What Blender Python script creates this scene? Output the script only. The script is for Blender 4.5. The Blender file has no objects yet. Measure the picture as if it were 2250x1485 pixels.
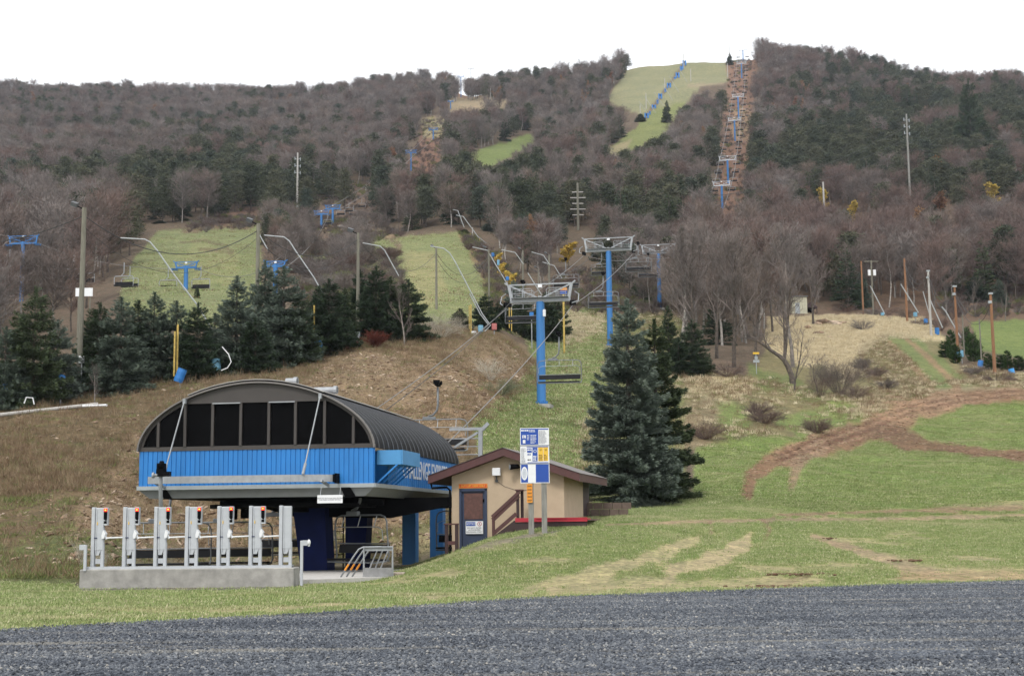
import bpy, math, random
import numpy as np
from mathutils import Vector, Matrix, Euler
rad = math.radians
SC = bpy.context.scene
COL = SC.collection

# ------------------------------------------------------------------ camera, sky, sun, exposure
CAM_Z, PITCH, ROLL, FPX = 1.6, rad(7.5), rad(-0.55), 3091.0
cam_d = bpy.data.cameras.new('camera')
cam_d.sensor_width = 36.0
cam_d.lens = 36.0 * FPX / 2250.0
cam_d.clip_start = 0.1
cam_d.clip_end = 6000.0
cam = bpy.data.objects.new('camera', cam_d)
COL.objects.link(cam)
cam.matrix_world = (Matrix.Translation((0, 0, CAM_Z)) @ Matrix.Rotation(rad(90) + PITCH, 4, 'X') @ Matrix.Rotation(ROLL, 4, 'Z'))
SC.camera = cam

world = bpy.data.worlds.new('World')
SC.world = world
world.use_nodes = True
wn, wl = world.node_tree.nodes, world.node_tree.links
wn.clear()
w_out = wn.new('ShaderNodeOutputWorld')
w_bg = wn.new('ShaderNodeBackground')
w_sky = wn.new('ShaderNodeTexSky')
w_sky.sky_type = 'NISHITA'
w_sky.sun_disc = False
w_sky.sun_elevation = rad(50)
w_sky.sun_rotation = rad(200)
w_sky.air_density = 1.0
w_sky.dust_density = 4.0
w_hs = wn.new('ShaderNodeHueSaturation')
w_hs.inputs['Saturation'].default_value = 0.15      # thick cloud
w_mix = wn.new('ShaderNodeMix')
w_mix.data_type = 'RGBA'
w_mix.inputs['Factor'].default_value = 0.82
w_mix.inputs['B'].default_value = (11.3, 11.5, 11.8, 1)   # the even white of the overcast
wl.new(w_sky.outputs[0], w_hs.inputs['Color'])
wl.new(w_hs.outputs[0], w_mix.inputs['A'])
wl.new(w_mix.outputs['Result'], w_bg.inputs['Color'])
w_bg.inputs['Strength'].default_value = 0.1
wl.new(w_bg.outputs[0], w_out.inputs[0])

sun_d = bpy.data.lights.new('sun', 'SUN')
sun_d.energy = 1.4
sun_d.angle = rad(12)
sun_d.color = (1.0, 0.97, 0.92)
sun = bpy.data.objects.new('sun', sun_d)
COL.objects.link(sun)
sun.rotation_euler = Euler((rad(40), 0, rad(-20)))     # high, behind the camera and a little to its left
SC.view_settings.view_transform = 'Standard'
SC.view_settings.look = 'None'
SC.view_settings.gamma = 1.0
SC.view_settings.exposure = 0.48
SC.cycles.max_bounces = 5
SC.cycles.diffuse_bounces = 3
SC.cycles.glossy_bounces = 2
SC.cycles.transparent_max_bounces = 4

# ------------------------------------------------------------------ mapping a place in the photograph to a place in the world
_cp, _sp = math.cos(PITCH), math.sin(PITCH)
_cr, _sr = math.cos(ROLL), math.sin(ROLL)
def ae(px, py):
    """azimuth slope X/Y and elevation slope (Z-CAM_Z)/Y of the direction seen at a point of the 2250 px wide photograph"""
    r = (px - 1125.0) / FPX
    u = (742.5 - py) / FPX
    r2 = r * _cr - u * _sr
    u2 = r * _sr + u * _cr
    D = _cp - u2 * _sp
    return r2 / D, (_sp + u2 * _cp) / D
def W(px, py, Y):
    a, e = ae(px, py)
    return Vector((a * Y, Y, CAM_Z + e * Y))
def proj(X, Y, Z):
    a = X / Y
    e = (Z - CAM_Z) / Y
    u2 = (e * _cp - _sp) / (_cp + e * _sp)
    D = _cp - u2 * _sp
    r2 = a * D
    r = r2 * _cr + u2 * _sr
    u = -r2 * _sr + u2 * _cr
    return 1125.0 + FPX * r, 742.5 - FPX * u

# ------------------------------------------------------------------ materials
def new_mat(name):
    m = bpy.data.materials.new(name)
    m.use_nodes = True
    nt = m.node_tree
    b = nt.nodes['Principled BSDF']
    return m, nt, b
def N(nt, t, **kw):
    n = nt.nodes.new(t)
    for k, v in kw.items():
        if hasattr(n, k): setattr(n, k, v)
        else: n.inputs[k].default_value = v
    return n
def noise(nt, scale, detail=4.0, rough=0.55, coord='Object', vec=None, stretch=None):
    if vec is None:
        tc = N(nt, 'ShaderNodeTexCoord')
        vec = tc.outputs[coord]
    if stretch:
        mp = N(nt, 'ShaderNodeMapping')
        mp.inputs['Scale'].default_value = stretch
        nt.links.new(vec, mp.inputs['Vector'])
        vec = mp.outputs[0]
    n = N(nt, 'ShaderNodeTexNoise')
    n.inputs['Scale'].default_value = scale
    n.inputs['Detail'].default_value = detail
    n.inputs['Roughness'].default_value = rough
    nt.links.new(vec, n.inputs['Vector'])
    return n.outputs['Fac']
def ramp(nt, fac, stops):
    r = N(nt, 'ShaderNodeValToRGB')
    e = r.color_ramp.elements
    while len(e) < len(stops): e.new(0.5)
    for i, (p, c) in enumerate(stops):
        e[i].position = p
        e[i].color = (c[0], c[1], c[2], 1) if not isinstance(c, (int, float)) else (c, c, c, 1)
    nt.links.new(fac, r.inputs[0])
    return r.outputs[0]
def mixc(nt, fac, a, b, mode='MIX'):
    m = N(nt, 'ShaderNodeMix')
    m.data_type = 'RGBA'
    m.blend_type = mode
    for sock, v in (('Factor', fac), ('A', a), ('B', b)):
        if isinstance(v, bpy.types.NodeSocket): nt.links.new(v, m.inputs[sock])
        elif isinstance(v, (int, float)): m.inputs[sock].default_value = v
        else: m.inputs[sock].default_value = (v[0], v[1], v[2], 1)
    return m.outputs['Result']
def bump(nt, b, fac, strength=0.3, dist=0.02):
    n = N(nt, 'ShaderNodeBump')
    n.inputs['Strength'].default_value = strength
    n.inputs['Distance'].default_value = dist
    nt.links.new(fac, n.inputs['Height'])
    nt.links.new(n.outputs[0], b.inputs['Normal'])
_mats = {}
def mat(name, col, rough=0.6, metal=0.0, var=0.18, scale=6.0, bmp=0.0, stretch=None, spec=0.5, bscale=None, tint=None):
    """paint / metal / wood: base colour broken up by two sizes of weathering"""
    if name in _mats: return _mats[name]
    m, nt, b = new_mat(name)
    f1 = noise(nt, scale, 5, 0.6, stretch=stretch)
    f2 = noise(nt, scale * 0.17, 3, 0.5, stretch=stretch)
    lo = [c * (1 - var) for c in col]
    hi = [min(1, c * (1 + var)) for c in col]
    if tint: hi = tint
    c1 = ramp(nt, f1, [(0.3, lo), (0.7, hi)])
    c2 = ramp(nt, f2, [(0.3, 1 - var * 0.7), (0.75, 1.0)])
    cc = mixc(nt, 1.0, c1, c2, 'MULTIPLY')
    nt.links.new(cc, b.inputs['Base Color'])
    b.inputs['Roughness'].default_value = rough
    b.inputs['Metallic'].default_value = metal
    b.inputs['Specular IOR Level'].default_value = spec
    if bmp: bump(nt, b, noise(nt, bscale or scale * 4, 4, 0.6, stretch=stretch), bmp, 0.01)
    _mats[name] = m
    return m
def emis(name, col, strength):
    if name in _mats: return _mats[name]
    m, nt, b = new_mat(name)
    b.inputs['Base Color'].default_value = (*[c * 0.4 for c in col], 1)
    b.inputs['Emission Color'].default_value = (*col, 1)
    b.inputs['Emission Strength'].default_value = strength
    _mats[name] = m
    return m

# ------------------------------------------------------------------ mesh builder
class MB:
    def __init__(s):
        s.v, s.f, s.m = [], [], []
    def add(s, vs, fs, mi=0):
        o = len(s.v)
        s.v += [tuple(p) for p in vs]
        s.f += [tuple(i + o for i in f) for f in fs]
        s.m += [mi] * len(fs)
        return s
    def box(s, c, d, rz=0.0, rx=0.0, ry=0.0, mi=0):
        hx, hy, hz = d[0] / 2, d[1] / 2, d[2] / 2
        R = Euler((rx, ry, rz)).to_matrix()
        vs = [R @ Vector((x * hx, y * hy, z * hz)) + Vector(c) for x in (-1, 1) for y in (-1, 1) for z in (-1, 1)]
        return s.add(vs, [(0, 1, 3, 2), (4, 6, 7, 5), (0, 4, 5, 1), (2, 3, 7, 6), (0, 2, 6, 4), (1, 5, 7, 3)], mi)
    def bevbox(s, c, d, b=0.02, mi=0):
        """box with chamfered vertical and top edges"""
        hx, hy, hz = d[0] / 2, d[1] / 2, d[2] / 2
        def ring(ix, z):
            x, y = hx - ix, hy - ix
            k = b if ix == 0 else b * 0.6
            return [(c[0] + sx, c[1] + sy, c[2] + z) for sx, sy in
                    ((-x + k, -y), (x - k, -y), (x, -y + k), (x, y - k), (x - k, y), (-x + k, y), (-x, y - k), (-x, -y + k))]
        vs = ring(0, -hz) + ring(0, hz - b) + ring(b, hz)
        fs = [tuple(range(7, -1, -1)), tuple(range(16, 24))]
        for r in (0, 8):
            for i in range(8):
                j = (i + 1) % 8
                fs.append((r + i, r + j, r + 8 + j, r + 8 + i))
        return s.add(vs, fs, mi)
    def tube(s, p0, p1, r0, r1=None, n=8, mi=0, caps=True):
        return s.path([p0, p1], [r0, r0 if r1 is None else r1], n, mi, caps)
    def path(s, pts, r, n=8, mi=0, caps=True, closed=False):
        pts = [Vector(p) for p in pts]
        if isinstance(r, (int, float)): r = [r] * len(pts)
        k = len(pts)
        vs, fs = [], []
        up = None
        for i, p in enumerate(pts):
            if closed: t = pts[(i + 1) % k] - pts[i - 1]
            else: t = (pts[min(i + 1, k - 1)] - pts[max(i - 1, 0)])
            t.normalize()
            if up is None:
                up = t.orthogonal().normalized()
            else:
                up = (up - t * up.dot(t))
                if up.length < 1e-5: up = t.orthogonal()
                up.normalize()
            w = t.cross(up)
            for j in range(n):
                a = 2 * math.pi * (j + 0.5) / n
                vs.append(p + up * (math.cos(a) * r[i]) + w * (math.sin(a) * r[i]))
        for i in range(k if closed else k - 1):
            q = (i + 1) % k
            for j in range(n):
                l = (j + 1) % n
                fs.append((i * n + j, i * n + l, q * n + l, q * n + j))
        if caps and not closed:
            fs.append(tuple(range(n - 1, -1, -1)))
            fs.append(tuple(range((k - 1) * n, k * n)))
        return s.add(vs, fs, mi)
    def beam(s, p0, p1, w, h, mi=0, up=(0, 0, 1)):
        """rectangular bar from p0 to p1"""
        p0, p1 = Vector(p0), Vector(p1)
        t = (p1 - p0).normalized()
        u = Vector(up)
        if abs(t.dot(u)) > 0.98: u = Vector((0, 1, 0))
        sd = t.cross(u).normalized()
        u = sd.cross(t)
        vs = [p + sd * (a * w / 2) + u * (b * h / 2) for p in (p0, p1) for a, b in ((-1, -1), (1, -1), (1, 1), (-1, 1))]
        return s.add(vs, [(3, 2, 1, 0), (4, 5, 6, 7), (0, 1, 5, 4), (1, 2, 6, 5), (2, 3, 7, 6), (3, 0, 4, 7)], mi)
    def prism(s, prof, y0, y1, mi=0, ax='y'):
        """profile [(x,z)] pushed along y (or [(y,z)] along x, [(x,y)] along z)"""
        n = len(prof)
        f = {'y': lambda p, t: (p[0], t, p[1]), 'x': lambda p, t: (t, p[0], p[1]), 'z': lambda p, t: (p[0], p[1], t)}[ax]
        vs = [f(p, y0) for p in prof] + [f(p, y1) for p in prof]
        fs = [tuple(range(n)), tuple(range(2 * n - 1, n - 1, -1))]
        for i in range(n):
            j = (i + 1) % n
            fs.append((i, i + n, j + n, j))
        return s.add(vs, fs, mi)
    def disc(s, c, axis, r, t, n=16, mi=0):
        ax = Vector(axis).normalized() * (t / 2)
        return s.tube(Vector(c) - ax, Vector(c) + ax, r, r, n, mi)
    def sphere(s, c, r, n=8, mi=0, sc=(1, 1, 1)):
        vs, fs = [], []
        for i in range(n + 1):
            th = math.pi * i / n
            for j in range(n * 2):
                ph = math.pi * j / n
                vs.append((c[0] + r * sc[0] * math.sin(th) * math.cos(ph), c[1] + r * sc[1] * math.sin(th) * math.sin(ph), c[2] + r * sc[2] * math.cos(th)))
        for i in range(n):
            for j in range(n * 2):
                k = (j + 1) % (n * 2)
                fs.append((i * 2 * n + j, (i + 1) * 2 * n + j, (i + 1) * 2 * n + k, i * 2 * n + k))
        return s.add(vs, fs, mi)
    def build(s, name, mats, parent=None, loc=(0, 0, 0), smooth=False):
        me = bpy.data.meshes.new(name)
        me.from_pydata(s.v, [], s.f)
        if not isinstance(mats, (list, tuple)): mats = [mats]
        for m in mats: me.materials.append(m)
        if len(mats) > 1: me.polygons.foreach_set('material_index', s.m)
        if smooth: me.polygons.foreach_set('use_smooth', [True] * len(s.f))
        me.update()
        return link(name, me, parent, loc)
def link(name, me, parent=None, loc=(0, 0, 0)):
    o = bpy.data.objects.new(name, me)
    COL.objects.link(o)
    o.location = loc
    if parent is not None: o.parent = parent
    return o
def tag(o, label, cat, group=None):
    o['label'] = label
    o['category'] = cat
    if group: o['group'] = group
    return o
def kind(o, k, label=None, cat=None):
    o['kind'] = k
    if label: o['label'] = label
    if cat: o['category'] = cat
    return o
def empty(name, loc=(0, 0, 0), rz=0.0, label=None, cat=None, group=None):
    o = bpy.data.objects.new(name, None)
    COL.objects.link(o)
    o.empty_display_size = 0.3
    o.location = loc
    o.rotation_euler = (0, 0, rz)
    if label: tag(o, label, cat, group)
    return o
def dup(root, loc, rz=0.0, label=None, scale=None, group=None):
    r = root.copy()
    COL.objects.link(r)
    r.location = loc
    r.rotation_euler = (0, 0, rz)
    if scale is not None: r.scale = scale if isinstance(scale, (tuple, list)) else (scale,) * 3
    if label: r['label'] = label
    if group: r['group'] = group
    for ch in KIDS.get(root.name, list(root.children)):
        c = ch.copy()
        COL.objects.link(c)
        c.parent = r
        for g in KIDS.get(ch.name, list(ch.children)):
            d = g.copy()
            COL.objects.link(d)
            d.parent = c
    return r
KIDS = {}
def freeze(root):
    """remember the children of a thing that is going to be copied many times"""
    KIDS[root.name] = list(root.children)
    for c in KIDS[root.name]: KIDS[c.name] = list(c.children)
    return root
def np_mesh(name, V, F, mats, mi=None, smooth=False):
    """V (n,3) float, F (m,3) or (m,4) int"""
    me = bpy.data.meshes.new(name)
    V = np.asarray(V, np.float32)
    F = np.asarray(F, np.int32)
    k = F.shape[1]
    me.vertices.add(len(V))
    me.vertices.foreach_set('co', V.ravel())
    me.loops.add(F.size)
    me.loops.foreach_set('vertex_index', F.ravel())
    me.polygons.add(len(F))
    me.polygons.foreach_set('loop_start', np.arange(0, F.size, k, dtype=np.int32))
    if not isinstance(mats, (list, tuple)): mats = [mats]
    for m in mats: me.materials.append(m)
    if mi is not None: me.polygons.foreach_set('material_index', np.asarray(mi, np.int32))
    if smooth: me.polygons.foreach_set('use_smooth', np.ones(len(F), bool))
    me.update(calc_edges=True)
    return me
def text_mesh(s, size, mat_, parent, loc, rot, name='lettering', align='CENTER', extrude=0.002, sx=1.0, bold=0.0):
    cu = bpy.data.curves.new('lettering', 'FONT')
    cu.body = s
    cu.size = size
    cu.align_x = align
    cu.align_y = 'CENTER'
    cu.extrude = extrude
    cu.offset = bold
    cu.resolution_u = 2
    to = bpy.data.objects.new('lettering', cu)
    me = bpy.data.meshes.new_from_object(to)
    bpy.data.objects.remove(to)
    me.materials.clear()
    me.materials.append(mat_)
    o = link(name, me, parent, loc)
    o.rotation_euler = rot
    o.scale = (sx, 1, 1)
    return o
# ------------------------------------------------------------------ the ground: height as a function of bearing and distance
# each column: bearing seen at px; entries (row seen at, distance) or ('z', height, distance)
COLS = {
 0: [('z',0,37),(1240,46),(1150,56),(1000,70),(890,84),(872,92),(760,150),(640,230),(520,320),(430,430),(330,650),(207,1000)],
 180: [('z',0,39),(1200,48),(1050,64),(900,80),(868,88),(845,95),(740,150),(600,240),(510,330),(430,430),(330,650),(214,1000)],
 300: [('z',0,48),(1180,57),(1050,68),(900,80),(850,90),(830,98),(670,160),(600,215),(505,330),(430,430),(330,650),(220,1000)],
 430: [('z',0,58),(1150,66),(1000,74),(850,86),(835,95),(670,155),(600,215),(505,330),(430,430),(330,640),(222,1000)],
 560: [('z',0,60),(1150,66),(1000,74),(842,87),(805,98),(680,155),(600,210),(500,335),(430,440),(330,650),(218,1000)],
 680: [('z',0,60),(1150,66),(1000,74),(835,90),(775,102),(690,150),(600,210),(510,330),(430,430),(320,640),(216,1000)],
 800: [('z',0,60),(1150,65),(1000,74),(835,90),(745,104),(712,120),(640,180),(518,320),(430,420),(320,620),(206,960)],
 900: [('z',0,37),('z',.28,42),('z',0.05,47),('z',0,60),(1100,67),(1000,74),(855,90),(742,106),(698,128),(600,200),(515,310),(430,420),(320,620),(196,950)],
 1000: [('z',0,36),(1212,44.5),('z',0.3,50),('z',.5,60),(1080,68),(1000,74),(852,89),(745,108),(690,135),(620,190),(513,300),(430,400),(310,600),(198,930)],
 1035: [('z',0,36),(1195,44.5),('z',0.6,50),('z',.9,60),(1080,67),(985,76),(851,92),(744,113),(694,142),(615,200),(517,300),(430,400),(310,600),(213,925)],
 1100: [('z',0,36),(1177,44.5),(1168,52),(1080,66),(985,78),(850,96),(742,120),(698,150),(620,210),(520,300),(430,400),(310,600),(186,920)],
 1188: [('z',0,36),(1167,44.5),(1150,48),(1060,66),(985,82),(905,98),(830,118),(740,148),(690,175),(640,215),(530,300),(430,400),(310,600),(184,900)],
 1300: [('z',0,36),(1152,46),(1128,55),(1060,70),(985,86),(900,104),(760,140),(692,178),(640,215),(530,300),(430,400),(310,590),(176,860)],
 1400: [('z',0,36),(1150,46),(1113,60),(1040,74),(960,90),(880,110),(790,138),(720,175),(640,225),(530,310),(430,405),(300,580),(150,820)],
 1500: [('z',0,37),(1150,48),(1105,61),(1000,78),(900,100),(822,125),(805,140),(740,180),(640,235),(530,320),(430,410),(290,590),(137,830)],
 1600: [('z',0,37),(1150,50),(1090,62),(1000,80),(900,104),(830,126),(800,142),(735,185),(650,240),(530,330),(430,420),(280,600),(139,840)],
 1700: [('z',0,37),(1150,52),(1080,66),(980,88),(900,108),(845,126),(805,148),(745,180),(700,215),(688,235),(560,330),(440,430),(280,600),(138,840)],
 1800: [('z',0,37),(1150,54),(1060,72),(960,96),(900,113),(862,126),(812,150),(740,185),(700,220),(690,240),(560,330),(440,430),(280,600),(140,830)],
 1900: [('z',0,37),(1150,56),(1060,74),(960,98),(900,114),(872,124),(840,138),(760,178),(697,225),(688,245),(560,330),(440,430),(280,600),(152,820)],
 2050: [('z',0,37),(1150,57),(1060,75),(960,99),(900,116),(866,128),(846,140),(775,175),(715,215),(698,240),(560,330),(440,420),(300,560),(184,800)],
 2250: [('z',0,38),(1160,56),(1060,76),(960,100),(900,116),(856,132),(825,150),(775,185),(705,235),(688,255),(560,320),(440,400),(300,530),(208,760)],
}
A_MIN, A_MAX, NA = -0.62, 0.62, 780
Y_MIN, Y_MAX, NY = 4.0, 1500.0, 470
GA = np.linspace(A_MIN, A_MAX, NA)
GY = np.exp(np.linspace(math.log(Y_MIN), math.log(Y_MAX), NY))
def _columns():
    ca, cz = [], []
    for px, ents in sorted(COLS.items()):
        ys, zs, aa = [4.0, 25.0], [0.0, 0.0], []
        for e in ents:
            if e[0] == 'z':
                ys.append(e[2]); zs.append(e[1])
            else:
                a, el = ae(px, e[0])
                ys.append(e[1]); zs.append(CAM_Z + el * e[1]); aa.append(a)
        ys += [ys[-1] + 40, ys[-1] + 500]
        zs += [zs[-1] + 2, zs[-1] - 40]
        ca.append(ae(px, 800)[0])
        cz.append(np.interp(GY, ys, zs))
    return np.array(ca), np.array(cz)
_ca, _cz = _columns()
Hgrid = np.empty((NY, NA))
for i in range(NY):
    Hgrid[i] = np.interp(GA, _ca, _cz[:, i])
def _blur(H, k, axis):
    ker = np.array([1, 4, 6, 4, 1], float) / 16
    for _ in range(k):
        P = np.pad(H, [(2, 2) if ax == axis else (0, 0) for ax in (0, 1)], mode='edge')
        H = sum(ker[j] * np.take(P, range(j, j + H.shape[axis]), axis=axis) for j in range(5))
    return H
Hgrid = _blur(Hgrid, 10, 1)
Hgrid = _blur(Hgrid, 2, 0)
# value noise on a lattice, for undulations, ragged edges and clumping
_rs = np.random.RandomState(5)
_lat = _rs.rand(512, 512)
def vnoise(x, y, s):
    x = np.asarray(x, float) / s + 1000.37; y = np.asarray(y, float) / s + 1000.11
    xi = np.floor(x).astype(int); yi = np.floor(y).astype(int)
    fx = x - xi; fy = y - yi
    fx = fx * fx * (3 - 2 * fx); fy = fy * fy * (3 - 2 * fy)
    g = lambda a, b: _lat[a % 512, b % 512]
    return (g(xi, yi) * (1 - fx) + g(xi + 1, yi) * fx) * (1 - fy) + (g(xi, yi + 1) * (1 - fx) + g(xi + 1, yi + 1) * fx) * fy
def fbm(x, y, s, o=4):
    t = 0; w = 0
    for k in range(o):
        t = t + vnoise(np.asarray(x) + 17 * k, np.asarray(y) - 31 * k, s / 2 ** k) * 0.55 ** k
        w += 0.55 ** k
    return t / w
_AA, _YY = np.meshgrid(GA, GY)
_XX = _AA * _YY
def sstep(x, a, b):
    t = np.clip((x - a) / (b - a), 0, 1)
    return t * t * (3 - 2 * t)
Hgrid = Hgrid + (fbm(_XX, _YY, 6.0, 4) - 0.5) * 0.9 * sstep(_YY, 58, 85) + (fbm(_XX, _YY, 1.6, 3) - 0.5) * 0.16 * sstep(_YY, 30, 60)
Hgrid = Hgrid + (fbm(_XX + 300, _YY, 60.0, 3) - 0.5) * 12 * sstep(_YY, 350, 700)
def height(x, y):
    y = max(y, Y_MIN)
    a = min(max(x / y, A_MIN), A_MAX - 1e-6)
    fa = (a - A_MIN) / (A_MAX - A_MIN) * (NA - 1)
    fy = math.log(y / Y_MIN) / math.log(Y_MAX / Y_MIN) * (NY - 1)
    ia = min(int(fa), NA - 2); iy = min(int(fy), NY - 2)
    ta, ty = fa - ia, fy - iy
    return float((Hgrid[iy, ia] * (1 - ta) + Hgrid[iy, ia + 1] * ta) * (1 - ty) + (Hgrid[iy + 1, ia] * (1 - ta) + Hgrid[iy + 1, ia + 1] * ta) * ty)
def heights(x, y):
    x = np.asarray(x, float); y = np.maximum(np.asarray(y, float), Y_MIN)
    a = np.clip(x / y, A_MIN, A_MAX - 1e-6)
    fa = (a - A_MIN) / (A_MAX - A_MIN) * (NA - 1)
    fy = np.log(y / Y_MIN) / math.log(Y_MAX / Y_MIN) * (NY - 1)
    ia = np.minimum(fa.astype(int), NA - 2); iy = np.minimum(fy.astype(int), NY - 2)
    ta, ty = fa - ia, fy - iy
    return (Hgrid[iy, ia] * (1 - ta) + Hgrid[iy, ia + 1] * ta) * (1 - ty) + (Hgrid[iy + 1, ia] * (1 - ta) + Hgrid[iy + 1, ia + 1] * ta) * ty
def G(px, py, ymin=8.0):
    """first ground point seen at this place of the photograph"""
    a, e = ae(px, py)
    ys = np.exp(np.linspace(math.log(ymin), math.log(1400), 3000))
    h = heights(a * ys, ys) - (CAM_Z + e * ys)
    k = np.argmax(h > 0)
    Y = ys[k] if h[k] > 0 else 900.0
    return Vector((a * Y, Y, height(a * Y, Y)))
def at(px, Y, py=800):
    """ground point on the bearing seen at px, Y metres out"""
    a, _ = ae(px, py)
    return Vector((a * Y, Y, height(a * Y, Y)))
def poly_sd(px, py, poly):
    """signed distance in photo pixels, positive inside"""
    P = np.array(poly, float)
    inside = np.zeros(px.shape, bool)
    d = np.full(px.shape, 1e9)
    n = len(P)
    for i in range(n):
        x0, y0 = P[i]; x1, y1 = P[(i + 1) % n]
        c = ((y0 > py) != (y1 > py))
        xc = (x1 - x0) * (py - y0) / ((y1 - y0) if y1 != y0 else 1e-9) + x0
        inside ^= c & (px < xc)
        dx, dy = x1 - x0, y1 - y0
        t = np.clip(((px - x0) * dx + (py - y0) * dy) / (dx * dx + dy * dy + 1e-9), 0, 1)
        d = np.minimum(d, np.hypot(px - x0 - t * dx, py - y0 - t * dy))
    return np.where(inside, d, -d)
def line_d(px, py, pts):
    d = np.full(px.shape, 1e9); w = np.ones(px.shape)
    for (x0, y0, w0), (x1, y1, w1) in zip(pts[:-1], pts[1:]):
        dx, dy = x1 - x0, y1 - y0
        t = np.clip(((px - x0) * dx + (py - y0) * dy) / (dx * dx + dy * dy + 1e-9), 0, 1)
        q = np.hypot(px - x0 - t * dx, py - y0 - t * dy)
        ww = w0 + t * (w1 - w0)
        b = q / ww < d / w
        d = np.where(b, q, d); w = np.where(b, ww, w)
    return d / w
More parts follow.
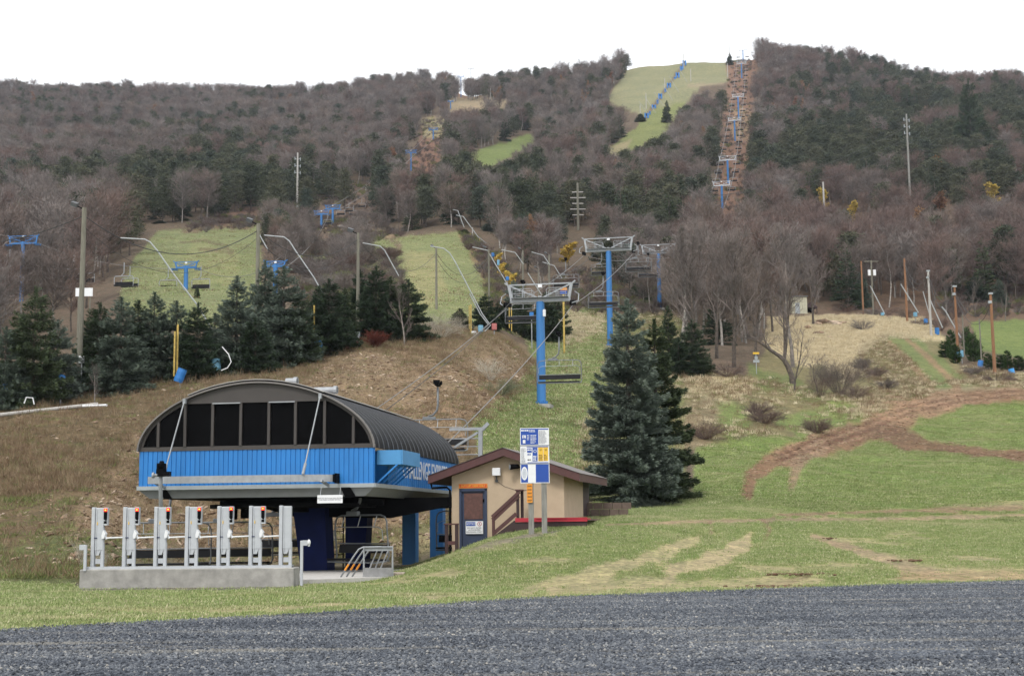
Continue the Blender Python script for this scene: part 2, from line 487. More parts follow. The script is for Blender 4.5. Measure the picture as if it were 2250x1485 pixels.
# albedos
GRASS = (.17, .235, .075); GRASS_D = (.075, .125, .035); GRASS_L = (.27, .275, .125); STRAW = (.40, .335, .22); WEED = (.135, .100, .062)
DIRT = (.200, .125, .080); REDEARTH = (.16, .085, .062); LITTER = (.115, .088, .068); ROCK = (.235, .172, .115); RUST = (.14, .088, .065)
TAN = (.28, .225, .15); OLIVE = (.15, .15, .065); GREY = (.16, .15, .145)
LAWN_P = [(-900,1700),(-900,1278),(0,1280),(180,1286),(420,1278),(660,1268),(890,1248),(985,1215),(1075,1180),(1180,1150),(1290,1128),(1310,1095),(1520,1100),(1530,985),(1650,955),(1760,965),(1900,925),(1960,890),(2050,905),(2250,872),(3200,820),(3200,1700)]
PAINT = [  # (polygon, colour, opacity, soft px, ragged px, y0, y1)
 ([(-900,1290),(-900,850),(200,850),(700,735),(1185,690),(1185,1300)], WEED, 1, 14, 20, 36, 130),
 ([(120,1240),(200,1080),(300,960),(310,1085),(480,1100),(700,1100),(960,1120),(985,1200),(900,1215),(640,1250),(420,1225)], ROCK, .9, 30, 40, 36, 130),
 ([(640,850),(720,800),(850,770),(1000,800),(1150,790),(1165,840),(1100,880),(1030,930),(1010,1010),(920,960),(800,880)], ROCK, .9, 25, 30, 60, 140),
 ([(560,850),(640,780),(800,765),(960,760),(1100,745),(1180,760),(1180,800),(900,800),(700,830)], (.22,.165,.11), .8, 16, 20, 60, 140),
 ([(-900,1290),(-900,1180),(60,1190),(190,1170),(330,1215),(420,1230),(420,1290)], (.10,.125,.05), .8, 18, 30, 36, 80),
 ([(470,1290),(470,1215),(640,1175),(980,1140),(990,1250)], (.12,.135,.055), .75, 14, 25, 44, 90),
 ([(840,1250),(850,1190),(985,1160),(985,1235)], STRAW, .5, 14, 20, 44, 90),
 ([(1060,1010),(1035,930),(1120,860),(1180,790),(1150,740),(1090,720),(1200,685),(1345,685),(1345,760),(1325,900),(1295,990),(1285,1110),(1060,1110)], (.135,.175,.068), 1, 10, 14, 50, 185),
 ([(1215,690),(1320,690),(1325,735),(1270,770),(1220,740)], TAN, .8, 8, 10, 120, 190),
 ([(1270,1120),(1275,960),(1310,900),(1330,960),(1310,1120)], (.2,.17,.11), .7, 14, 15, 55, 110),
 ([(270,620),(300,560),(345,508),(572,488),(580,720),(380,720),(260,680)], (.17,.19,.095), 1, 5, 8, 130, 345),
 ([(380,560),(450,520),(520,560),(540,640),(430,620)], (.235,.235,.115), .5, 20, 20, 130, 345),
 ([(640,525),(860,523),(1010,510),(1045,555),(1085,660),(1110,720),(880,720),(840,600),(640,560)], (.18,.20,.095), 1, 5, 8, 120, 335),
 ([(880,560),(960,545),(980,640),(940,680),(900,620)], (.27,.24,.13), .6, 18, 20, 120, 335),
 ([(1010,515),(1060,540),(1100,590),(1140,610),(1150,690),(1085,690),(1050,590)], (.19,.125,.075), .9, 6, 10, 130, 330),
 ([(565,460),(600,455),(640,520),(800,510),(880,540),(870,520),(700,470),(720,410),(830,400),(830,500),(640,560),(580,600)], (.135,.095,.075), .9, 8, 14, 130, 520),
 ([(395,510),(470,470),(580,452),(580,500)], (.135,.085,.068), .9, 6, 10, 300, 520),
 ([(690,500),(760,490),(880,520),(760,530)], (.27,.2,.13), .9, 6, 8, 280, 480),
 ([(880,385),(890,355),(920,310),(925,262),(978,262),(975,310),(962,375)], (.175,.10,.075), 1, 4, 8, 350, 900),
 ([(925,262),(978,262),(972,300),(930,305)], (.25,.215,.13), 1, 4, 8, 350, 950),
 ([(985,212),(1050,205),(1130,225),(1110,235),(1040,248),(985,248)], (.26,.21,.145), 1, 4, 8, 500, 1000),
 ([(1000,192),(1060,192),(1060,214),(1000,216)], (.2,.125,.085), 1, 4, 8, 500, 1050),
 ([(1020,358),(1030,335),(1090,318),(1165,294),(1185,305),(1150,330),(1080,365)], (.15,.185,.07), 1, 3, 5, 300, 800),
 ([(1330,225),(1345,200),(1383,150),(1512,132),(1600,132),(1600,180),(1540,190),(1520,215),(1490,240),(1400,250)], (.205,.205,.125), 1, 4, 6, 350, 1000),
 ([(1310,365),(1330,330),(1390,285),(1420,245),(1510,225),(1490,260),(1450,300),(1350,350)], (.165,.185,.075), 1, 4, 8, 300, 900),
 ([(1300,360),(1330,325),(1390,305),(1370,340)], (.27,.23,.15), .8, 4, 6, 300, 900),
 ([(1597,132),(1665,132),(1660,200),(1650,300),(1640,400),(1625,480),(1545,480),(1575,380),(1585,300),(1600,200)], (.175,.105,.078), 1, 5, 12, 280, 1000),
 ([(1610,235),(1645,235),(1650,310),(1612,310)], (.26,.18,.12), .8, 6, 10, 280, 1000),
 ([(1500,990),(1505,820),(1660,830),(1700,700),(2020,695),(2070,740),(2130,830),(2260,820),(2260,865),(1990,885),(1900,925),(1760,960),(1640,960)], (.175,.155,.085), 1, 10, 14, 70, 240),
 ([(1285,1112),(1328,690),(1502,690),(1508,1100)], (.155,.165,.075), 1, 10, 14, 60, 200),
 ([(1555,960),(1570,890),(1610,880),(1640,900),(1650,960)], (.15,.20,.065), .85, 14, 16, 60, 150),
 ([(1640,800),(1760,835),(1850,870),(1800,880),(1660,850)], (.12,.155,.055), .8, 12, 14, 60, 170),
 ([(1700,925),(1850,880),(1950,900),(1880,930),(1760,960)], (.16,.21,.07), .85, 10, 12, 60, 150),
 ([(1500,812),(1560,815),(1660,838),(1640,880),(1560,880),(1510,860)], STRAW, .85, 14, 16, 90, 150),
 ([(1690,700),(1890,692),(2040,705),(2070,745),(2000,745),(1920,745),(1880,790),(1880,850),(1830,800),(1740,800),(1680,760)], (.46,.385,.25), 1, 8, 12, 120, 245),
 ([(1870,800),(1900,760),(1945,740),(2050,840),(2040,870),(1950,880)], (.155,.135,.07), 1, 8, 12, 110, 220),
 ([(1940,735),(2010,738),(2140,850),(2050,862),(2000,790)], (.14,.175,.07), .9, 6, 8, 110, 230),
 ([(1870,870),(2010,852),(2240,848),(2240,868),(1980,900),(1900,905)], (.27,.22,.15), .8, 8, 10, 100, 160),
 ([(2130,708),(2400,690),(2400,780),(2250,790),(2150,770)], (.135,.18,.06), .95, 5, 8, 150, 300),
 ([(1500,985),(1510,880),(1560,870),(1590,905),(1560,985)], (.22,.175,.12), .7, 16, 18, 60, 120),
]
GPOLY = [(-900,1445),(-200,1398),(0,1390),(250,1376),(700,1352),(1125,1320),(1600,1301),(1900,1290),(2250,1279),(3200,1262)]
def _paint():
    px, py = proj(_XX, _YY, Hgrid)
    nz = (fbm(px, py, 26.0, 4) - 0.5) * 2
    C = np.empty((NY, NA, 3)); C[:] = LITTER
    def put(m, c):
        nonlocal C
        C = C * (1 - m[..., None]) + np.array(c) * m[..., None]
    # rusty leaf floor on the right hand hill, greyer on the left
    put(sstep(px, 1500, 2100) * 0.6 * (_YY > 200), RUST)
    for poly, c, op, soft, rag, y0, y1 in PAINT:
        sd = poly_sd(px, py, poly) + nz * rag
        put(sstep(sd, -soft * .5, soft * .5) * op * ((_YY >= y0) & (_YY <= y1)), c)
    lawn = sstep(poly_sd(px, py, LAWN_P) + nz * 5, -4, 4) * (_YY < 150)
    put(lawn, GRASS)
    yel = sstep(fbm(_XX, _YY, 5.0, 4), .46, .62) * lawn
    put(yel * .6 * sstep(py, 1100, 1180), GRASS_L)
    put(sstep(fbm(_XX + 50, _YY, 1.8, 4), .52, .66) * lawn * .5 * (.35 + .65 * sstep(py, 1090, 1180)), STRAW)
    fresh = poly_sd(px, py, [(1280,1150),(1300,1090),(1450,1098),(1640,1100),(1500,1140),(1380,1160)]) + nz * 12
    put(sstep(fresh, -10, 25) * lawn * .9, (.06, .15, .022))
    # tyre tracks and dragged earth, by line
    def track(pts, c, op=1.0, y1=160, rag=.45, core=.6):
        if c is STRAW or pts[0][0] in (1330, 1780, 1700, 1980): pts = [(a, b, w_ * 1.55) for a, b, w_ in pts]; op = min(1, op * 1.25)
        if c is DIRT or pts[0][0] in (1930, 1800): pts = [(a, b, w_ * 1.3) for a, b, w_ in pts]
        q = line_d(px, py, pts) + nz * rag
        put((1 - sstep(q, core, 1.25)) * op * (_YY < y1), c)
    track([(3000,835,16),(2250,868,14),(2120,874,15),(2010,895,20),(1960,925,26),(1880,955,24),(1780,985,22),(1700,1012,18),(1650,1045,12),(1640,1090,10)], DIRT)
    track([(1930,905,30),(1990,900,26),(2100,878,16)], (.27,.18,.12), .7)
    track([(1900,950,16),(1800,975,14),(1720,1005,10)], (.14,.075,.052), .8)
    track([(1930,945,22),(2020,978,14),(2120,990,9),(2250,1003,11),(3000,1030,12)], (.16,.095,.066), .95)
    track([(1800,985,14),(1750,1020,12),(1740,1070,6)], (.24,.17,.12), .9)
    track([(1330,1155,3),(1500,1148,4),(1700,1143,3),(2000,1140,4),(2300,1132,4)], TAN, .9)
    track([(1700,1132,2.5),(1900,1126,4),(2250,1117,5)], (.25,.17,.12), .7)
    track([(2050,1110,3),(2250,1106,8)], TAN, .6)
    track([(1560,1150,6),(1562,1178,7)], (.20,.13,.10), .7)
    track([(1675,1145,6),(1690,1165,8),(1680,1185,7)], (.20,.13,.10), .8)
    track([(1640,1195,14),(1560,1235,14),(1470,1260,10)], STRAW, .75, rag=.8)
    track([(1530,1185,8),(1430,1230,14),(1300,1262,12),(1150,1300,8)], STRAW, .6, rag=.8)
    track([(1780,1178,5),(1850,1200,7),(1960,1235,8),(2060,1262,7)], (.31,.24,.165), .8)
    track([(1980,1262,8),(2250,1268,9),(2600,1265,9)], (.32,.22,.14), .6)
    track([(1700,1290,6),(1780,1262,5)], (.12,.07,.05), .5)
    track([(1200,1300,6),(1500,1285,10),(1800,1275,6)], STRAW, .5, rag=.8)
    track([(1945,742,4),(2000,796,6),(2045,850,9)], (.26,.17,.115), .8, 240)
    track([(1985,738,4),(2045,790,6),(2105,850,9)], (.26,.17,.115), .8, 240)
    track([(1890,760,5),(1895,800,9),(1940,850,9)], (.12,.08,.055), .8, 240)
    track([(440,548,4),(500,552,5),(510,560,5)], (.15,.12,.07), .8, 345)
    track([(395,533,2),(450,530,3),(495,540,3),(512,555,3)], (.11,.09,.055), .8, 345)
    track([(170,1292,9),(420,1290,11),(560,1289,10),(665,1286,5)], GREY, 1, 60, rag=.3)
    track([(1020,1215,3),(1080,1197,9),(1160,1179,7),(1230,1167,4)], GREY, .9, 60, rag=.3)
    track([(1506,136,3),(1450,215,4),(1415,262,5)], (.13,.10,.075), .9, 1000)
    track([(1512,190,3),(1590,184,3)], (.28,.22,.16), .6, 1000)
    for k in range(5):
        track([(2250,862+k*5-10,1.6),(2110,876+k*5-10,1.8),(2000,900+k*7-14,2),(1900,940+k*9-18,2.5),(1780,978+k*9-18,2.5),(1700,1010+k*7-14,2)], ((.13,.072,.05) if k % 2 else (.30,.20,.14)), .7, rag=1.2)
    wide = sstep(fbm(_XX * .35 + 70, _YY, 2.6, 4), .47, .60) * lawn * sstep(py, 1150, 1215) * .45
    put(wide, STRAW)
    # worn ground under the station
    pad = poly_sd(px, py, [(660,1262),(890,1246),(980,1215),(985,1180),(300,1200),(300,1262)]) + nz * 8
    put(sstep(pad, -8, 8) * ((_YY > 44) & (_YY < 60)) * .7, (.21, .17, .13))
    return C, lawn, px, py
_C, _lawn, _PX, _PY = _paint()
def _ground_mat():
    m, nt, b = new_mat('ground')
    at_ = N(nt, 'ShaderNodeVertexColor'); at_.layer_name = 'albedo'
    tc = N(nt, 'ShaderNodeTexCoord').outputs['Object']
    n1 = noise(nt, 5.5, 8, 0.72, vec=tc)
    n2 = noise(nt, 0.9, 6, 0.6, vec=tc)
    n3 = noise(nt, 0.06, 5, 0.6, vec=tc)
    v1 = ramp(nt, n1, [(0.28, (.45, .45, .45)), (0.5, (.95, .95, .95)), (0.74, (1.75, 1.7, 1.6))])
    v2 = ramp(nt, n2, [(0.3, (.72, .76, .7)), (0.7, (1.25, 1.18, 1.12))])
    v3 = ramp(nt, n3, [(0.3, (.85, .88, .85)), (0.7, (1.12, 1.08, 1.05))])
    c = mixc(nt, 1.0, at_.outputs['Color'], v1, 'MULTIPLY')
    c = mixc(nt, 1.0, c, v2, 'MULTIPLY')
    c = mixc(nt, 1.0, c, v3, 'MULTIPLY')
    nt.links.new(c, b.inputs['Base Color'])
    b.inputs['Roughness'].default_value = 0.95
    b.inputs['Specular IOR Level'].default_value = 0.15
    bump(nt, b, noise(nt, 9.0, 8, 0.75, vec=tc), 0.8, 0.12)
    return m
V = np.stack([_XX, _YY, Hgrid], -1).reshape(-1, 3)
idx = np.arange(NY * NA).reshape(NY, NA)
F = np.stack([idx[:-1, :-1], idx[:-1, 1:], idx[1:, 1:], idx[1:, :-1]], -1).reshape(-1, 4)
me = np_mesh('ground', V, F, _ground_mat(), smooth=True)
ca = me.color_attributes.new('albedo', 'FLOAT_COLOR', 'POINT')
ca.data.foreach_set('color', np.concatenate([_C.reshape(-1, 3), np.ones((NY * NA, 1))], 1).astype(np.float32).ravel())
ground = kind(link('ground', me), 'structure')
# a wide sheet underneath, for whatever lies beside and behind the camera
under = MB().box((0, 60, -0.6), (400, 200, 1.0))
kind(under.build('outer_ground', mat('outer_ground', GRASS, 0.95, var=.3, scale=.5)), 'structure')

# ------------------------------------------------------------------ gravel lot
def gravel_edge(x):
    pts = []
    for qx, qy in GPOLY:
        a, e = ae(qx, qy)
        Y = (0 - CAM_Z) / e
        pts.append((a * Y, Y))
    return np.interp(x, [p[0] for p in pts], [p[1] for p in pts])
def _gravel_mat(name, stone):
    m, nt, b = new_mat(name)
    if stone:
        oi = N(nt, 'ShaderNodeObjectInfo')
        c = ramp(nt, oi.outputs['Random'], [(0.0, (.036, .041, .050)), (0.35, (.070, .079, .095)), (0.7, (.102, .113, .130)), (0.93, (.165, .175, .19)), (1.0, (.28, .27, .25))])
        tc = N(nt, 'ShaderNodeTexCoord').outputs['Object']
        gp = N(nt, 'ShaderNodeNewGeometry').outputs['Position']
        c = mixc(nt, 1.0, c, ramp(nt, noise(nt, .55, 5, .6, vec=gp, stretch=(.35, 1.4, 1)), [(.3, (.62, .64, .68)), (.5, (1, 1, 1)), (.68, (1.5, 1.45, 1.36))]), 'MULTIPLY')
        tr = noise(nt, .9, 4, .6, vec=gp, stretch=(.12, 1.3, 1))
        c = mixc(nt, ramp(nt, tr, [(.56, 0), (.68, .5)]), c, (.27, .25, .21))
    else:
        tc = N(nt, 'ShaderNodeTexCoord').outputs['Object']
        vo = N(nt, 'ShaderNodeTexVoronoi'); vo.inputs['Scale'].default_value = 22
        nt.links.new(tc, vo.inputs['Vector'])
        sep = N(nt, 'ShaderNodeSeparateColor'); nt.links.new(vo.outputs['Color'], sep.inputs[0])
        c = ramp(nt, sep.outputs[0], [(0, (.03, .035, .048)), (.5, (.075, .088, .112)), (1, (.16, .175, .20))])
        st = noise(nt, 0.35, 5, .6, vec=tc, stretch=(0.25, 1.6, 1))
        c = mixc(nt, ramp(nt, st, [(.56, 0), (.70, .55)]), c, (.24, .215, .17))
        bump(nt, b, vo.outputs['Distance'], 0.8, 0.03)
    nt.links.new(c, b.inputs['Base Color'])
    b.inputs['Roughness'].default_value = 0.85
    b.inputs['Specular IOR Level'].default_value = 0.3
    return m
xs = np.linspace(-70, 90, 641)
ye = gravel_edge(xs) + (fbm(xs, xs * 0, 1.2, 4) - .5) * .7
ys = np.concatenate([np.linspace(-30, 8, 12)])
rows = []
for t in np.linspace(0, 1, 60):
    rows.append(np.stack([xs, 6 + (ye - 6) * t, np.full_like(xs, 0.045) * (1 - t ** 8) + 0.006], -1))
rows.insert(0, np.stack([xs, np.full_like(xs, -30), np.full_like(xs, .05)], -1))
V = np.concatenate(rows); n = len(xs); r = len(rows)
V[:, 2] += (fbm(V[:, 0], V[:, 1], 2.5, 3) - .5) * .03
V[:, 2] = np.maximum(V[:, 2], .006)
idx = np.arange(n * r).reshape(r, n)
F = np.stack([idx[:-1, :-1], idx[:-1, 1:], idx[1:, 1:], idx[1:, :-1]], -1).reshape(-1, 4)
kind(link('gravel_lot', np_mesh('gravel_lot', V, F, _gravel_mat('gravel_bed', False), smooth=True)), 'structure')

# ------------------------------------------------------------------ scattering for what nobody could count (grass, stones, weeds, the far wood)
def scatter(name, P, protos, which, rotz, scale, label, cat, tilt=None):
    """one object: points that carry copies of the prototype meshes"""
    me = bpy.data.meshes.new(name)
    P = np.asarray(P, np.float32)
    me.vertices.add(len(P))
    me.vertices.foreach_set('co', P.ravel())
    rot = np.zeros((len(P), 3), np.float32); rot[:, 2] = rotz
    if tilt is not None: rot[:, :2] = tilt
    scl = np.asarray(scale, np.float32)
    if scl.ndim == 1: scl = np.stack([scl] * 3, -1)
    me.attributes.new('rot', 'FLOAT_VECTOR', 'POINT').data.foreach_set('vector', rot.ravel())
    me.attributes.new('scl', 'FLOAT_VECTOR', 'POINT').data.foreach_set('vector', scl.astype(np.float32).ravel())
    me.attributes.new('which', 'INT', 'POINT').data.foreach_set('value', np.asarray(which, np.int32))
    o = link(name, me)
    ng = bpy.data.node_groups.new(name, 'GeometryNodeTree')
    ng.interface.new_socket('Geometry', in_out='INPUT', socket_type='NodeSocketGeometry')
    ng.interface.new_socket('Geometry', in_out='OUTPUT', socket_type='NodeSocketGeometry')
    gi = ng.nodes.new('NodeGroupInput'); go = ng.nodes.new('NodeGroupOutput')
    jn = ng.nodes.new('GeometryNodeJoinGeometry')
    def attr(nm, ty):
        a = ng.nodes.new('GeometryNodeInputNamedAttribute')
        a.data_type = ty; a.inputs['Name'].default_value = nm
        return a.outputs['Attribute']
    a_r, a_s, a_w = attr('rot', 'FLOAT_VECTOR'), attr('scl', 'FLOAT_VECTOR'), attr('which', 'INT')
    for i, pm in enumerate(protos):
        po = bpy.data.objects.new(name + '_source', pm)     # never linked: only lends its shape
        oi = ng.nodes.new('GeometryNodeObjectInfo'); oi.inputs['Object'].default_value = po
        cmp_ = ng.nodes.new('FunctionNodeCompare'); cmp_.data_type = 'INT'; cmp_.operation = 'EQUAL'
        ng.links.new(a_w, cmp_.inputs[2]); cmp_.inputs[3].default_value = i
        ip = ng.nodes.new('GeometryNodeInstanceOnPoints')
        ng.links.new(gi.outputs[0], ip.inputs['Points'])
        ng.links.new(cmp_.outputs[0], ip.inputs['Selection'])
        ng.links.new(oi.outputs['Geometry'], ip.inputs['Instance'])
        ng.links.new(a_r, ip.inputs['Rotation'])
        ng.links.new(a_s, ip.inputs['Scale'])
        ng.links.new(ip.outputs[0], jn.inputs[0])
    ng.links.new(jn.outputs[0], go.inputs[0])
    md = o.modifiers.new('scatter', 'NODES'); md.node_group = ng
    o['kind'] = 'stuff'; o['label'] = label; o['category'] = cat
    return o
# ------------------------------------------------------------------ plants
def veg_mat(name, stops, rough=0.85, nscale=None, spec=0.2, patch=None):
    """colour varies from plant to plant (object random) and inside a plant (noise)"""
    if name in _mats: return _mats[name]
    m, nt, b = new_mat(name)
    oi = N(nt, 'ShaderNodeObjectInfo')
    c = ramp(nt, oi.outputs['Random'], stops)
    if nscale:
        f = noise(nt, nscale, 3, .6)
        c = mixc(nt, 1.0, c, ramp(nt, f, [(.32, (.62, .66, .62)), (.5, (1, 1, 1)), (.68, (1.6, 1.5, 1.45))]), 'MULTIPLY')
    if patch:
        gp = N(nt, 'ShaderNodeNewGeometry').outputs['Position']
        f = noise(nt, patch[0], 5, .6, vec=gp, stretch=patch[1])
        c = mixc(nt, ramp(nt, f, [(patch[2], 0), (patch[3], patch[5])]), c, patch[4])
    nt.links.new(c, b.inputs['Base Color'])
    b.inputs['Roughness'].default_value = rough
    b.inputs['Specular IOR Level'].default_value = spec
    _mats[name] = m
    return m
M_TWIG = veg_mat('bare_twigs', [(0, (.118, .098, .088)), (.3, (.170, .147, .136)), (.55, (.130, .103, .090)), (.8, (.192, .172, .162)), (1, (.160, .124, .100))], nscale=.35)
M_TWIG_R = veg_mat('ruddy_twigs', [(0, (.120, .086, .075)), (.5, (.158, .112, .096)), (1, (.132, .098, .089))], nscale=.35)
M_BARK = veg_mat('grey_bark', [(0, (.13, .115, .10)), (.5, (.22, .20, .18)), (1, (.32, .30, .275))], nscale=3)
M_BARKD = veg_mat('dark_bark', [(0, (.075, .062, .052)), (1, (.11, .092, .078))], nscale=4)
M_PINE = veg_mat('pine_needles', [(0, (.042, .054, .033)), (.4, (.070, .080, .048)), (.7, (.094, .096, .060)), (1, (.052, .072, .054))], nscale=.8)
M_SPRUCE = veg_mat('blue_spruce_needles', [(0, (.080, .108, .080)), (.5, (.130, .162, .132)), (1, (.070, .098, .066))], nscale=2.2, rough=.7)
M_FIR = veg_mat('fir_needles', [(0, (.030, .050, .026)), (.5, (.042, .064, .034)), (1, (.056, .076, .036))], nscale=1.6, rough=.7)
M_ARBOR = veg_mat('arborvitae_foliage', [(0, (.04, .085, .022)), (1, (.055, .10, .03))], nscale=2)
M_YELLOW = veg_mat('yellow_leaves', [(0, (.46, .32, .06)), (1, (.55, .42, .10))], nscale=1)
M_RUST = veg_mat('rust_leaves', [(0, (.19, .10, .055)), (.5, (.25, .14, .065)), (1, (.17, .08, .055))], nscale=1)
M_STRAW = veg_mat('dry_stalks', [(0, (.13, .085, .055)), (.35, (.22, .155, .095)), (.6, (.30, .235, .15)), (.8, (.17, .105, .065)), (1, (.16, .15, .07))])
M_WEEDG = veg_mat('green_weeds', [(0, (.11, .14, .045)), (.6, (.16, .18, .06)), (1, (.22, .21, .10))])
M_TAN = veg_mat('straw', [(0, (.42, .35, .23)), (1, (.60, .52, .36))])
M_BLADE = veg_mat('grass_blades', [(0, (.155, .215, .070)), (.45, (.235, .292, .110)), (.75, (.31, .35, .150)), (.90, (.42, .40, .23)), (1, (.54, .49, .34))], patch=(.30, (.5, 1.6, 1), .52, .66, (.50, .43, .28), .42))
M_STONE = _gravel_mat('gravel_stone', True)
M_CHIP = veg_mat('rock_chips', [(0, (.17, .115, .08)), (.4, (.25, .18, .125)), (.75, (.31, .235, .17)), (1, (.42, .34, .26))], nscale=2)

def tubes(S, n=3):
    """S: (m,8) rows p0 p1 r0 r1 -> quads"""
    S = np.asarray(S, float)
    p0, p1, r0, r1 = S[:, :3], S[:, 3:6], S[:, 6], S[:, 7]
    t = p1 - p0
    t /= np.linalg.norm(t, axis=1, keepdims=True) + 1e-9
    ref = np.where(np.abs(t[:, 2:3]) > .9, np.array([[1., 0, 0]]), np.array([[0, 0, 1.]]))
    u = np.cross(t, ref); u /= np.linalg.norm(u, axis=1, keepdims=True)
    w = np.cross(t, u)
    V = []
    for p, r in ((p0, r0), (p1, r1)):
        for j in range(n):
            a = 2 * math.pi * j / n
            V.append(p + (u * math.cos(a) + w * math.sin(a)) * r[:, None])
    V = np.stack(V, 1).reshape(-1, 3)
    m = len(S); base = (np.arange(m) * 2 * n)[:, None]
    F = []
    for j in range(n):
        k = (j + 1) % n
        F.append(base + np.array([[j, k, n + k, n + j]]))
    return V, np.stack(F, 1).reshape(-1, 4)
def slivers(P, D, L, Wd, rs):
    """thin diamond leaves: base P, direction D, length L, width Wd"""
    P = np.asarray(P); D = D / (np.linalg.norm(D, axis=1, keepdims=True) + 1e-9)
    q = rs.normal(size=P.shape); s = np.cross(D, q); s /= np.linalg.norm(s, axis=1, keepdims=True) + 1e-9
    L = np.broadcast_to(L, (len(P),))[:, None]; Wd = np.broadcast_to(Wd, (len(P),))[:, None]
    V = np.stack([P, P + D * L * .45 + s * Wd * .5, P + D * L, P + D * L * .45 - s * Wd * .5], 1).reshape(-1, 3)
    F = (np.arange(len(P)) * 4)[:, None] + np.array([[0, 1, 2, 3]])
    return V, F
def join(parts):
    V, F, M = [], [], []
    o = 0
    for v, f, m in parts:
        V.append(v); F.append(f + o); M.append(np.full(len(f), m)); o += len(v)
    return np.concatenate(V), np.concatenate(F), np.concatenate(M)
def rand_perp(d, rng, ang):
    d = d / np.linalg.norm(d)
    q = rng.normal(size=3); s = np.cross(d, q); s /= np.linalg.norm(s)
    return d * math.cos(ang) + s * math.sin(ang)
def skeleton(seed, H, levels=4, kids=(9, 6, 5, 4), lens=(.42, .5, .5, .5), r0=.22, start=.3, lift=.35, wob=.10, trunk_dir=(0, 0, 1), spread=.8, fork=0, rmin=.012):
    rng = np.random.RandomState(seed)
    S = []   # (p0,p1,r0,r1,level)
    tips = []
    def grow(p, d, L, r, lv):
        nseg = max(2, int(5 - lv))
        pts = [p]; dd = d.copy()
        for i in range(nseg):
            dd = dd + rng.normal(size=3) * wob * (1 + lv * .5) + np.array([0, 0, lift * .18 * (lv > 0)])
            dd /= np.linalg.norm(dd)
            pts.append(pts[-1] + dd * L / nseg)
        rr = np.linspace(r, max(r * (.45 if lv == 0 else .3), rmin * .7), nseg + 1)
        for i in range(nseg): S.append((*pts[i], *pts[i + 1], rr[i], rr[i + 1], lv))
        if lv >= levels:
            tips.append((pts[-1], dd)); return
        nk = kids[min(lv, len(kids) - 1)]
        t0 = start if lv == 0 else .22
        for k in range(nk):
            t = t0 + (1 - t0) * ((k + rng.rand()) / nk) ** (.9)
            t = min(t, .99)
            i = min(int(t * nseg), nseg - 1); f = t * nseg - i
            q = pts[i] * (1 - f) + pts[i + 1] * f
            base = pts[i + 1] - pts[i]
            nd = rand_perp(base, rng, spread * (.6 + .6 * rng.rand()) * (1.0 if lv else 1.05))
            nd[2] += lift * (.5 + .5 * rng.rand()); nd /= np.linalg.norm(nd)
            ll = L * lens[min(lv, len(lens) - 1)] * (.65 + .6 * rng.rand()) * (1.15 - .55 * t if lv == 0 else 1 - .3 * t)
            grow(q, nd, ll, max((rr[i] * (1 - f) + rr[i + 1] * f) * .55, rmin), lv + 1)
    grow(np.zeros(3), np.array(trunk_dir, float) / np.linalg.norm(trunk_dir), H * .9, r0, 0)
    return np.array(S), tips
def bare_meshes(name, seed, H, twig=M_TWIG, bark=M_BARKD, split=1, **kw):
    """trunk and crown meshes of a leafless tree"""
    S, tips = skeleton(seed, H, **kw)
    z = S[:, [2, 5]].max()
    S[:, :8] *= H / z
    tr = S[S[:, 8] < split]; cr = S[S[:, 8] >= split]
    a = tubes(tr[:, :8], 7); b = tubes(cr[:, :8], 3)
    return np_mesh('trunk', a[0], a[1], bark, smooth=True), np_mesh('crown', b[0], b[1], twig)
def far_bare(name, seed, H, mats, crown0=.3, wide=.33, n=1000, slim=1.0, trunk_r=.14, tww=.04):
    """leafless tree of the hillside: trunk, limbs and a dome of fine twigs"""
    rs = np.random.RandomState(seed)
    seg = []
    x = np.zeros(3); tp = [x]
    for i in range(5):
        x = x + np.array([rs.normal() * .18, rs.normal() * .18, H * .9 / 5]); tp.append(x)
    r = np.linspace(trunk_r, .03, 6)
    for i in range(5): seg.append((*tp[i], *tp[i + 1], r[i], r[i + 1]))
    P, D = [], []
    nl = 34
    for k in range(nl):
        t = crown0 + (1 - crown0) * (k + rs.rand()) / nl
        f = min(t * 5, 4.99); i = int(f); q = tp[i] + (tp[i + 1] - tp[i]) * (f - i)
        az = k * 2.4 + rs.rand()
        prof = math.sqrt(max(0.05, 1 - ((t - .62) / .5) ** 2))
        L = H * wide * prof * (.75 + .5 * rs.rand())
        d = np.array([math.cos(az), math.sin(az), .55 + .7 * rs.rand() + (t - .5)]); d /= np.linalg.norm(d)
        e = q + d * L * slim
        seg.append((*q, *e, .045, .015))
        m = n // nl
        s = rs.rand(m, 1) ** .7
        P.append(q + (e - q) * s + rs.normal(size=(m, 3)) * .12 * L * s)
        dd = d * .8 + rs.normal(size=(m, 3)) * .55 + np.array([0, 0, .35])
        D.append(dd)
    P = np.concatenate(P); D = np.concatenate(D)
    tw = slivers(P, D, H * (.05 + .06 * rs.rand(len(P))), tww * (.7 + .6 * rs.rand(len(P))), rs)
    a = tubes(seg[:5], 5); b = tubes(seg[5:], 3)
    return a, join([(b[0], b[1], 0), (tw[0], tw[1], 0)]), mats
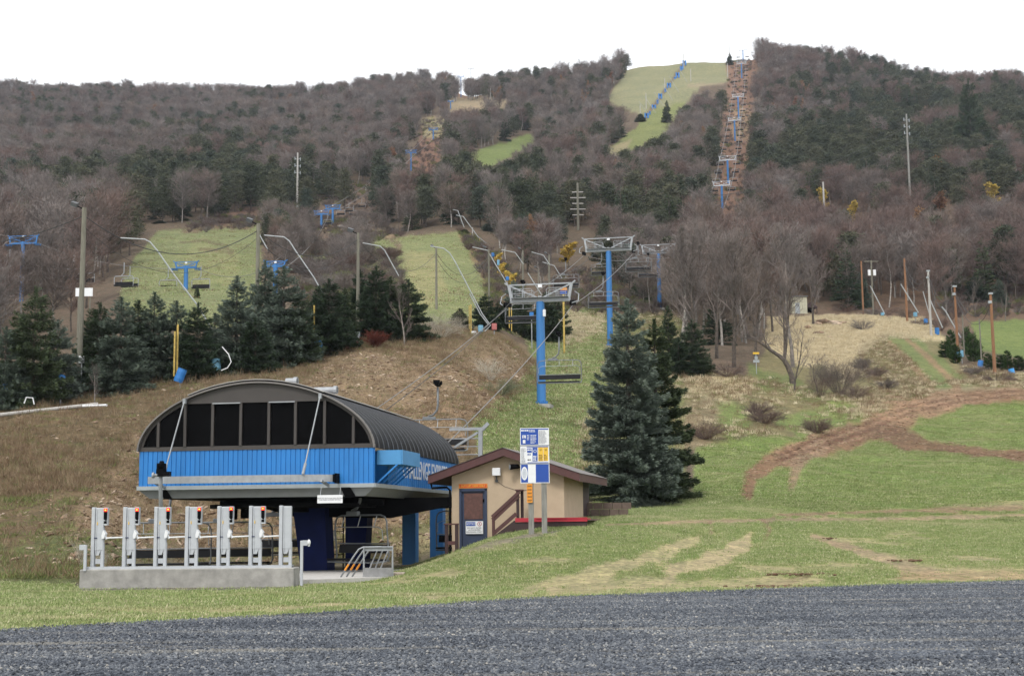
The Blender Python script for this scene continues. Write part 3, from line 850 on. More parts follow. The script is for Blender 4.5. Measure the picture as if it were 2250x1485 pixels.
def conifer(seed, H, R, n=9000, sl=.28, sw=.075, power=.8, whorls=None, droop=.3, up=.25, gap=0.0, base=.03, ragged=.18, shelf=.12):
    """evergreen: trunk, whorls of boughs, sprays of needles along every bough"""
    rs = np.random.RandomState(seed)
    seg = [(0, 0, -.2, 0, 0, H * .5, H * .018 + .03, H * .012 + .01), (0, 0, H * .5, 0, 0, H * .98, H * .012 + .01, .012)]
    whorls = whorls or int(H * 2.6)
    boughs = []
    for i in range(whorls):
        t = base + (1 - base) * ((i + rs.rand() * .6) / whorls)
        L = R * (1 - t) ** power * (1 if t > .12 else .85 + t) + .05
        if gap and rs.rand() < gap: continue
        nb = int(6 + 5 * (1 - t)) if L > .3 else 4
        for k in range(nb):
            az = rs.rand() * 6.283; t = min(max(t + rs.normal() * .4 / whorls, .01), .995)
            boughs.append((t * H * .97, az, L * (1 - ragged + 2 * ragged * rs.rand() - ragged * .5 * (rs.rand() < .2)), t))
    B = np.array(boughs)
    wt = B[:, 2] ** 1.6; wt /= wt.sum()
    ix = rs.choice(len(B), n, p=wt)
    z0, az, L, t = B[ix].T
    s = rs.rand(n) ** .6
    side = rs.normal(size=n) * .17 * (1.1 - s)
    rr = L * s
    dz = -droop * (1 - t) * rr + up * rr * s * (.3 + t) + rs.normal(size=n) * shelf * .5 * (.5 + L * .15)
    ca_, sa_ = np.cos(az), np.sin(az)
    P = np.stack([ca_ * rr - sa_ * side * L, sa_ * rr + ca_ * side * L, z0 + dz], 1)
    sg = np.sign(side) + rs.normal(size=n) * .3
    D = np.stack([ca_ - sa_ * sg * .8, sa_ + ca_ * sg * .8, -.18 + up * s + rs.normal(size=n) * .28], 1)
    top = rs.rand(n // 260)
    P2 = np.stack([0 * top, 0 * top, H * (.86 + .12 * top)], 1); D2 = np.stack([rs.normal(size=len(top)) * .9, rs.normal(size=len(top)) * .9, 1 + 0 * top], 1)
    v1, f1 = slivers(P, D, sl * (.6 + .8 * rs.rand(n)), sw * (.7 + .6 * rs.rand(n)), rs)
    v2, f2 = slivers(P2, D2, sl, sw, rs)
    for z, a_, l, t_ in boughs[::2]:
        e = (math.cos(a_) * l * .85, math.sin(a_) * l * .85, z - droop * (1 - t_) * l * .85 + up * l * .7 * (.3 + t_))
        seg.append((0, 0, z, *e, .02 + l * .008, .008))
    tb = tubes(seg, 5)
    V, F, _ = join([(v1, f1, 0), (v2, f2, 0)])
    V[:, 2] *= H / V[:, 2].max()
    return tb, (V, F)
def conifer_thing(name, parm, needles, label, group=None, loc=(0, 0, 0), rz=0, cat='evergreen tree'):
    tb, cr = parm
    root = empty(name, loc, rz, label, cat, group)
    link('trunk', np_mesh('trunk', tb[0], tb[1], M_BARKD), root)
    link('crown', np_mesh('crown', cr[0], cr[1], needles), root)
    return freeze(root)
def far_pine(seed, H, R, clumps=26, n=900):
    """broad irregular pine of the hillside: clumps of needles on short limbs"""
    rs = np.random.RandomState(seed)
    seg = [(0, 0, 0, rs.normal() * .15, rs.normal() * .15, H * .95, .16, .03)]
    P, D = [], []
    for k in range(clumps):
        t = .22 + .76 * (k + rs.rand()) / clumps
        az = k * 2.4 + rs.rand()
        L = R * (1 - .75 * t ** 1.6) * (.5 + .7 * rs.rand())
        c = np.array([math.cos(az) * L, math.sin(az) * L, H * t + L * .12])
        seg.append((0, 0, H * t * .96, *c, .05, .02))
        m = n // clumps
        q = rs.normal(size=(m, 3)) * np.array([.48, .48, .24]) * (R * .36)
        P.append(c * np.array([.8, .8, 1]) + q); D.append(q * .8 + rs.normal(size=(m, 3)) * .3 + np.array([0, 0, .25]))
    P = np.concatenate(P); D = np.concatenate(D)
    tw = slivers(P, D, .35 + .35 * rs.rand(len(P)), .11 + .10 * rs.rand(len(P)), rs)
    a = tubes(seg[:1], 5); b = tubes(seg[1:], 3)
    return a, b, tw
def leafy(seed, H, R, n=900, leaf=(.22, .2), crown0=.3):
    rs = np.random.RandomState(seed)
    S, tips = skeleton(seed, H, levels=2, kids=(10, 5), r0=.1, start=crown0, spread=.7)
    z = S[:, [2, 5]].max(); S[:, :8] *= H / z
    src = S[S[:, 8] >= 1]
    ix = rs.randint(0, len(src), n); f = rs.rand(n, 1)
    P = src[ix, :3] * (1 - f) + src[ix, 3:6] * f + rs.normal(size=(n, 3)) * .16
    tw = slivers(P, rs.normal(size=(n, 3)), leaf[0] * (.6 + .8 * rs.rand(n)), leaf[1], rs)
    return tubes(S[S[:, 8] < 1][:, :8], 5), tubes(src[:, :8], 3), tw
def bush_mesh(seed, H, R, stems=40, kids=5, rr=.018, sub=4, flare=1.0):
    rs = np.random.RandomState(seed)
    S = []
    for i in range(stems):
        az = rs.rand() * 6.283; tl = (.15 + .85 * rs.rand()) * flare
        d = np.array([math.cos(az) * tl * R / H, math.sin(az) * tl * R / H, 1.0]); L = H * (.75 + .35 * rs.rand()) / max(.6, np.linalg.norm(d)) * (1.15 if tl > .6 else 1)
        d /= np.linalg.norm(d); p = np.array([math.cos(az), math.sin(az), 0]) * .12 * R * rs.rand()
        pts = [p]
        for k in range(3):
            d = d + rs.normal(size=3) * .08; d /= np.linalg.norm(d); pts.append(pts[-1] + d * L / 3)
        r = np.linspace(rr, rr * .4, 4)
        for k in range(3): S.append((*pts[k], *pts[k + 1], r[k], r[k + 1]))
        for j in range(kids):
            t = .35 + .6 * rs.rand(); k = min(int(t * 3), 2); q = pts[k] + (pts[k + 1] - pts[k]) * (t * 3 - k)
            e = d + rs.normal(size=3) * .45; e /= np.linalg.norm(e); l = L * .3 * (.5 + rs.rand()); q2 = q + e * l
            S.append((*q, *q2, rr * .5, rr * .3))
            for _ in range(sub):
                f = .3 + .7 * rs.rand(); g = e + rs.normal(size=3) * .5; g /= np.linalg.norm(g)
                q3 = q + e * l * f; S.append((*q3, *(q3 + g * l * .45), rr * .32, rr * .2))
    S = np.array(S); S[:, :8] *= H / max(S[:, 5].max(), .01)
    q_ = R / np.percentile(np.hypot(S[:, 3], S[:, 4]), 97); S[:, [0, 1, 3, 4]] *= q_
    return tubes(S, 3)

# ---- where the woods stand
CLEAR = [
 [(285,640),(300,560),(345,506),(572,490),(572,700),(260,700)],
 [(800,530),(860,523),(1010,512),(1060,540),(1140,600),(1160,700),(900,700),(860,600)],
 [(692,448),(750,440),(756,512),(690,512)],
 [(395,512),(480,480),(580,462),(585,500)],
 [(770,408),(820,402),(826,440),(790,462),(765,440)],
 [(885,385),(890,330),(920,310),(925,262),(978,262),(972,310),(962,375)],
 [(985,226),(1060,222),(1130,228),(1110,235),(1040,245),(985,248)],
 [(1009,165),(1018,165),(1018,214),(1009,214)],
 [(888,325),(918,325),(912,378),(890,378)],
 [(235,570),(300,565),(300,625),(240,625)],
 [(150,570),(215,570),(215,612),(150,612)],
 [(1022,358),(1030,336),(1090,318),(1165,295),(1183,305),(1150,330),(1080,364)],
 [(1335,225),(1345,200),(1383,148),(1512,120),(1600,120),(1597,180),(1530,215),(1490,240),(1400,250)],
 [(1320,350),(1330,332),(1390,285),(1420,245),(1505,225),(1470,285),(1420,310)],
 [(1596,140),(1618,90),(1656,100),(1654,200),(1645,300),(1632,400),(1618,470),(1556,470),(1572,380),(1584,300),(1598,200)],
 [(1500,990),(1505,810),(1650,812),(1690,698),(2030,697),(2100,760),(2260,830),(2260,990)],
 [(1150,700),(1220,610),(1350,620),(1350,760)],
 [(2140,708),(2500,690),(2500,790),(2250,790),(2160,770)],
]
CLEAR += [[(p - 3, b), (p + 3, b), (p + 3, a - 6), (p - 3, a - 6)] for p, a, b in ((680,232,200),(766,236,210),(774,205,187),(820,230,217),(868,198,177),(886,258,221),(958,192,164),(990,190,171),(1078,222,195),(1137,197,181),(1224,258,230),(1311,345,325),(138,420,392))]
# views kept open only in front of something: polygon and how far away that thing stands
AUT = [(1254, 590, 533, 0, 1.5), (1822, 470, 415, 0, 1.1), (1889, 495, 443, 0, 1.1), (2200, 455, 404, 0, 1.5), (2080, 478, 428, 1, 1.5), (430, 354, 328, 0, 1.2), (2020, 246, 215, 1, 1.8)]
VIEWS = [([(-10,505),(100,505),(90,552),(0,552)], 210), ([(648,336),(658,336),(658,448),(648,448)], 392), ([(1254,402),(1288,402),(1280,525),(1264,525)], 322),
         ([(1983,251),(2006,251),(2006,412),(1990,412)], 402), ([(1805,400),(1816,400),(1816,460),(1805,460)], 392)]
for p_, yb_, yt_, k_, w_ in AUT:
    VIEWS.append(([(p_ - 16, yt_ + 2), (p_ + 16, yt_ + 2), (p_ + 14, yb_ - 14), (p_ - 14, yb_ - 14)], G(p_, yb_).y + 1.5))
def forest_points():
    rs = np.random.RandomState(21)
    pts = []
    Y = 118.0
    while Y < 1075:
        sp = 5.2 if Y < 320 else 6.2 if Y < 600 else 7.4
        xs_ = np.arange(-.46 * Y, .46 * Y, sp)
        pts.append(np.stack([xs_ + rs.rand(len(xs_)) * sp * .95, Y + rs.rand(len(xs_)) * sp * .95], 1))
        Y += sp * .88
    P = np.concatenate(pts)
    x, y = P.T
    z = heights(x, y)
    bx, by = proj(x, y, z)
    ymin = np.interp(bx, [-200,285,290,570,572,640,645,860,865,1095,1100,1330,1335,1500,1505,1680,1685,2100,2110,2400],
                         [135,135,345,345,190,190,215,215,314,314,205,205,195,195,165,165,247,247,262,262])
    ok = (y > ymin)
    h = 8.0 + 5.5 * rs.rand(len(P))
    h = np.where((bx > 640) & (bx < 880) & (y < 330), 3.5 + 2.5 * rs.rand(len(P)), h)
    h = np.where((bx > 572) & (bx < 640) & (y < 330), 5 + 2.5 * rs.rand(len(P)), h)
    h = np.where((bx > 1100) & (bx < 1500) & (y < 300), 5.5 + 3 * rs.rand(len(P)), h)
    for poly in CLEAR:
        for f in (0.0, .3, .6, .97):
            tx, ty = proj(x, y, z + h * f)
            ok &= ~(poly_sd(tx, ty, poly) > (1.5 if f > .5 else 0))
            if f in (.6, .97):
                o_ = (.17 if f == .6 else .08) * h * FPX / y
                for s_ in (-1, 1): ok &= ~(poly_sd(tx + s_ * o_, ty, poly) > 2.0)
    for poly, ylim in VIEWS:
        for f in (.3, .6, .8, .97):
            tx, ty = proj(x, y, z + h * f)
            o_ = (.40 if f < .9 else .15) * h * FPX / y
            for s_ in (-1, -.5, 0, .5, 1): ok &= ~((poly_sd(tx + s_ * o_, ty, poly) > 1.0) & (y < ylim))
    P, z, h, bx, by = P[ok], z[ok], h[ok], bx[ok], by[ok]
    x, y = P.T
    n = len(P)
    # how evergreen, how rusty
    g = lambda cx, cy, sx_, sy_: np.exp(-((bx - cx) / sx_) ** 2 - ((by - cy) / sy_) ** 2)
    ev = .16 + 1.0 * g(1250, 500, 330, 95) + .3 * g(300, 450, 300, 80) + .5 * g(80, 500, 200, 60) + 1.0 * g(2150, 350, 240, 120) + .6 * g(700, 470, 300, 70) + .5 * g(1800, 380, 200, 60) \
        + .35 * g(120, 260, 140, 40) + .35 * g(560, 380, 220, 60) + .4 * g(950, 430, 200, 60) + .4 * g(700, 440, 60, 60) + .35 * g(1500, 330, 160, 100) + .3 * g(1980, 200, 250, 60) + .5 * g(1180, 200, 120, 20)
    clump = fbm(x, y, 45, 3)
    ev = ev * (.45 + 1.3 * sstep(clump, .36, .60)) - .25 * g(1850, 560, 400, 90)
    ev = np.where((by > 520) & (bx > 1500), .12, ev)
    isev = rs.rand(n) < ev
    ruddy = rs.rand(n) < np.clip(.12 + .45 * sstep(bx, 1500, 1900) + .35 * sstep(fbm(x + 99, y, 30, 3), .55, .68), 0, .9)
    rust = (rs.rand(n) < .05 + .16 * g(1950, 250, 230, 60)) & (fbm(x, y + 400, 30, 2) > .5)
    v = rs.rand(n)
    k = np.where(ruddy, np.where(v < .5, 3, 4), np.where(v < .36, 0, np.where(v < .7, 1, 2)))
    k = np.where(rust, 8, k)
    k = np.where(isev, np.where(v < .42, 5, np.where(v < .8, 6, 7)), k)
    nearleft = (bx < 320) & (y < 250)
    k = np.where(nearleft & (k >= 5), np.where(v < .5, 0, 3), k)
    small = (bx > 640) & (bx < 880) & (y < 330)
    k = np.where(small, np.where(v < .5, 0, 1), k)
    return np.stack([x, y, z - .15], 1), h, k, rs.rand(n) * 6.28, bx, by
FP, FH, FK, FR, FBX, FBY = forest_points()
print('forest trees', len(FP), np.bincount(FK))
# prototypes, all 10 m tall
def mk_far():
    out = []
    specs = [(31, [M_BARK, M_TWIG], .28, .36, 3400), (32, [M_BARK, M_TWIG], .32, .30, 3000), (33, [M_BARK, M_TWIG], .40, .24, 2400),
             (34, [M_BARKD, M_TWIG_R], .28, .36, 3400), (35, [M_BARK, M_TWIG_R], .35, .28, 2800)]
    for sd, mm, c0, wd, n in specs:
        a, (V2, F2, _), _m = far_bare('t', sd, 10, mm, c0, wd, n)
        out.append((a, (V2, F2), mm))
    for sd, R, cl, n in ((41, 2.7, 36, 3000), (42, 2.2, 32, 2600)):
        a, b, tw = far_pine(sd, 10, R, cl, n)
        V2, F2, _ = join([(b[0], b[1], 0), (tw[0], tw[1], 0)])
        out.append((a, (V2, F2), [M_BARKD, M_PINE]))
    tb, cr = conifer(43, 10, 2.2, 3800, .42, .12, power=.85, whorls=24)
    out.append((tb, cr, [M_BARKD, M_FIR]))
    a, b, tw = leafy(44, 10, 3, 1100, (.34, .3))
    V2, F2, _ = join([(b[0], b[1], 0), (tw[0], tw[1], 0)])
    out.append((a, (V2, F2), [M_BARKD, M_RUST]))
    return out
FAR = mk_far()
FARM = []      # joined meshes for the far wood
for a, c, mm in FAR:
    V, F, mi = join([(a[0], a[1], 0), (c[0], c[1], 1)])
    FARM.append(np_mesh('woodland_tree', V, F, mm, mi))
FAR_LABEL = {0: ('bare_tree', 'leafless grey-brown tree with a rounded twiggy crown in the hillside wood', 'bare tree', 'leafless trees of the hillside wood'),
 5: ('pine_tree', 'dark olive pine with clumped boughs among the bare trees of the hillside', 'pine tree', 'evergreens of the hillside wood'),
 7: ('fir_tree', 'dark green pointed fir standing among the bare trees of the hillside', 'fir tree', 'pointed firs of the hillside wood'),
 8: ('oak_tree', 'hillside tree still holding rust-orange autumn leaves', 'oak tree', 'rust-leaved trees of the hillside wood'),
 3: ('bare_tree', 'leafless ruddy-brown tree with fine upswept twigs in the hillside wood', 'bare tree', 'ruddy leafless trees of the hillside wood'),
 2: ('bare_tree', 'slim leafless tree with a pale trunk in the hillside wood', 'bare tree', 'slim leafless trees of the hillside wood')}
ROOTS = {}
def far_root(k):
    if k in ROOTS: return ROOTS[k]
    base = 8 if k == 8 else 7 if k == 7 else 5 if k in (5, 6) else 3 if k in (3, 4) else 2 if k == 2 else 0
    nm, lb, ct, gr = FAR_LABEL[base]
    a, c, mm = FAR[k]
    r = empty(nm, (0, -900, -50), 0, lb, ct, gr)
    link('trunk', np_mesh('trunk', a[0], a[1], mm[0]), r)
    link('crown', np_mesh('crown', c[0], c[1], mm[1]), r)
    ROOTS[k] = [freeze(r), False]
    return ROOTS[k]
order = np.argsort(-(FH / FP[:, 1]))
inframe = (FBX > -40) & (FBX < 2290)
single = np.zeros(len(FP), bool)
for ks, lim in (((0, 1, 2, 3, 4), 280), ((5, 6, 7), 270), ((8,), 120)):
    c = 0
    for i in order:
        if FK[i] in ks and inframe[i]:
            single[i] = True; c += 1
            if c >= lim: break
for i in np.nonzero(single)[0]:
    R = far_root(int(FK[i])); s = FH[i] / 10
    sx = s * (.9 + .35 * ((i * 37) % 100) / 100)
    if not R[1]:
        R[1] = True; o = R[0]; o.location = FP[i]; o.rotation_euler = (0, 0, FR[i]); o.scale = (sx, sx, s)
    else: dup(R[0], FP[i], FR[i], scale=(sx, sx, s))
rest = ~single
rsx = np.random.RandomState(4)
sc3 = np.stack([FH / 10 * (.95 + .4 * rsx.rand(len(FP)))] * 2 + [FH / 10], 1)
scatter('woodland', FP[rest], FARM, FK[rest], FR[rest], sc3[rest], 'far wooded hillside of bare grey-brown trees mixed with evergreens', 'woodland')

# ---- ground cover
def sample(mask, n, seed, y0, y1):
    rs = np.random.RandomState(seed)
    w = mask * _YY ** 2 * ((_YY >= y0) & (_YY <= y1)) * (np.abs(_AA) < .42)
    w = w[:-1, :-1].ravel(); w = w / w.sum()
    ix = rs.choice(len(w), n, p=w)
    i, j = ix // (NA - 1), ix % (NA - 1)
    u, v = rs.rand(n), rs.rand(n)
    y = GY[i] * (1 - u) + GY[i + 1] * u
    a = GA[j] * (1 - v) + GA[j + 1] * v
    x = a * y
    return np.stack([x, y, heights(x, y)], 1), rs
def blades(seed, n, h, w, spread, lean=.35):
    rs = np.random.RandomState(seed)
    P = np.stack([rs.normal(size=n) * spread, rs.normal(size=n) * spread, np.full(n, -.01)], 1)
    D = np.stack([rs.normal(size=n) * lean, rs.normal(size=n) * lean, np.ones(n)], 1)
    return slivers(P, D, h * (.5 + .8 * rs.rand(n)), w, rs)
def mk(name, vf, m): return np_mesh(name, vf[0], vf[1], m)
# lawn
gmask = _lawn * (_YY > 8)
onlot = _YY < gravel_edge(_XX) - .15
gmask = gmask * (~onlot)
lum = np.clip((_C[..., 1] - _C[..., 0] * .93) * 60, 0.02, 1)     # thinner where the earth shows
P, rs = sample(gmask * lum, 150000, 1, 18, 62)
gr = [mk('grass_tuft', blades(1, 9, .055, .012, .06, .7), M_BLADE), mk('grass_tuft', blades(2, 7, .045, .014, .07, .8), M_BLADE), mk('grass_tuft', blades(3, 9, .075, .012, .05, .6), M_BLADE)]
scatter('grass', P, gr, rs.randint(0, 3, len(P)), rs.rand(len(P)) * 6.28, .7 + .7 * rs.rand(len(P)), 'short mown grass of the green field beside the gravel', 'grass')
P, rs = sample(gmask * lum, 60000, 2, 58, 125)
gr2 = [mk('grass_tuft', blades(4, 9, .07, .022, .14, .8), M_BLADE)]
scatter('distant_grass', P, gr2, np.zeros(len(P), int), rs.rand(len(P)) * 6.28, .7 + .7 * rs.rand(len(P)), 'short grass of the sloping green field by the dirt track', 'grass')
def inside(poly, rag=14, soft=6):
    nz = (fbm(_PX, _PY, 30.0, 4) - .5) * 2
    return sstep(poly_sd(_PX, _PY, poly) + nz * rag, -soft, soft)
slope = inside(PAINT[7][0], 6)
P, rs = sample(slope, 30000, 51, 60, 185)
gr3 = [mk('grass_tuft', blades(52, 9, .14, .03, .16, .7), M_BLADE), mk('grass_tuft', blades(53, 12, .22, .03, .2, .7), M_STRAW)]
scatter('slope_grass', P, gr3, (rs.rand(len(P)) < .05).astype(int), rs.rand(len(P)) * 6.28, .6 + .8 * rs.rand(len(P)), 'green grass of the slope under the nearest chairlift tower', 'grass')
runs = np.maximum(inside(PAINT[10][0], 4), inside(PAINT[12][0], 4)) * (_YY > 120) * (.25 + sstep(fbm(_XX, _YY, 14., 4), .42, .6))
P, rs = sample(runs, 9000, 54, 130, 345)
scatter('run_grass', P, [mk('grass_tuft', blades(55, 12, .12, .06, .4, .9), M_BLADE), mk('grass_tuft', blades(56, 12, .14, .05, .35, .9), M_BLADE), mk('grass_tuft', blades(57, 14, .3, .05, .4, .7), M_STRAW)], rs.choice(3, len(P), p=[.5, .36, .14]), rs.rand(len(P)) * 6.28, .6 + .9 * rs.rand(len(P)), 'grass and dry stalks of the two green ski runs', 'grass')
# dry weeds of the bank, the ditch and the rough ground
def inside(poly, rag=14, soft=6):
    nz = (fbm(_PX, _PY, 30.0, 4) - .5) * 2
    return sstep(poly_sd(_PX, _PY, poly) + nz * rag, -soft, soft)
bank = inside([(-900,1270),(-900,850),(200,850),(700,735),(1190,700),(1180,850),(1040,940),(985,1190),(900,1235),(300,1240),(180,1280)])
rock = np.clip(inside(PAINT[1][0], 30) + inside(PAINT[2][0], 30), 0, 1)
wd = [mk('weed_clump', blades(11, 22, .38, .016, .16, .45), M_STRAW), mk('weed_clump', blades(12, 14, .55, .016, .12, .35), M_STRAW), mk('weed_clump', blades(13, 26, .22, .022, .2, .8), M_STRAW), mk('weed_clump', blades(16, 26, .25, .022, .2, .7), M_WEEDG)]
wpatch = sstep(fbm(_XX, _YY, 7.0, 4), .40, .60)
P, rs = sample(bank * (1 - rock * .62) * (.25 + wpatch), 19000, 3, 40, 125)
low = (P[:, 1] < 60) & (rs.rand(len(P)) < .6)
scatter('bank_weeds', P, wd, np.where(low, 3, rs.choice(4, len(P), p=[.3, .2, .38, .12])), rs.rand(len(P)) * 6.28, .45 + .75 * rs.rand(len(P)), 'dry brown weeds covering the earth bank behind the lift station', 'weeds')
rough = np.clip(inside([(1500,1000),(1508,815),(1660,830),(1800,860),(1900,870),(1960,890),(1900,925),(1760,960),(1640,960)]) * .55 + inside([(1870,830),(1895,760),(1945,740),(2055,850),(2030,875),(1950,880)], 8)
    + inside([(1260,1110),(1268,950),(1300,900),(1335,950),(1310,1110)], 8) + inside([(2060,850),(2140,800),(2260,830),(2260,850)], 8) + inside([(1870,850),(2000,855),(2010,878),(1880,890)], 8) * .6
    + inside([(1500,820),(1660,838),(1640,870),(1510,880)], 8) + inside([(1510,960),(1515,900),(1560,890),(1590,960)], 8), 0, 1)
rough = np.maximum(rough, inside([(1300,1080),(1330,690),(1500,690),(1505,1060)], 8) * .5)
P, rs = sample(rough * (.3 + sstep(fbm(_XX, _YY, 6.0, 4), .42, .6)), 8000, 5, 66, 230)
scatter('rough_weeds', P, wd + [mk('weed_clump', blades(14, 26, .32, .03, .2, .5), M_TAN)], rs.randint(0, 5, len(P)), rs.rand(len(P)) * 6.28, .5 + .7 * rs.rand(len(P)), 'tall dry grass and weeds on the rough slope right of the big spruces', 'weeds')
strawm = inside([(1690,702),(1890,694),(2040,707),(2060,745),(1920,748),(1880,790),(1870,850),(1800,800),(1680,760)], 10) + inside([(1215,690),(1320,690),(1325,735),(1240,760)], 8)
P, rs = sample(strawm, 9000, 6, 120, 245)
scatter('dry_grass', P, [mk('straw_clump', blades(15, 22, .28, .05, .25, .6), M_TAN)], np.zeros(len(P), int), rs.rand(len(P)) * 6.28, .5 + .7 * rs.rand(len(P)), 'pale dry grass on the flat shelf below the wooded hill', 'dry grass')
# loose rock on the bank
def stone(seed, flat=.6):
    rs = np.random.RandomState(seed)
    t = (1 + 5 ** .5) / 2
    V = np.array([(-1, t, 0), (1, t, 0), (-1, -t, 0), (1, -t, 0), (0, -1, t), (0, 1, t), (0, -1, -t), (0, 1, -t), (t, 0, -1), (t, 0, 1), (-t, 0, -1), (-t, 0, 1)], float) / 1.9
    V *= 1 + rs.normal(size=(12, 1)) * .2; V[:, 2] *= flat; V[:, 0] *= 1.35
    F = np.array([(0, 11, 5), (0, 5, 1), (0, 1, 7), (0, 7, 10), (0, 10, 11), (1, 5, 9), (5, 11, 4), (11, 10, 2), (10, 7, 6), (7, 1, 8), (3, 9, 4), (3, 4, 2), (3, 2, 6), (3, 6, 8), (3, 8, 9), (4, 9, 5), (2, 4, 11), (6, 2, 10), (8, 6, 7), (9, 8, 1)])
    return V * .5, F
chips = [np_mesh('rock_chip', *stone(i, .35), M_CHIP) for i in range(4)]
P, rs = sample(rock * bank + bank * .12, 15000, 7, 40, 125)
scatter('loose_rock', P, chips, rs.randint(0, 4, len(P)), rs.rand(len(P)) * 6.28, .04 + .30 * rs.rand(len(P)) ** 7, 'loose tan and pinkish rock chips lying on the cut bank', 'rock chips', tilt=rs.normal(size=(len(P), 2)) * .35)
# scrub on the cleared strips, tufts straying onto the gravel, clods of torn earth
scrub = np.zeros_like(_PX)
for pl in ([(1597,132),(1660,132),(1650,300),(1640,400),(1625,480),(1545,480),(1575,380),(1600,200)], [(880,385),(925,262),(978,262),(962,375)], [(565,460),(640,520),(830,500),(830,400),(700,410)], [(395,510),(580,500),(580,452),(470,470)],
           [(1010,515),(1060,540),(1140,610),(1150,690),(1085,690),(1050,590)], [(690,500),(880,520),(760,535)], [(640,690),(660,530),(860,560),(900,690)], [(1180,690),(1220,600),(1500,600),(1500,690)], [(2060,700),(2400,690),(2400,560),(2060,600)]):
    scrub = np.maximum(scrub, inside(pl, 8))
scrub = scrub * np.where(_YY > 360, .22, 1.0)
P, rs = sample(scrub, 3800, 31, 130, 1000)
sb = [mk('scrub', bush_mesh(91 + i, 1.5, 1.3, stems=26, rr=.03, kids=4, sub=3), (M_TWIG, M_TWIG_R, M_WEEDG)[i]) for i in range(3)]
scatter('scrub', P, sb, rs.choice(3, len(P), p=[.4, .4, .2]), rs.rand(len(P)) * 6.28, .4 + .8 * rs.rand(len(P)), 'low brown scrub on the cleared strips between the woods', 'scrub')
rs = np.random.RandomState(33)
ex = rs.uniform(-14, 22, 5200); ey = gravel_edge(ex) + rs.normal(size=len(ex)) * .28 - .12
scatter('edge_tufts', np.stack([ex, ey, np.full(len(ex), .03)], 1), gr, rs.randint(0, 3, len(ex)), rs.rand(len(ex)) * 6.28, .8 + .8 * rs.rand(len(ex)), 'grass tufts straying over the edge of the gravel', 'grass')
cl = []
for px_, py_, n_, sx_ in ((1700, 1290, 90, .55), (1738, 1262, 50, .45), (1745, 1290, 30, .3), (1990, 1232, 20, .25), (1820, 1183, 16, .25)):
    c_ = G(px_, py_)
    cl.append(np.stack([c_.x + rs.normal(size=n_) * sx_, c_.y + rs.normal(size=n_) * .3, np.full(n_, c_.z + .01)], 1))
cl = np.concatenate(cl)
M_CLOD = veg_mat('torn_earth', [(0, (.09, .05, .03)), (1, (.16, .10, .065))])
scatter('earth_clods', cl, [np_mesh('earth_clod', *stone(70, .5), M_CLOD), np_mesh('earth_clod', *stone(71, .5), M_CLOD)], rs.randint(0, 2, len(cl)), rs.rand(len(cl)) * 6.28, .05 + .12 * rs.rand(len(cl)), 'torn brown clods of earth lying on the lawn near the gravel', 'clods')
tm = ((_C[..., 0] / _C[..., 1] > 1.38) & (_YY > 58) & (_YY < 150) & (_PX > 1560) & (_PY > 850)).astype(float)
P, rs = sample(tm, 4200, 61, 58, 150)
M_CLODT = veg_mat('track_earth', [(0, (.11, .062, .04)), (.5, (.20, .125, .08)), (1, (.33, .24, .165))])
scatter('track_clods', P, [np_mesh('earth_clod', *stone(72, .5), M_CLODT), np_mesh('earth_clod', *stone(73, .4), M_CLODT)], rs.randint(0, 2, len(P)), rs.rand(len(P)) * 6.28, .04 + .22 * rs.rand(len(P)) ** 4, 'churned orange-brown clods of the dirt track across the field', 'clods')
# gravel
rs = np.random.RandomState(8)
n = 330000
yy = np.sqrt(rs.rand(n) * (40 ** 2 - 12.5 ** 2) + 12.5 ** 2)
xx = (rs.rand(n) * 2 - 1) * .43 * yy
keep = yy < gravel_edge(xx) + (rs.rand(n) - .5) * .5
band = sstep(fbm(xx * .12, yy, 1.1, 3), .60, .72)
keep &= rs.rand(n) > band * .35
xx, yy = xx[keep], yy[keep]
P = np.stack([xx, yy, np.full(len(xx), .055)], 1)
st = [np_mesh('gravel_stone', *stone(20 + i, .62), M_STONE) for i in range(5)]
scatter('gravel', P, st, rs.randint(0, 5, len(P)), rs.rand(len(P)) * 6.28, .028 + .026 * rs.rand(len(P)) ** 2, 'loose blue-grey crushed stone of the parking area', 'gravel', tilt=rs.normal(size=(len(P), 2)) * .5)
print('stones', len(P))
# ------------------------------------------------------------------ paints and metals
BLUE = mat('blue_paint', (.012, .175, .50), .5, var=.14, scale=2.5, stretch=(1, 1, .3))
BLUE_L = mat('faded_blue_paint', (.065, .26, .52), .5, var=.08, scale=3)
BLUE_D = mat('navy_paint', (.006, .014, .085), .6, var=.15, scale=2, spec=.15)
BLUE_T = mat('tower_blue_paint', (.030, .165, .42), .5, var=.10, scale=2, stretch=(1, 1, .25))
GALV = mat('galvanised_steel', (.32, .335, .35), .5, .2, var=.14, scale=7)
GALV_L = mat('light_grey_steel', (.46, .48, .505), .45, .1, var=.08, scale=5)
TRIM = mat('grey_trim', (.33, .36, .37), .5, var=.12, scale=4, stretch=(.4, 1, 1))
TRIMD = mat('grey_underside', (.10, .105, .11), .6, var=.12, scale=3)
BRONZE = mat('bronze_sheet', (.048, .041, .037), .6, .0, var=.10, scale=2)
BRONZE_L = mat('bronze_cap', (.17, .155, .145), .4, .2, var=.12, scale=3)
ROOFD = mat('dark_roof_sheet', (.010, .011, .014), .5, .0, var=.5, scale=1.1, stretch=(1, .35, 1), spec=.14)
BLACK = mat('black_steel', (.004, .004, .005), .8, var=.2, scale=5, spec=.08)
BLACKV = mat('black_vinyl', (.009, .009, .011), .6, var=.25, scale=6, spec=.2)
CONC = mat('concrete', (.32, .31, .285), .9, var=.24, scale=3.5, bmp=.25)
CONC_L = mat('pale_concrete', (.45, .43, .40), .9, var=.12, scale=5, bmp=.2)
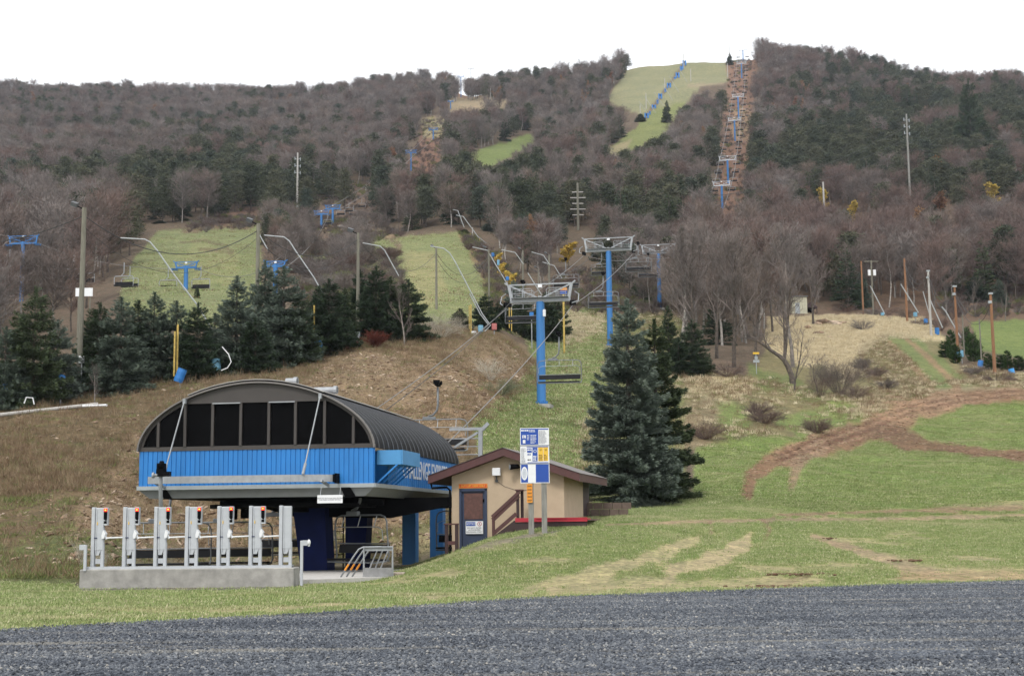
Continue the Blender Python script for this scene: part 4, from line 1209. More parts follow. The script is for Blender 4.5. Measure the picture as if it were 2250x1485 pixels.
STUCCO = mat('tan_stucco', (.49, .38, .265), .92, var=.08, scale=2.2, bmp=.3, bscale=60)
BROWN = mat('red_brown_paint', (.085, .032, .030), .6, var=.14, scale=5)
BROWND = mat('dark_brown_paint_and_shade', (.042, .020, .020), .65, var=.2, scale=5)  # brown paint, also stands in for shade on the hut's rear wall
NAVYD = mat('slate_blue_door', (.028, .042, .085), .5, var=.12, scale=3)
RED = mat('red_paint', (.42, .018, .035), .5, var=.12, scale=6)
WHITE = mat('white_paint', (.72, .73, .74), .5, var=.05, scale=6)
SIGNBLUE = mat('sign_blue', (.010, .060, .32), .4, var=.04, scale=5)
SIGNYEL = mat('sign_yellow', (.72, .45, .04), .45, var=.05, scale=8)
ORANGE = mat('orange_sign', (.72, .27, .02), .45, var=.06, scale=8)
REDSIGN = mat('red_orange_sign', (.62, .07, .015), .45, var=.06, scale=8)
INK = mat('black_ink', (.01, .01, .012), .6, var=.05)
YEL = mat('yellow_pad', (.52, .37, .09), .7, var=.35, scale=8)
WOODG = mat('weathered_post', (.25, .245, .22), .9, var=.3, scale=5, stretch=(6, 6, .5), bmp=.4)
WOODO = mat('orange_brown_pole', (.26, .13, .065), .9, var=.3, scale=4, stretch=(5, 5, .4), bmp=.3)
POLEW = mat('bleached_pole', (.42, .40, .37), .9, var=.2, scale=4, stretch=(5, 5, .4))
POLEO = mat('olive_grey_pole', (.19, .18, .14), .9, var=.3, scale=4, stretch=(5, 5, .4), bmp=.3)
PADBLUE = mat('blue_barrel', (.02, .17, .48), .5, var=.12, scale=5)
PADPALE = mat('pale_blue_barrel', (.16, .36, .50), .6, var=.15, scale=5)
PINKB = mat('faded_red_barrel', (.45, .14, .13), .6, var=.15, scale=5)
GLASSB = mat('black_glass', (.002, .002, .0025), .6, var=.3, scale=3, spec=.05)
ROPE = mat('steel_rope', (.20, .19, .18), .5, .3, var=.2, scale=9)
CABLE = mat('black_cable', (.05, .05, .05), .7, var=.2, scale=9)

def corner_frame(px_r, px_l, py, Y, th):
    """front right corner at distance Y under bearing px_r; front face turned by th; returns origin at the front middle, width"""
    ar, al = ae(px_r, py)[0], ae(px_l, py)[0]
    X = ar * Y
    w = (X - al * Y) / (math.cos(th) + al * math.sin(th))
    c = Vector((X - w / 2 * math.cos(th), Y + w / 2 * math.sin(th), 0))
    return c, w
# ------------------------------------------------------------------ lift station
TH = rad(9.0)
S0, SW = corner_frame(822, 305, 1063, 43.0, TH)
Zb = (W(822, 1063, 43)[2] + W(305, 1068, S0.y * 2 - 43)[2]) / 2      # foot of the blue boards
Ze = (W(822, 985, 43)[2] + W(305, 990, S0.y * 2 - 43)[2]) / 2        # eaves
Zt = W(562, 842, S0.y)[2]                                            # crown of the roof
Zs = (W(822, 1087, 43)[2] + W(330, 1090, S0.y * 2 - 43)[2]) / 2
HX = SW / 2
SL = 13.0
print('station', S0, SW, Zb, Ze, Zt, Zs)
station = empty('lift_station', S0, -TH, 'blue chairlift terminal with a dark arched roof and nine black window panes', 'lift station')
def arch(t, grow=0.0):
    """roof outline, t from 0 (left eave) to 1 (right eave)"""
    a = math.pi * (1 - t)
    c, s = math.cos(a), math.sin(a)
    n = 1.86
    x = math.copysign(abs(c) ** (2 / n), c) * (HX + grow)
    z = Ze + (Zt - Ze + grow) * abs(s) ** (2 / n)
    return x, z
def arch_z(x):
    n = 1.86
    return Ze + (Zt - Ze) * max(0, 1 - abs(x / HX) ** n) ** (1 / n)
# blue boards, vertical ribs
def ribbed(x0, x1, z0, z1, pitch=.155, dep=.022):
    prof, x, k = [], x0, 0
    n = max(1, round((x1 - x0) / pitch)); p = (x1 - x0) / n
    for i in range(n):
        a = x0 + i * p
        prof += [(a, 0), (a + p * .80, 0), (a + p * .84, dep), (a + p * .96, dep)]
    prof.append((x1, 0))
    return prof
mb = MB()
pf = ribbed(-HX, HX, 0, 0)
vs = [(x, d, z) for z in (Zb, Ze) for x, d in pf]
n = len(pf)
mb.add(vs, [(i, i + 1, n + i + 1, n + i) for i in range(n - 1)])
mb.build('front_boards', BLUE, station)
mb = MB()
for sgn in (-1, 1):
    pf = ribbed(1.75 if sgn > 0 else 0.0, SL, 0, 0, .31, .015)
    vs = [(sgn * (HX - d), y, z) for z in (Zb, Ze + .05) for y, d in pf]
    n = len(pf)
    fs = [(i, i + 1, n + i + 1, n + i) for i in range(n - 1)]
    mb.add(vs, fs if sgn > 0 else [f[::-1] for f in fs])
mb.add([(HX, 0, Zb), (HX, .12, Zb), (HX, .12, Ze), (HX, 0, Ze)], [(0, 1, 2, 3)])
mb.box((0, SL, (Zb + Ze) / 2), (SW, .05, Ze - Zb))
mb.build('side_boards', BLUE, station)
# recess in the right side, near the front, with its ribs
mb = MB()
mb.box((HX - .75, .93, (Zb + Ze) / 2), (.04, 1.6, Ze - Zb - .02))
mb.box((HX - .37, 1.76, (Zb + Ze) / 2), (.72, .03, Ze - Zb - .02))
for y in (.35, .8, 1.25): mb.box((HX - .66, y, (Zb + Ze) / 2), (.14, .05, Ze - Zb - .04))
mb.build('recess', BLUE, station)
# service platform folded against the right side
mb = MB()
zt = Ze - .07
mb.box((HX + .38, .35, zt - .22), (.76, .05, .44))
mb.box((HX + .78, 1.55, zt - .22), (.05, 2.4, .44))
mb.box((HX + .38, 1.55, zt - .42), (.76, 2.4, .04))
mb.build('platform_box', BLUE_L, station)
mb = MB()
for y in (.35, .95, 1.55, 2.15, 2.7):
    mb.beam((HX + .01, y, Zb + .02), (HX + .66, y, zt - .42), .04, .05)
mb.build('platform_strut', BLUE, station)
# light band and sloping grey underside
mb = MB()
mb.box((0, -.03, Zb - .05), (SW + .06, .06, .12))
for sgn in (-1, 1): mb.box((sgn * (HX + .03), SL / 2, Zb - .05), (.06, SL + .06, .12))
mb.build('trim_band', TRIM, station)
mb = MB()
i0, zz = .32, Zs - .05
vs = [(-HX, 0, Zb - .11), (HX, 0, Zb - .11), (HX, SL, Zb - .11), (-HX, SL, Zb - .11),
      (-HX + i0, .12, zz), (HX - i0, .12, zz), (HX - i0, SL - .2, zz), (-HX + i0, SL - .2, zz)]
mb.add(vs, [(0, 1, 5, 4), (1, 2, 6, 5), (2, 3, 7, 6), (3, 0, 4, 7)])
mb.build('sloping_skirt', mat('grey_skirt', (.19, .20, .205), .55, var=.1, scale=3), station)
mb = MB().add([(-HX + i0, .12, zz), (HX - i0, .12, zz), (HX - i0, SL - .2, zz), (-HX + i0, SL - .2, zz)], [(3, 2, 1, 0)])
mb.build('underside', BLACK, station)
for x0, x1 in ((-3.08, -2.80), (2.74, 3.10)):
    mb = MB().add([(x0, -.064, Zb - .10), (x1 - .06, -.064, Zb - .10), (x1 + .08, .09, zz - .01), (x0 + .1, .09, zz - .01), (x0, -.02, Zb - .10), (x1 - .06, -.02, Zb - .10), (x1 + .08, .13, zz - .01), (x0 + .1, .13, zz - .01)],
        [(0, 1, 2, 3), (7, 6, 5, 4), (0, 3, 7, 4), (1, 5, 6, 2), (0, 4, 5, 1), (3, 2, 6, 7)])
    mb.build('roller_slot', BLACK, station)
# arched roof: skin, ribs, edge, top panel
NS = 40
mb = MB()
out = [arch(i / NS, .05) for i in range(NS + 1)]
vs = [(x, y, z) for y in (-.10, SL + .08) for x, z in out]
mb.add(vs, [(i, i + NS + 1, i + NS + 2, i + 1) for i in range(NS)])
roof = mb.build('roof', ROOFD, station, smooth=True)
mb = MB()
inn = [arch(i / NS, .012) for i in range(NS + 1)]
vs = [(x, y, z) for y in (-.10, SL + .08) for x, z in inn]
mb.add(vs, [(i + 1, i + NS + 2, i + NS + 1, i) for i in range(NS)])
mb.add([(x, SL + .08, z) for x, z in out] + [(x, SL + .08, z) for x, z in inn], [(i, i + 1, NS + 2 + i, NS + 1 + i) for i in range(NS)])
mb.build('roof_lining', BLACK, station)
SEAM = mat('roof_seam_metal', (.085, .09, .10), .6, .0, var=.15, scale=5)
mb = MB()
for k in range(21):
    y = .35 + k * (SL - .35) / 20.2
    a_ = [arch(i / NS, .052) for i in range(NS + 1)]; b_ = [arch(i / NS, .072) for i in range(NS + 1)]
    for d in (0,):
        vs = [(x, y, z) for x, z in a_] + [(x, y, z) for x, z in b_] + [(x, y + .03, z) for x, z in b_] + [(x, y + .03, z) for x, z in a_]
        m_ = NS + 1
        fs = []
        for i in range(NS):
            fs += [(i, i + 1, m_ + i + 1, m_ + i), (m_ + i, m_ + i + 1, 2 * m_ + i + 1, 2 * m_ + i), (2 * m_ + i, 2 * m_ + i + 1, 3 * m_ + i + 1, 3 * m_ + i)]
        mb.add(vs, fs)
o_ = mb.build('standing_seams', SEAM, station)
# lighter cap along the top
mb = MB()
ts = [.5 + .40 * (i / 10 - .5) for i in range(11)]
lo = [arch(t, .10) for t in ts]; hi = [arch(t, .13) for t in ts]
m_ = 11
vs = [(x, -.10, z) for x, z in lo] + [(x, -.10, z) for x, z in hi] + [(x, SL + .05, z) for x, z in hi] + [(x, SL + .05, z) for x, z in lo]
fs = []
for i in range(10): fs += [(i, i + 1, m_ + i + 1, m_ + i), (m_ + i, m_ + i + 1, 2 * m_ + i + 1, 2 * m_ + i), (2 * m_ + i, 2 * m_ + i + 1, 3 * m_ + i + 1, 3 * m_ + i)]
fs += [(10, 3 * m_ + 10, 2 * m_ + 10, m_ + 10), (0, m_, 2 * m_, 3 * m_)]
mb.add(vs, fs)
mb.build('ridge_cap', mat('ridge_cap_metal', (.30, .285, .27), .5, .1, var=.12, scale=2), station)
# front gable: bronze arch with mullions, black panes
ZW = Ze + .13; ZH = W(560, 884, S0.y)[2]
edges = [HX * (-1 + 2 * (p - 305) / 517.) for p in (305, 347, 407, 468.5, 531, 593, 651.5, 715, 777.5, 822)]
FRW = .042
def clipz(x, ins=.11):
    r = max(0, 1 - abs(x / (HX - ins)) ** 1.86) ** (1 / 1.86)
    return min(ZH, Ze + (Zt - Ze - ins) * r)
mb = MB()
# frame: outer arch ring filled down to pane outlines, built as vertical strips
def strip(xa, xb, flo_a, flo_b, fhi_a, fhi_b, y0=-.02, y1=.10, m=mb):
    vs = [(xa, y0, flo_a), (xb, y0, flo_b), (xb, y0, fhi_b), (xa, y0, fhi_a), (xa, y1, flo_a), (xb, y1, flo_b), (xb, y1, fhi_b), (xa, y1, fhi_a)]
    m.add(vs, [(0, 1, 2, 3), (7, 6, 5, 4), (0, 4, 5, 1), (3, 2, 6, 7), (0, 3, 7, 4), (1, 5, 6, 2)])
xs_ = sorted(set([-HX + i * SW / 120 for i in range(121)] + edges))
for xa, xb in zip(xs_[:-1], xs_[1:]):
    strip(xa, xb, Ze, Ze, Ze + .13, Ze + .13)
    za, zb = max(clipz(xa), ZW), max(clipz(xb), ZW)
    strip(xa, xb, za, zb, max(arch_z(xa), za), max(arch_z(xb), zb))
for e in edges[1:-1]:
    strip(e - FRW, e + FRW, ZW, ZW, clipz(e), clipz(e), -.05, .08)
mb.build('gable_frame', BRONZE, station)
mb = MB()
outc = [arch(i / 60, .05) for i in range(61)]; innc = [arch(i / 60, .0) for i in range(61)]
for y in (-.14,):
    vs = [(x, y, z) for x, z in outc] + [(x, y, z) for x, z in innc] + [(x, -.02, z) for x, z in innc] + [(x, -.02, z) for x, z in outc]
    fs = []
    for i in range(60): fs += [(i, 61 + i, 62 + i, i + 1), (61 + i, 122 + i, 123 + i, 62 + i), (i, i + 1, 184 + i, 183 + i)]
    mb.add(vs, fs)
mb.build('roof_edge', BRONZE_L, station)
for i in range(9):
    a_, b_ = edges[i] + (FRW if i else .12), edges[i + 1] - (FRW if i < 8 else .12)
    k = 8
    xx_ = [a_ + (b_ - a_) * j / k for j in range(k + 1)]
    mb = MB()
    for xa, xb in zip(xx_[:-1], xx_[1:]):
        za, zb = max(clipz(xa), ZW + .01), max(clipz(xb), ZW + .01)
        mb.add([(xa, .03, ZW), (xb, .03, ZW), (xb, .03, zb), (xa, .03, za)], [(0, 1, 2, 3)])
    mb.build('window_pane', GLASSB, station)
for i in (3, 5):
    MB().box(((edges[i] + edges[i + 1]) / 2, -.07, ZH - .01), (edges[i + 1] - edges[i] - .02, .06, .035)).build('window_head', GALV, station)
# roof vents
for (x, y, l) in ((.9, 4.6, .75), (.55, 1.9, .35)):
    z = arch_z(x) + .26
    mb = MB().tube((x, y, z - .25), (x, y, z), .08).tube((x - l * .6, y, z), (x + l * .5, y, z), .11, n=12).tube((x + l * .5 - .12, y, z), (x + l * .5, y, z), .14, n=12)
    mb.build('roof_vent', GALV, station)
# front guide rail on two stay rods
zr = W(550, 1052, 42.8)[2]
pts = [(-3.10 + 5.72 * i / 24, -.85 + .45 * max(0, (i - 18) / 6) ** 2, zr - .0) for i in range(25)]
mb = MB()
for a_, b_ in zip(pts[:-1], pts[1:]):
    mb.beam(a_, (b_[0] + .002, b_[1], b_[2]), .10, .22)
mb.build('guide_rail', GALV, station)
MB().box((2.66, -.36, zr), (.05, .35, .24)).box((2.68, -.2, zr), (.04, .45, .3)).build('rail_end', BLACK, station)
for (xt, xb) in ((-2.26, -2.62), (2.12, 1.80)):
    zt_ = arch_z(xt) - .05
    mb = MB().tube((xt, -.2, zt_), (xb, -.85, zr + .1), .022).tube((xb + .06, -.78, zr + .45), (xb, -.85, zr + .12), .045).box((xt, -.17, zt_), (.09, .12, .16))
    mb.build('stay_rod', GALV, station)
mb = MB()
for x in (-2.9, 2.35):
    mb.beam((x, .1, Zb - .05), (x, -.8, zr - .08), .07, .07)
mb.build('rail_bracket', GALV, station)
# lettering on the right side
LET = mat('white_lettering', (.62, .66, .72), .5, var=.04)
yc = 8.6
text_mesh('CHALLENGE EXPRESS', .90, LET, station, (HX + .012, 7.3, (Zb + Ze) / 2 + .02), (rad(90), 0, rad(90)), extrude=.008, bold=.004, sx=.84)
# structure underneath: central legs, cantilever, back legs
def slab_leg(x, y, xt, yt, w, d, ztop, m, zb=-.1, name='leg'):
    vs = [(x + sx * w / 2, y + sy * d / 2, zb) for sx, sy in ((-1, -1), (1, -1), (1, 1), (-1, 1))] + [(xt + sx * w * .62, yt + sy * d / 2, ztop) for sx, sy in ((-1, -1), (1, -1), (1, 1), (-1, 1))]
    mb = MB().add(vs, [(3, 2, 1, 0), (4, 5, 6, 7), (0, 1, 5, 4), (1, 2, 6, 5), (2, 3, 7, 6), (3, 0, 4, 7)])
    return mb.build(name, m, station)
def sl(px, Y, py=1200):
    return Matrix.Rotation(TH, 3, 'Z') @ (W(px, py, Y) - S0)
q1, q2 = sl(700, 48.6), sl(684, 48.6)
slab_leg(q1.x, q1.y, q2.x, q1.y, .92, .9, Zs - .1, BLUE_D)
q1, q2 = sl(786, 51.5), sl(790, 51.5)
slab_leg(q1.x, q1.y, q2.x, q1.y, .68, .8, Zs - .1, BLUE_D)
for pxa, Yy in ((901, 56.5), (961, 58.8)):
    X, Y = ae(pxa, 1180)[0] * Yy, Yy
    p = Matrix.Rotation(TH, 3, 'Z') @ (Vector((X, Y, 0)) - S0)
    mb = MB().box((p.x, p.y, Zs / 2 - .3), (.52, .5, Zs + .5)).box((p.x + .27, p.y - .0, Zs / 2 - .3), (.03, .56, Zs + .5))
    mb.build('back_leg', BLUE_T, station)
mb = MB()
mb.prism([(-.9, Zs - .02), (5.6, Zs - .02), (5.5, Zs - .22), (2.9, Zs - .70), (-.4, Zs - .62), (-1.6, Zs - .30), (-2.0, Zs - .02)], 5.2, 5.7)
mb.box((-2.0, 5.2, Zs - .33), (.55, .3, .66)).box((-2.35, 4.4, Zs - .35), (.3, .3, .7))
mb.box((.4, 3.5, Zs - .18), (5.6, .25, .2)).box((3.9, 8.0, Zs - .25), (3.2, .3, .22))
mb.build('cantilever_beam', BLACK, station)
mb = MB()
mb.disc((0, 3.9, Zs - .28), (0, 0, 1), 2.75, .12, 40)
mb.disc((0, 3.9, Zs - .28), (0, 0, 1), .5, .4, 16)
mb.build('bullwheel', BLACK, station)
mb = MB()
q1 = sl(741, 50.5); lx, ly = q1.x, q1.y
for dx in (-.22, .22): mb.tube((lx + dx, ly, 0), (lx + dx, ly, Zs - .3), .025)
for i in range(9): mb.tube((lx - .22, ly, .3 + i * .27), (lx + .22, ly, .3 + i * .27), .015)
mb.build('ladder', BLACK, station)
# hanging notice
p = W(725, 1096, 42.2); q = Matrix.Rotation(TH, 3, 'Z') @ (p - S0)
sg = MB().bevbox((q.x, q.y, q.z), (.78, .02, .24), .006).build('hanging_notice', WHITE, station)
mb = MB()
for dx in (-.3, .3): mb.tube((q.x + dx, q.y, q.z + .12), (q.x + dx, q.y + .1, q.z + .35), .008)
mb.build('notice_hanger', GALV, station)
text_mesh('PLEASE DO NOT PUSH, PULL OR GRAB\nTHE CHAIR IN FRONT OF YOU', .047, INK, station, (q.x, q.y - .013, q.z), (rad(90), 0, 0), extrude=.001)

# ------------------------------------------------------------------ loading gates on a concrete base
TG = rad(1.5)
B0, BW = corner_frame(645, 174, 1270, 37.6, TG)
zt_ = .50
base = MB().bevbox((0, .45, zt_ / 2 - .12), (BW, .9, zt_ + .24), .025)
for i in range(9): base.disc((-BW / 2 + .35 + i * (BW - .7) / 8.3, -.002, .12), (0, 1, 0), .012, .02, 8)
bo = base.build('concrete_base', CONC, None, B0)
bo.rotation_euler = (0, 0, -TG)
tag(bo, 'long low concrete block under the row of loading gates', 'concrete base')
rl = MB()
for y in (.12, .42): rl.box((0, y, zt_ + .012 + .018), (BW - .15, .07, .06))
ro = rl.build('mounting_rail', GALV_L, None, B0); ro.rotation_euler = (0, 0, -TG)
tag(ro, 'pair of pale steel rails bolted on top of the concrete block', 'steel rail')
LED = emis('red_lamp', (1.0, .03, .012), 1.5)
LEDC = emis('amber_lamp_core', (1.0, .32, .03), 2.6)
def make_gate(light=True):
    g = empty('loading_gate')
    h = W(330, 1112, 37.7)[2] - zt_ - .05
    mb = MB()
    mb.bevbox((-.13, 0, h / 2), (.085, .16, h), .012)
    mb.bevbox((.02, .0, h * .64), (.20, .13, h * .70), .014)
    mb.box((-.045, -.07, h * .6), (.012, .02, h * .72))
    mb.prism([(-.07, h * .29), (.07, h * .29), (.02, h * .2), (-.06, h * .2)], -.055, .055)
    mb.build('column', GALV_L, g)
    MB().bevbox((.095, 0, h * .2), (.075, .10, h * .4), .01).box((.0, 0, h * .10), (.13, .05, .13)).build('foot', GALV_L, g)
    for dx in (-.13, .095): MB().box((dx, 0, .012), (.14, .2, .024)).build('base_plate', GALV, g)
    if light:
        MB().bevbox((.165, -.005, h - .245), (.10, .15, .47), .012).build('lamp_housing', GALV_L, g)
        MB().box((.165, -.082, h - .17), (.082, .012, .28)).prism([(.127, h - .31), (.205, h - .31), (.19, h - .36), (.14, h - .34)], -.088, -.076).box((.165, -.082, h - .40), (.07, .012, .07)).build('lamp_panel', BLACK, g)
        MB().box((.165, -.092, h - .075), (.075, .01, .085)).build('red_lamp', LED, g)
        MB().disc((.165, -.099, h - .075), (0, 1, 0), .020, .006, 12).build('lamp_core', LEDC, g)
        MB().prism([(.08, h * .53), (.12, h * .62), (.175, h * .56), (.14, h * .48), (.09, h * .47)], -.09, .09).tube((.13, 0, h * .52), (.19, 0, h * .47), .035).build('arm_hinge', WHITE, g)
        MB().tube((.15, 0, h * .485), (.74, 0, h * .50), .022).build('gate_arm', WHITE, g)
        MB().box((-.03, -.076, h * .73), (.025, .006, .08)).build('label', SIGNYEL, g)
        MB().box((-.06, -.08, h * .49), (.07, .02, .02)).build('latch', BLUE_D, g)
    return freeze(g)
pxs = [217, 286, 354.5, 423, 493, 563, 629.5]
lab = ['leftmost loading gate with a red lamp, farthest from the lift station legs', 'second loading gate from the left on the concrete block', 'third loading gate from the left on the concrete block', 'middle loading gate of the seven, three on either side of it',
       'third loading gate from the right on the concrete block', 'second loading gate from the right, last one with a red lamp', 'rightmost loading gate, the one without a red lamp']
g1 = None
for i, p in enumerate(pxs):
    x = HXb = None
    a_ = ae(p, 1200)[0]
    # where the bearing meets the line of the base
    y0 = B0.y + .28
    t = (a_ * y0 - B0.x) / (math.cos(TG) + a_ * math.sin(TG))
    loc = Vector((B0.x + t * math.cos(TG), y0 - t * math.sin(TG), zt_ + .042))
    if i == 0:
        g1 = make_gate(True); g1.scale = (1.12, 1, 1); g1.location = loc; g1.rotation_euler = (0, 0, -TG)
        tag(g1, lab[0], 'loading gate', 'loading gates on the concrete block')
    elif i < 6:
        d_ = dup(g1, loc, -TG, lab[i])
    else:
        g7 = make_gate(False); g7.scale = (1.12, 1, 1); g7.location = loc; g7.rotation_euler = (0, 0, -TG)
        tag(g7, lab[6], 'loading gate', 'loading gates on the concrete block')
for px_, sgn, lb in ((188, -1, 'short white sensor post at the left end of the concrete block'), (663, 1, 'short white sensor post at the right end of the concrete block')):
    p = W(px_, 1200, 37.75); p.z = 0
    r = empty('sensor_post', (p.x, p.y, .02), 0, lb, 'sensor post', 'sensor posts at the ends of the gates')
    z1 = 1.18 if sgn > 0 else 1.12
    MB().bevbox((0, 0, z1 / 2 + (.22 if sgn < 0 else 0)), (.075, .075, z1 - (.44 if sgn < 0 else 0) * 1), .008).build('post', GALV_L, r)
    MB().box((sgn * .09, 0, z1 - .06), (.13, .07, .14)).build('bracket', GALV_L, r)
    if sgn > 0: MB().sphere((.19, 0, z1 - .05), .075, 8, sc=(.6, 1, 1.1)).tube((.19, 0, z1 - .15), (.19, 0, z1 - .1), .03).build('sensor', WHITE, r)

# ------------------------------------------------------------------ deck and pipe barrier beside the station leg
p0, p1 = W(664, 1268, 38.6), W(880, 1262, 41.5)
dk = MB()
cx = [(-3.2 + 0, 0)]
A_ = Vector((ae(664, 1268)[0] * 38.8, 38.8, 0)); B_ = Vector((ae(868, 1262)[0] * 40.6, 40.6, 0)); C_ = Vector((ae(905, 1240)[0] * 46, 47.5, 0)); D_ = Vector((ae(640, 1240)[0] * 46, 46.5, 0))
def quad_slab(P4, z0, z1):
    m = MB()
    vs = [(p.x, p.y, z0) for p in P4] + [(p.x, p.y, z1) for p in P4]
    return m.add(vs, [(3, 2, 1, 0), (4, 5, 6, 7), (0, 1, 5, 4), (1, 2, 6, 5), (2, 3, 7, 6), (3, 0, 4, 7)])
tag(quad_slab([A_, B_, C_, D_], -.3, .13).build('loading_platform', CONC_L), 'pale concrete loading platform under the lift station', 'platform')
p = W(798, 1240, 40.6)
bar = empty('pipe_barrier', (p.x, p.y, .13), rad(-6), 'grey bent-pipe barrier with orange striped legs on the loading platform', 'pipe barrier')
for i in range(3):
    yy_ = i * .16; x0 = -.55 + i * .13
    MB().path([(x0 - .10, yy_, 0), (x0 + .25, yy_, .55), (x0 + .42, yy_, .78), (x0 + .55, yy_, .84), (x0 + .75, yy_, .84)], .024, 8).build('bent_pipe', GALV, bar, smooth=True)
    MB().tube((x0 + .02, yy_, .19), (x0 + .13, yy_, .36), .028).build('orange_stripe', ORANGE, bar)
    MB().tube((x0 + .62, yy_ + .3, .1), (x0 + .93, yy_ + .3, .82), .02).build('brace', GALV, bar)
MB().path([(.02, 0, -.0), (.02, 0, .84), (.85, 0, .84), (.85, 0, 0)], .03, 8).box((.43, .05, .78), (.84, .04, .10)).build('frame', GALV, bar)
MB().box((.43, -.03, .13), (.84, .03, .26)).build('kick_board', mat('grey_board', (.24, .24, .24), .8, var=.2, scale=6), bar)
p = W(853, 1262, 40.9)
wl_ = MB().box((0, 0, 0), (.95, .5, .04)).box((0, -.22, -.07), (.95, .04, .10)).box((-.35, 0, -.12), (.1, .4, .16)).box((.25, 0, -.12), (.1, .4, .16))
tag(wl_.build('wooden_step', mat('bleached_board', (.44, .36, .30), .85, var=.2, scale=6), None, (p.x, p.y, .22)), 'low bleached wooden step at the edge of the loading platform', 'step')

# ------------------------------------------------------------------ chairs
def make_chair(name='lift_chair', wid=2.85, frame=mat('dull_chair_steel', (.17, .18, .19), .5, .2, var=.15)):
    c = empty(name)
    h = wid / 2
    MB().path([(0, 0, -.12), (0, 0, -.95), (-.04, 0, -1.2), (-.22, 0, -1.42), (-.48, 0, -1.5)], .05, 8).build('hanger', frame, c, smooth=True)
    MB().box((0, 0, .02), (.16, .55, .2)).box((0, -.25, .12), (.3, .12, .16)).disc((.12, .2, .1), (1, 0, 0), .1, .06, 10).disc((-.12, -.2, .1), (1, 0, 0), .1, .06, 10).build('grip', BLACK, c)
    MB().bevbox((-.42, 0, -1.58), (.62, .14, .15), .02).build('hinge_box', frame, c)
    fr = [(-h + .35, 0, -1.64), (-h + .12, .0, -1.70), (-h + .02, 0, -1.85), (-h, 0, -2.1), (-h, .08, -2.95), (-h + .04, .0, -3.1), (-h + .1, -.35, -3.14)]
    mb = MB()
    mb.path(fr + [], .028, 6).path([(-x, y, z) for x, y, z in fr], .028, 6).path([(-h + .35, 0, -1.64), (h - .35, 0, -1.64)], .028, 6)
    mb.path([(-h + .1, -.35, -3.14), (h - .1, -.35, -3.14)], .03, 6).path([(-h, .12, -2.55), (h, .12, -2.55)], .022, 6).path([(-h + .02, .1, -3.08), (h - .02, .1, -3.08)], .03, 6)
    mb.build('frame', frame, c)
    MB().bevbox((0, -.18, -3.06), (wid - .16, .46, .06), .02).build('seat', BLACKV, c)
    bk = MB().box((0, .14, -2.72), (wid - .16, .06, .27), rx=rad(-8)).build('backrest', BLACKV, c)
    sb = [(-h + .08, -.1, -2.45), (-h + .1, -.12, -2.12), (-h + .3, -.12, -2.02), (h - .3, -.12, -2.02), (h - .1, -.12, -2.12), (h - .08, -.1, -2.45)]
    mb = MB().path(sb, .015, 6)
    for x in (-h * .62, 0, h * .62): mb.tube((x, 0, -1.66), (x, -.12, -2.02), .016)
    mb.build('safety_bar', GALV, c)
    return freeze(c)
GR = 'chairs of the near chairlift'
chair = make_chair()
LINE = lambda Y, off=0: Vector((2.0 + .185 * (Y - 100) + off * .983, Y - off * .182, 0))
lrot = -math.atan(.185)
def place_chair(px, py_grip, Y, label, rz=lrot, scale=1.0):
    loc = W(px, py_grip, Y)
    if 'used' not in chair:
        chair['used'] = 1; chair.location = loc; chair.rotation_euler = (0, 0, rz); chair.scale = (scale,) * 3
        tag(chair, label, 'lift chair', GR); return chair
    return dup(chair, loc, rz, label, scale)
place_chair(1228, 736, 90, 'chair hanging in front of the nearest blue tower, over the green slope')
del_ = chair.pop('used') if 0 else None
place_chair(962, 845, 66, 'chair coming down to the back of the lift station, above its arched roof')
place_chair(1149, 622, 107, 'chair seen under the left arm of the nearest tower, black seat toward us')
place_chair(1325, 603, 128, 'chair hanging left of the second blue tower, above the spruce top')
place_chair(1243, 571, 150, 'chair on the left rope just above the nearest tower frame')
place_chair(1322, 553, 178, 'chair right behind the second tower pole, on the left rope')
place_chair(1402, 536, 152, 'chair hanging just right of the second tower frame')
place_chair(1424, 560, 190, 'farther of the two chairs overlapping right of the second tower')
place_chair(1446, 575, 215, 'farthest chair, hanging across the pole of the third tower')
# chairs inside the station
ZR = Zs - .22
def st_chair(px, Y, rz, label, z=3.38):
    v = W(px, 1200, Y)
    return dup(chair, (v.x, v.y, z), rz, label)
st_chair(372, 49.5, rad(14), 'chair parked inside the station behind the second and third gates')
st_chair(512, 50.5, rad(-6), 'chair parked inside the station behind the fourth and fifth gates')
st_chair(622, 55.5, rad(-10), 'chair parked deep inside the station, left of the navy leg', z=3.62)
st_chair(792, 46.0, rad(-48), 'chair hanging behind the pipe barrier, between the navy legs', z=3.55)
v = W(985, 1040, 55); dup(chair, (v.x + .9, v.y, 3.75), rad(-12), 'chair partly hidden behind the left wall of the tan hut')
# chair hanger swung round the front end of the guide rail
hg = empty('parked_carrier', W(353, 1045, 42.2), 0, 'loose chair hanger with a black grip at the left end of the guide rail', 'chair hanger')
MB().path([(0, 0, .1), (0, 0, -.2), (-.03, .2, -.7), (-.08, .5, -1.3), (-.1, .8, -1.6)], .06, 8).build('hanger', GALV, hg, smooth=True)
MB().box((.02, 0, .22), (.22, .3, .3)).box((.12, -.05, .05), (.36, .24, .14)).disc((.05, -.1, .32), (1, 0, 0), .12, .1, 12).disc((-.08, .05, .12), (1, 0, 0), .1, .1, 12).build('grip', BLACK, hg)
MB().tube((-.22, 0, .02), (.1, 0, .02), .05).disc((-.22, 0, .02), (1, 0, 0), .085, .06, 12).build('roller', GALV, hg)
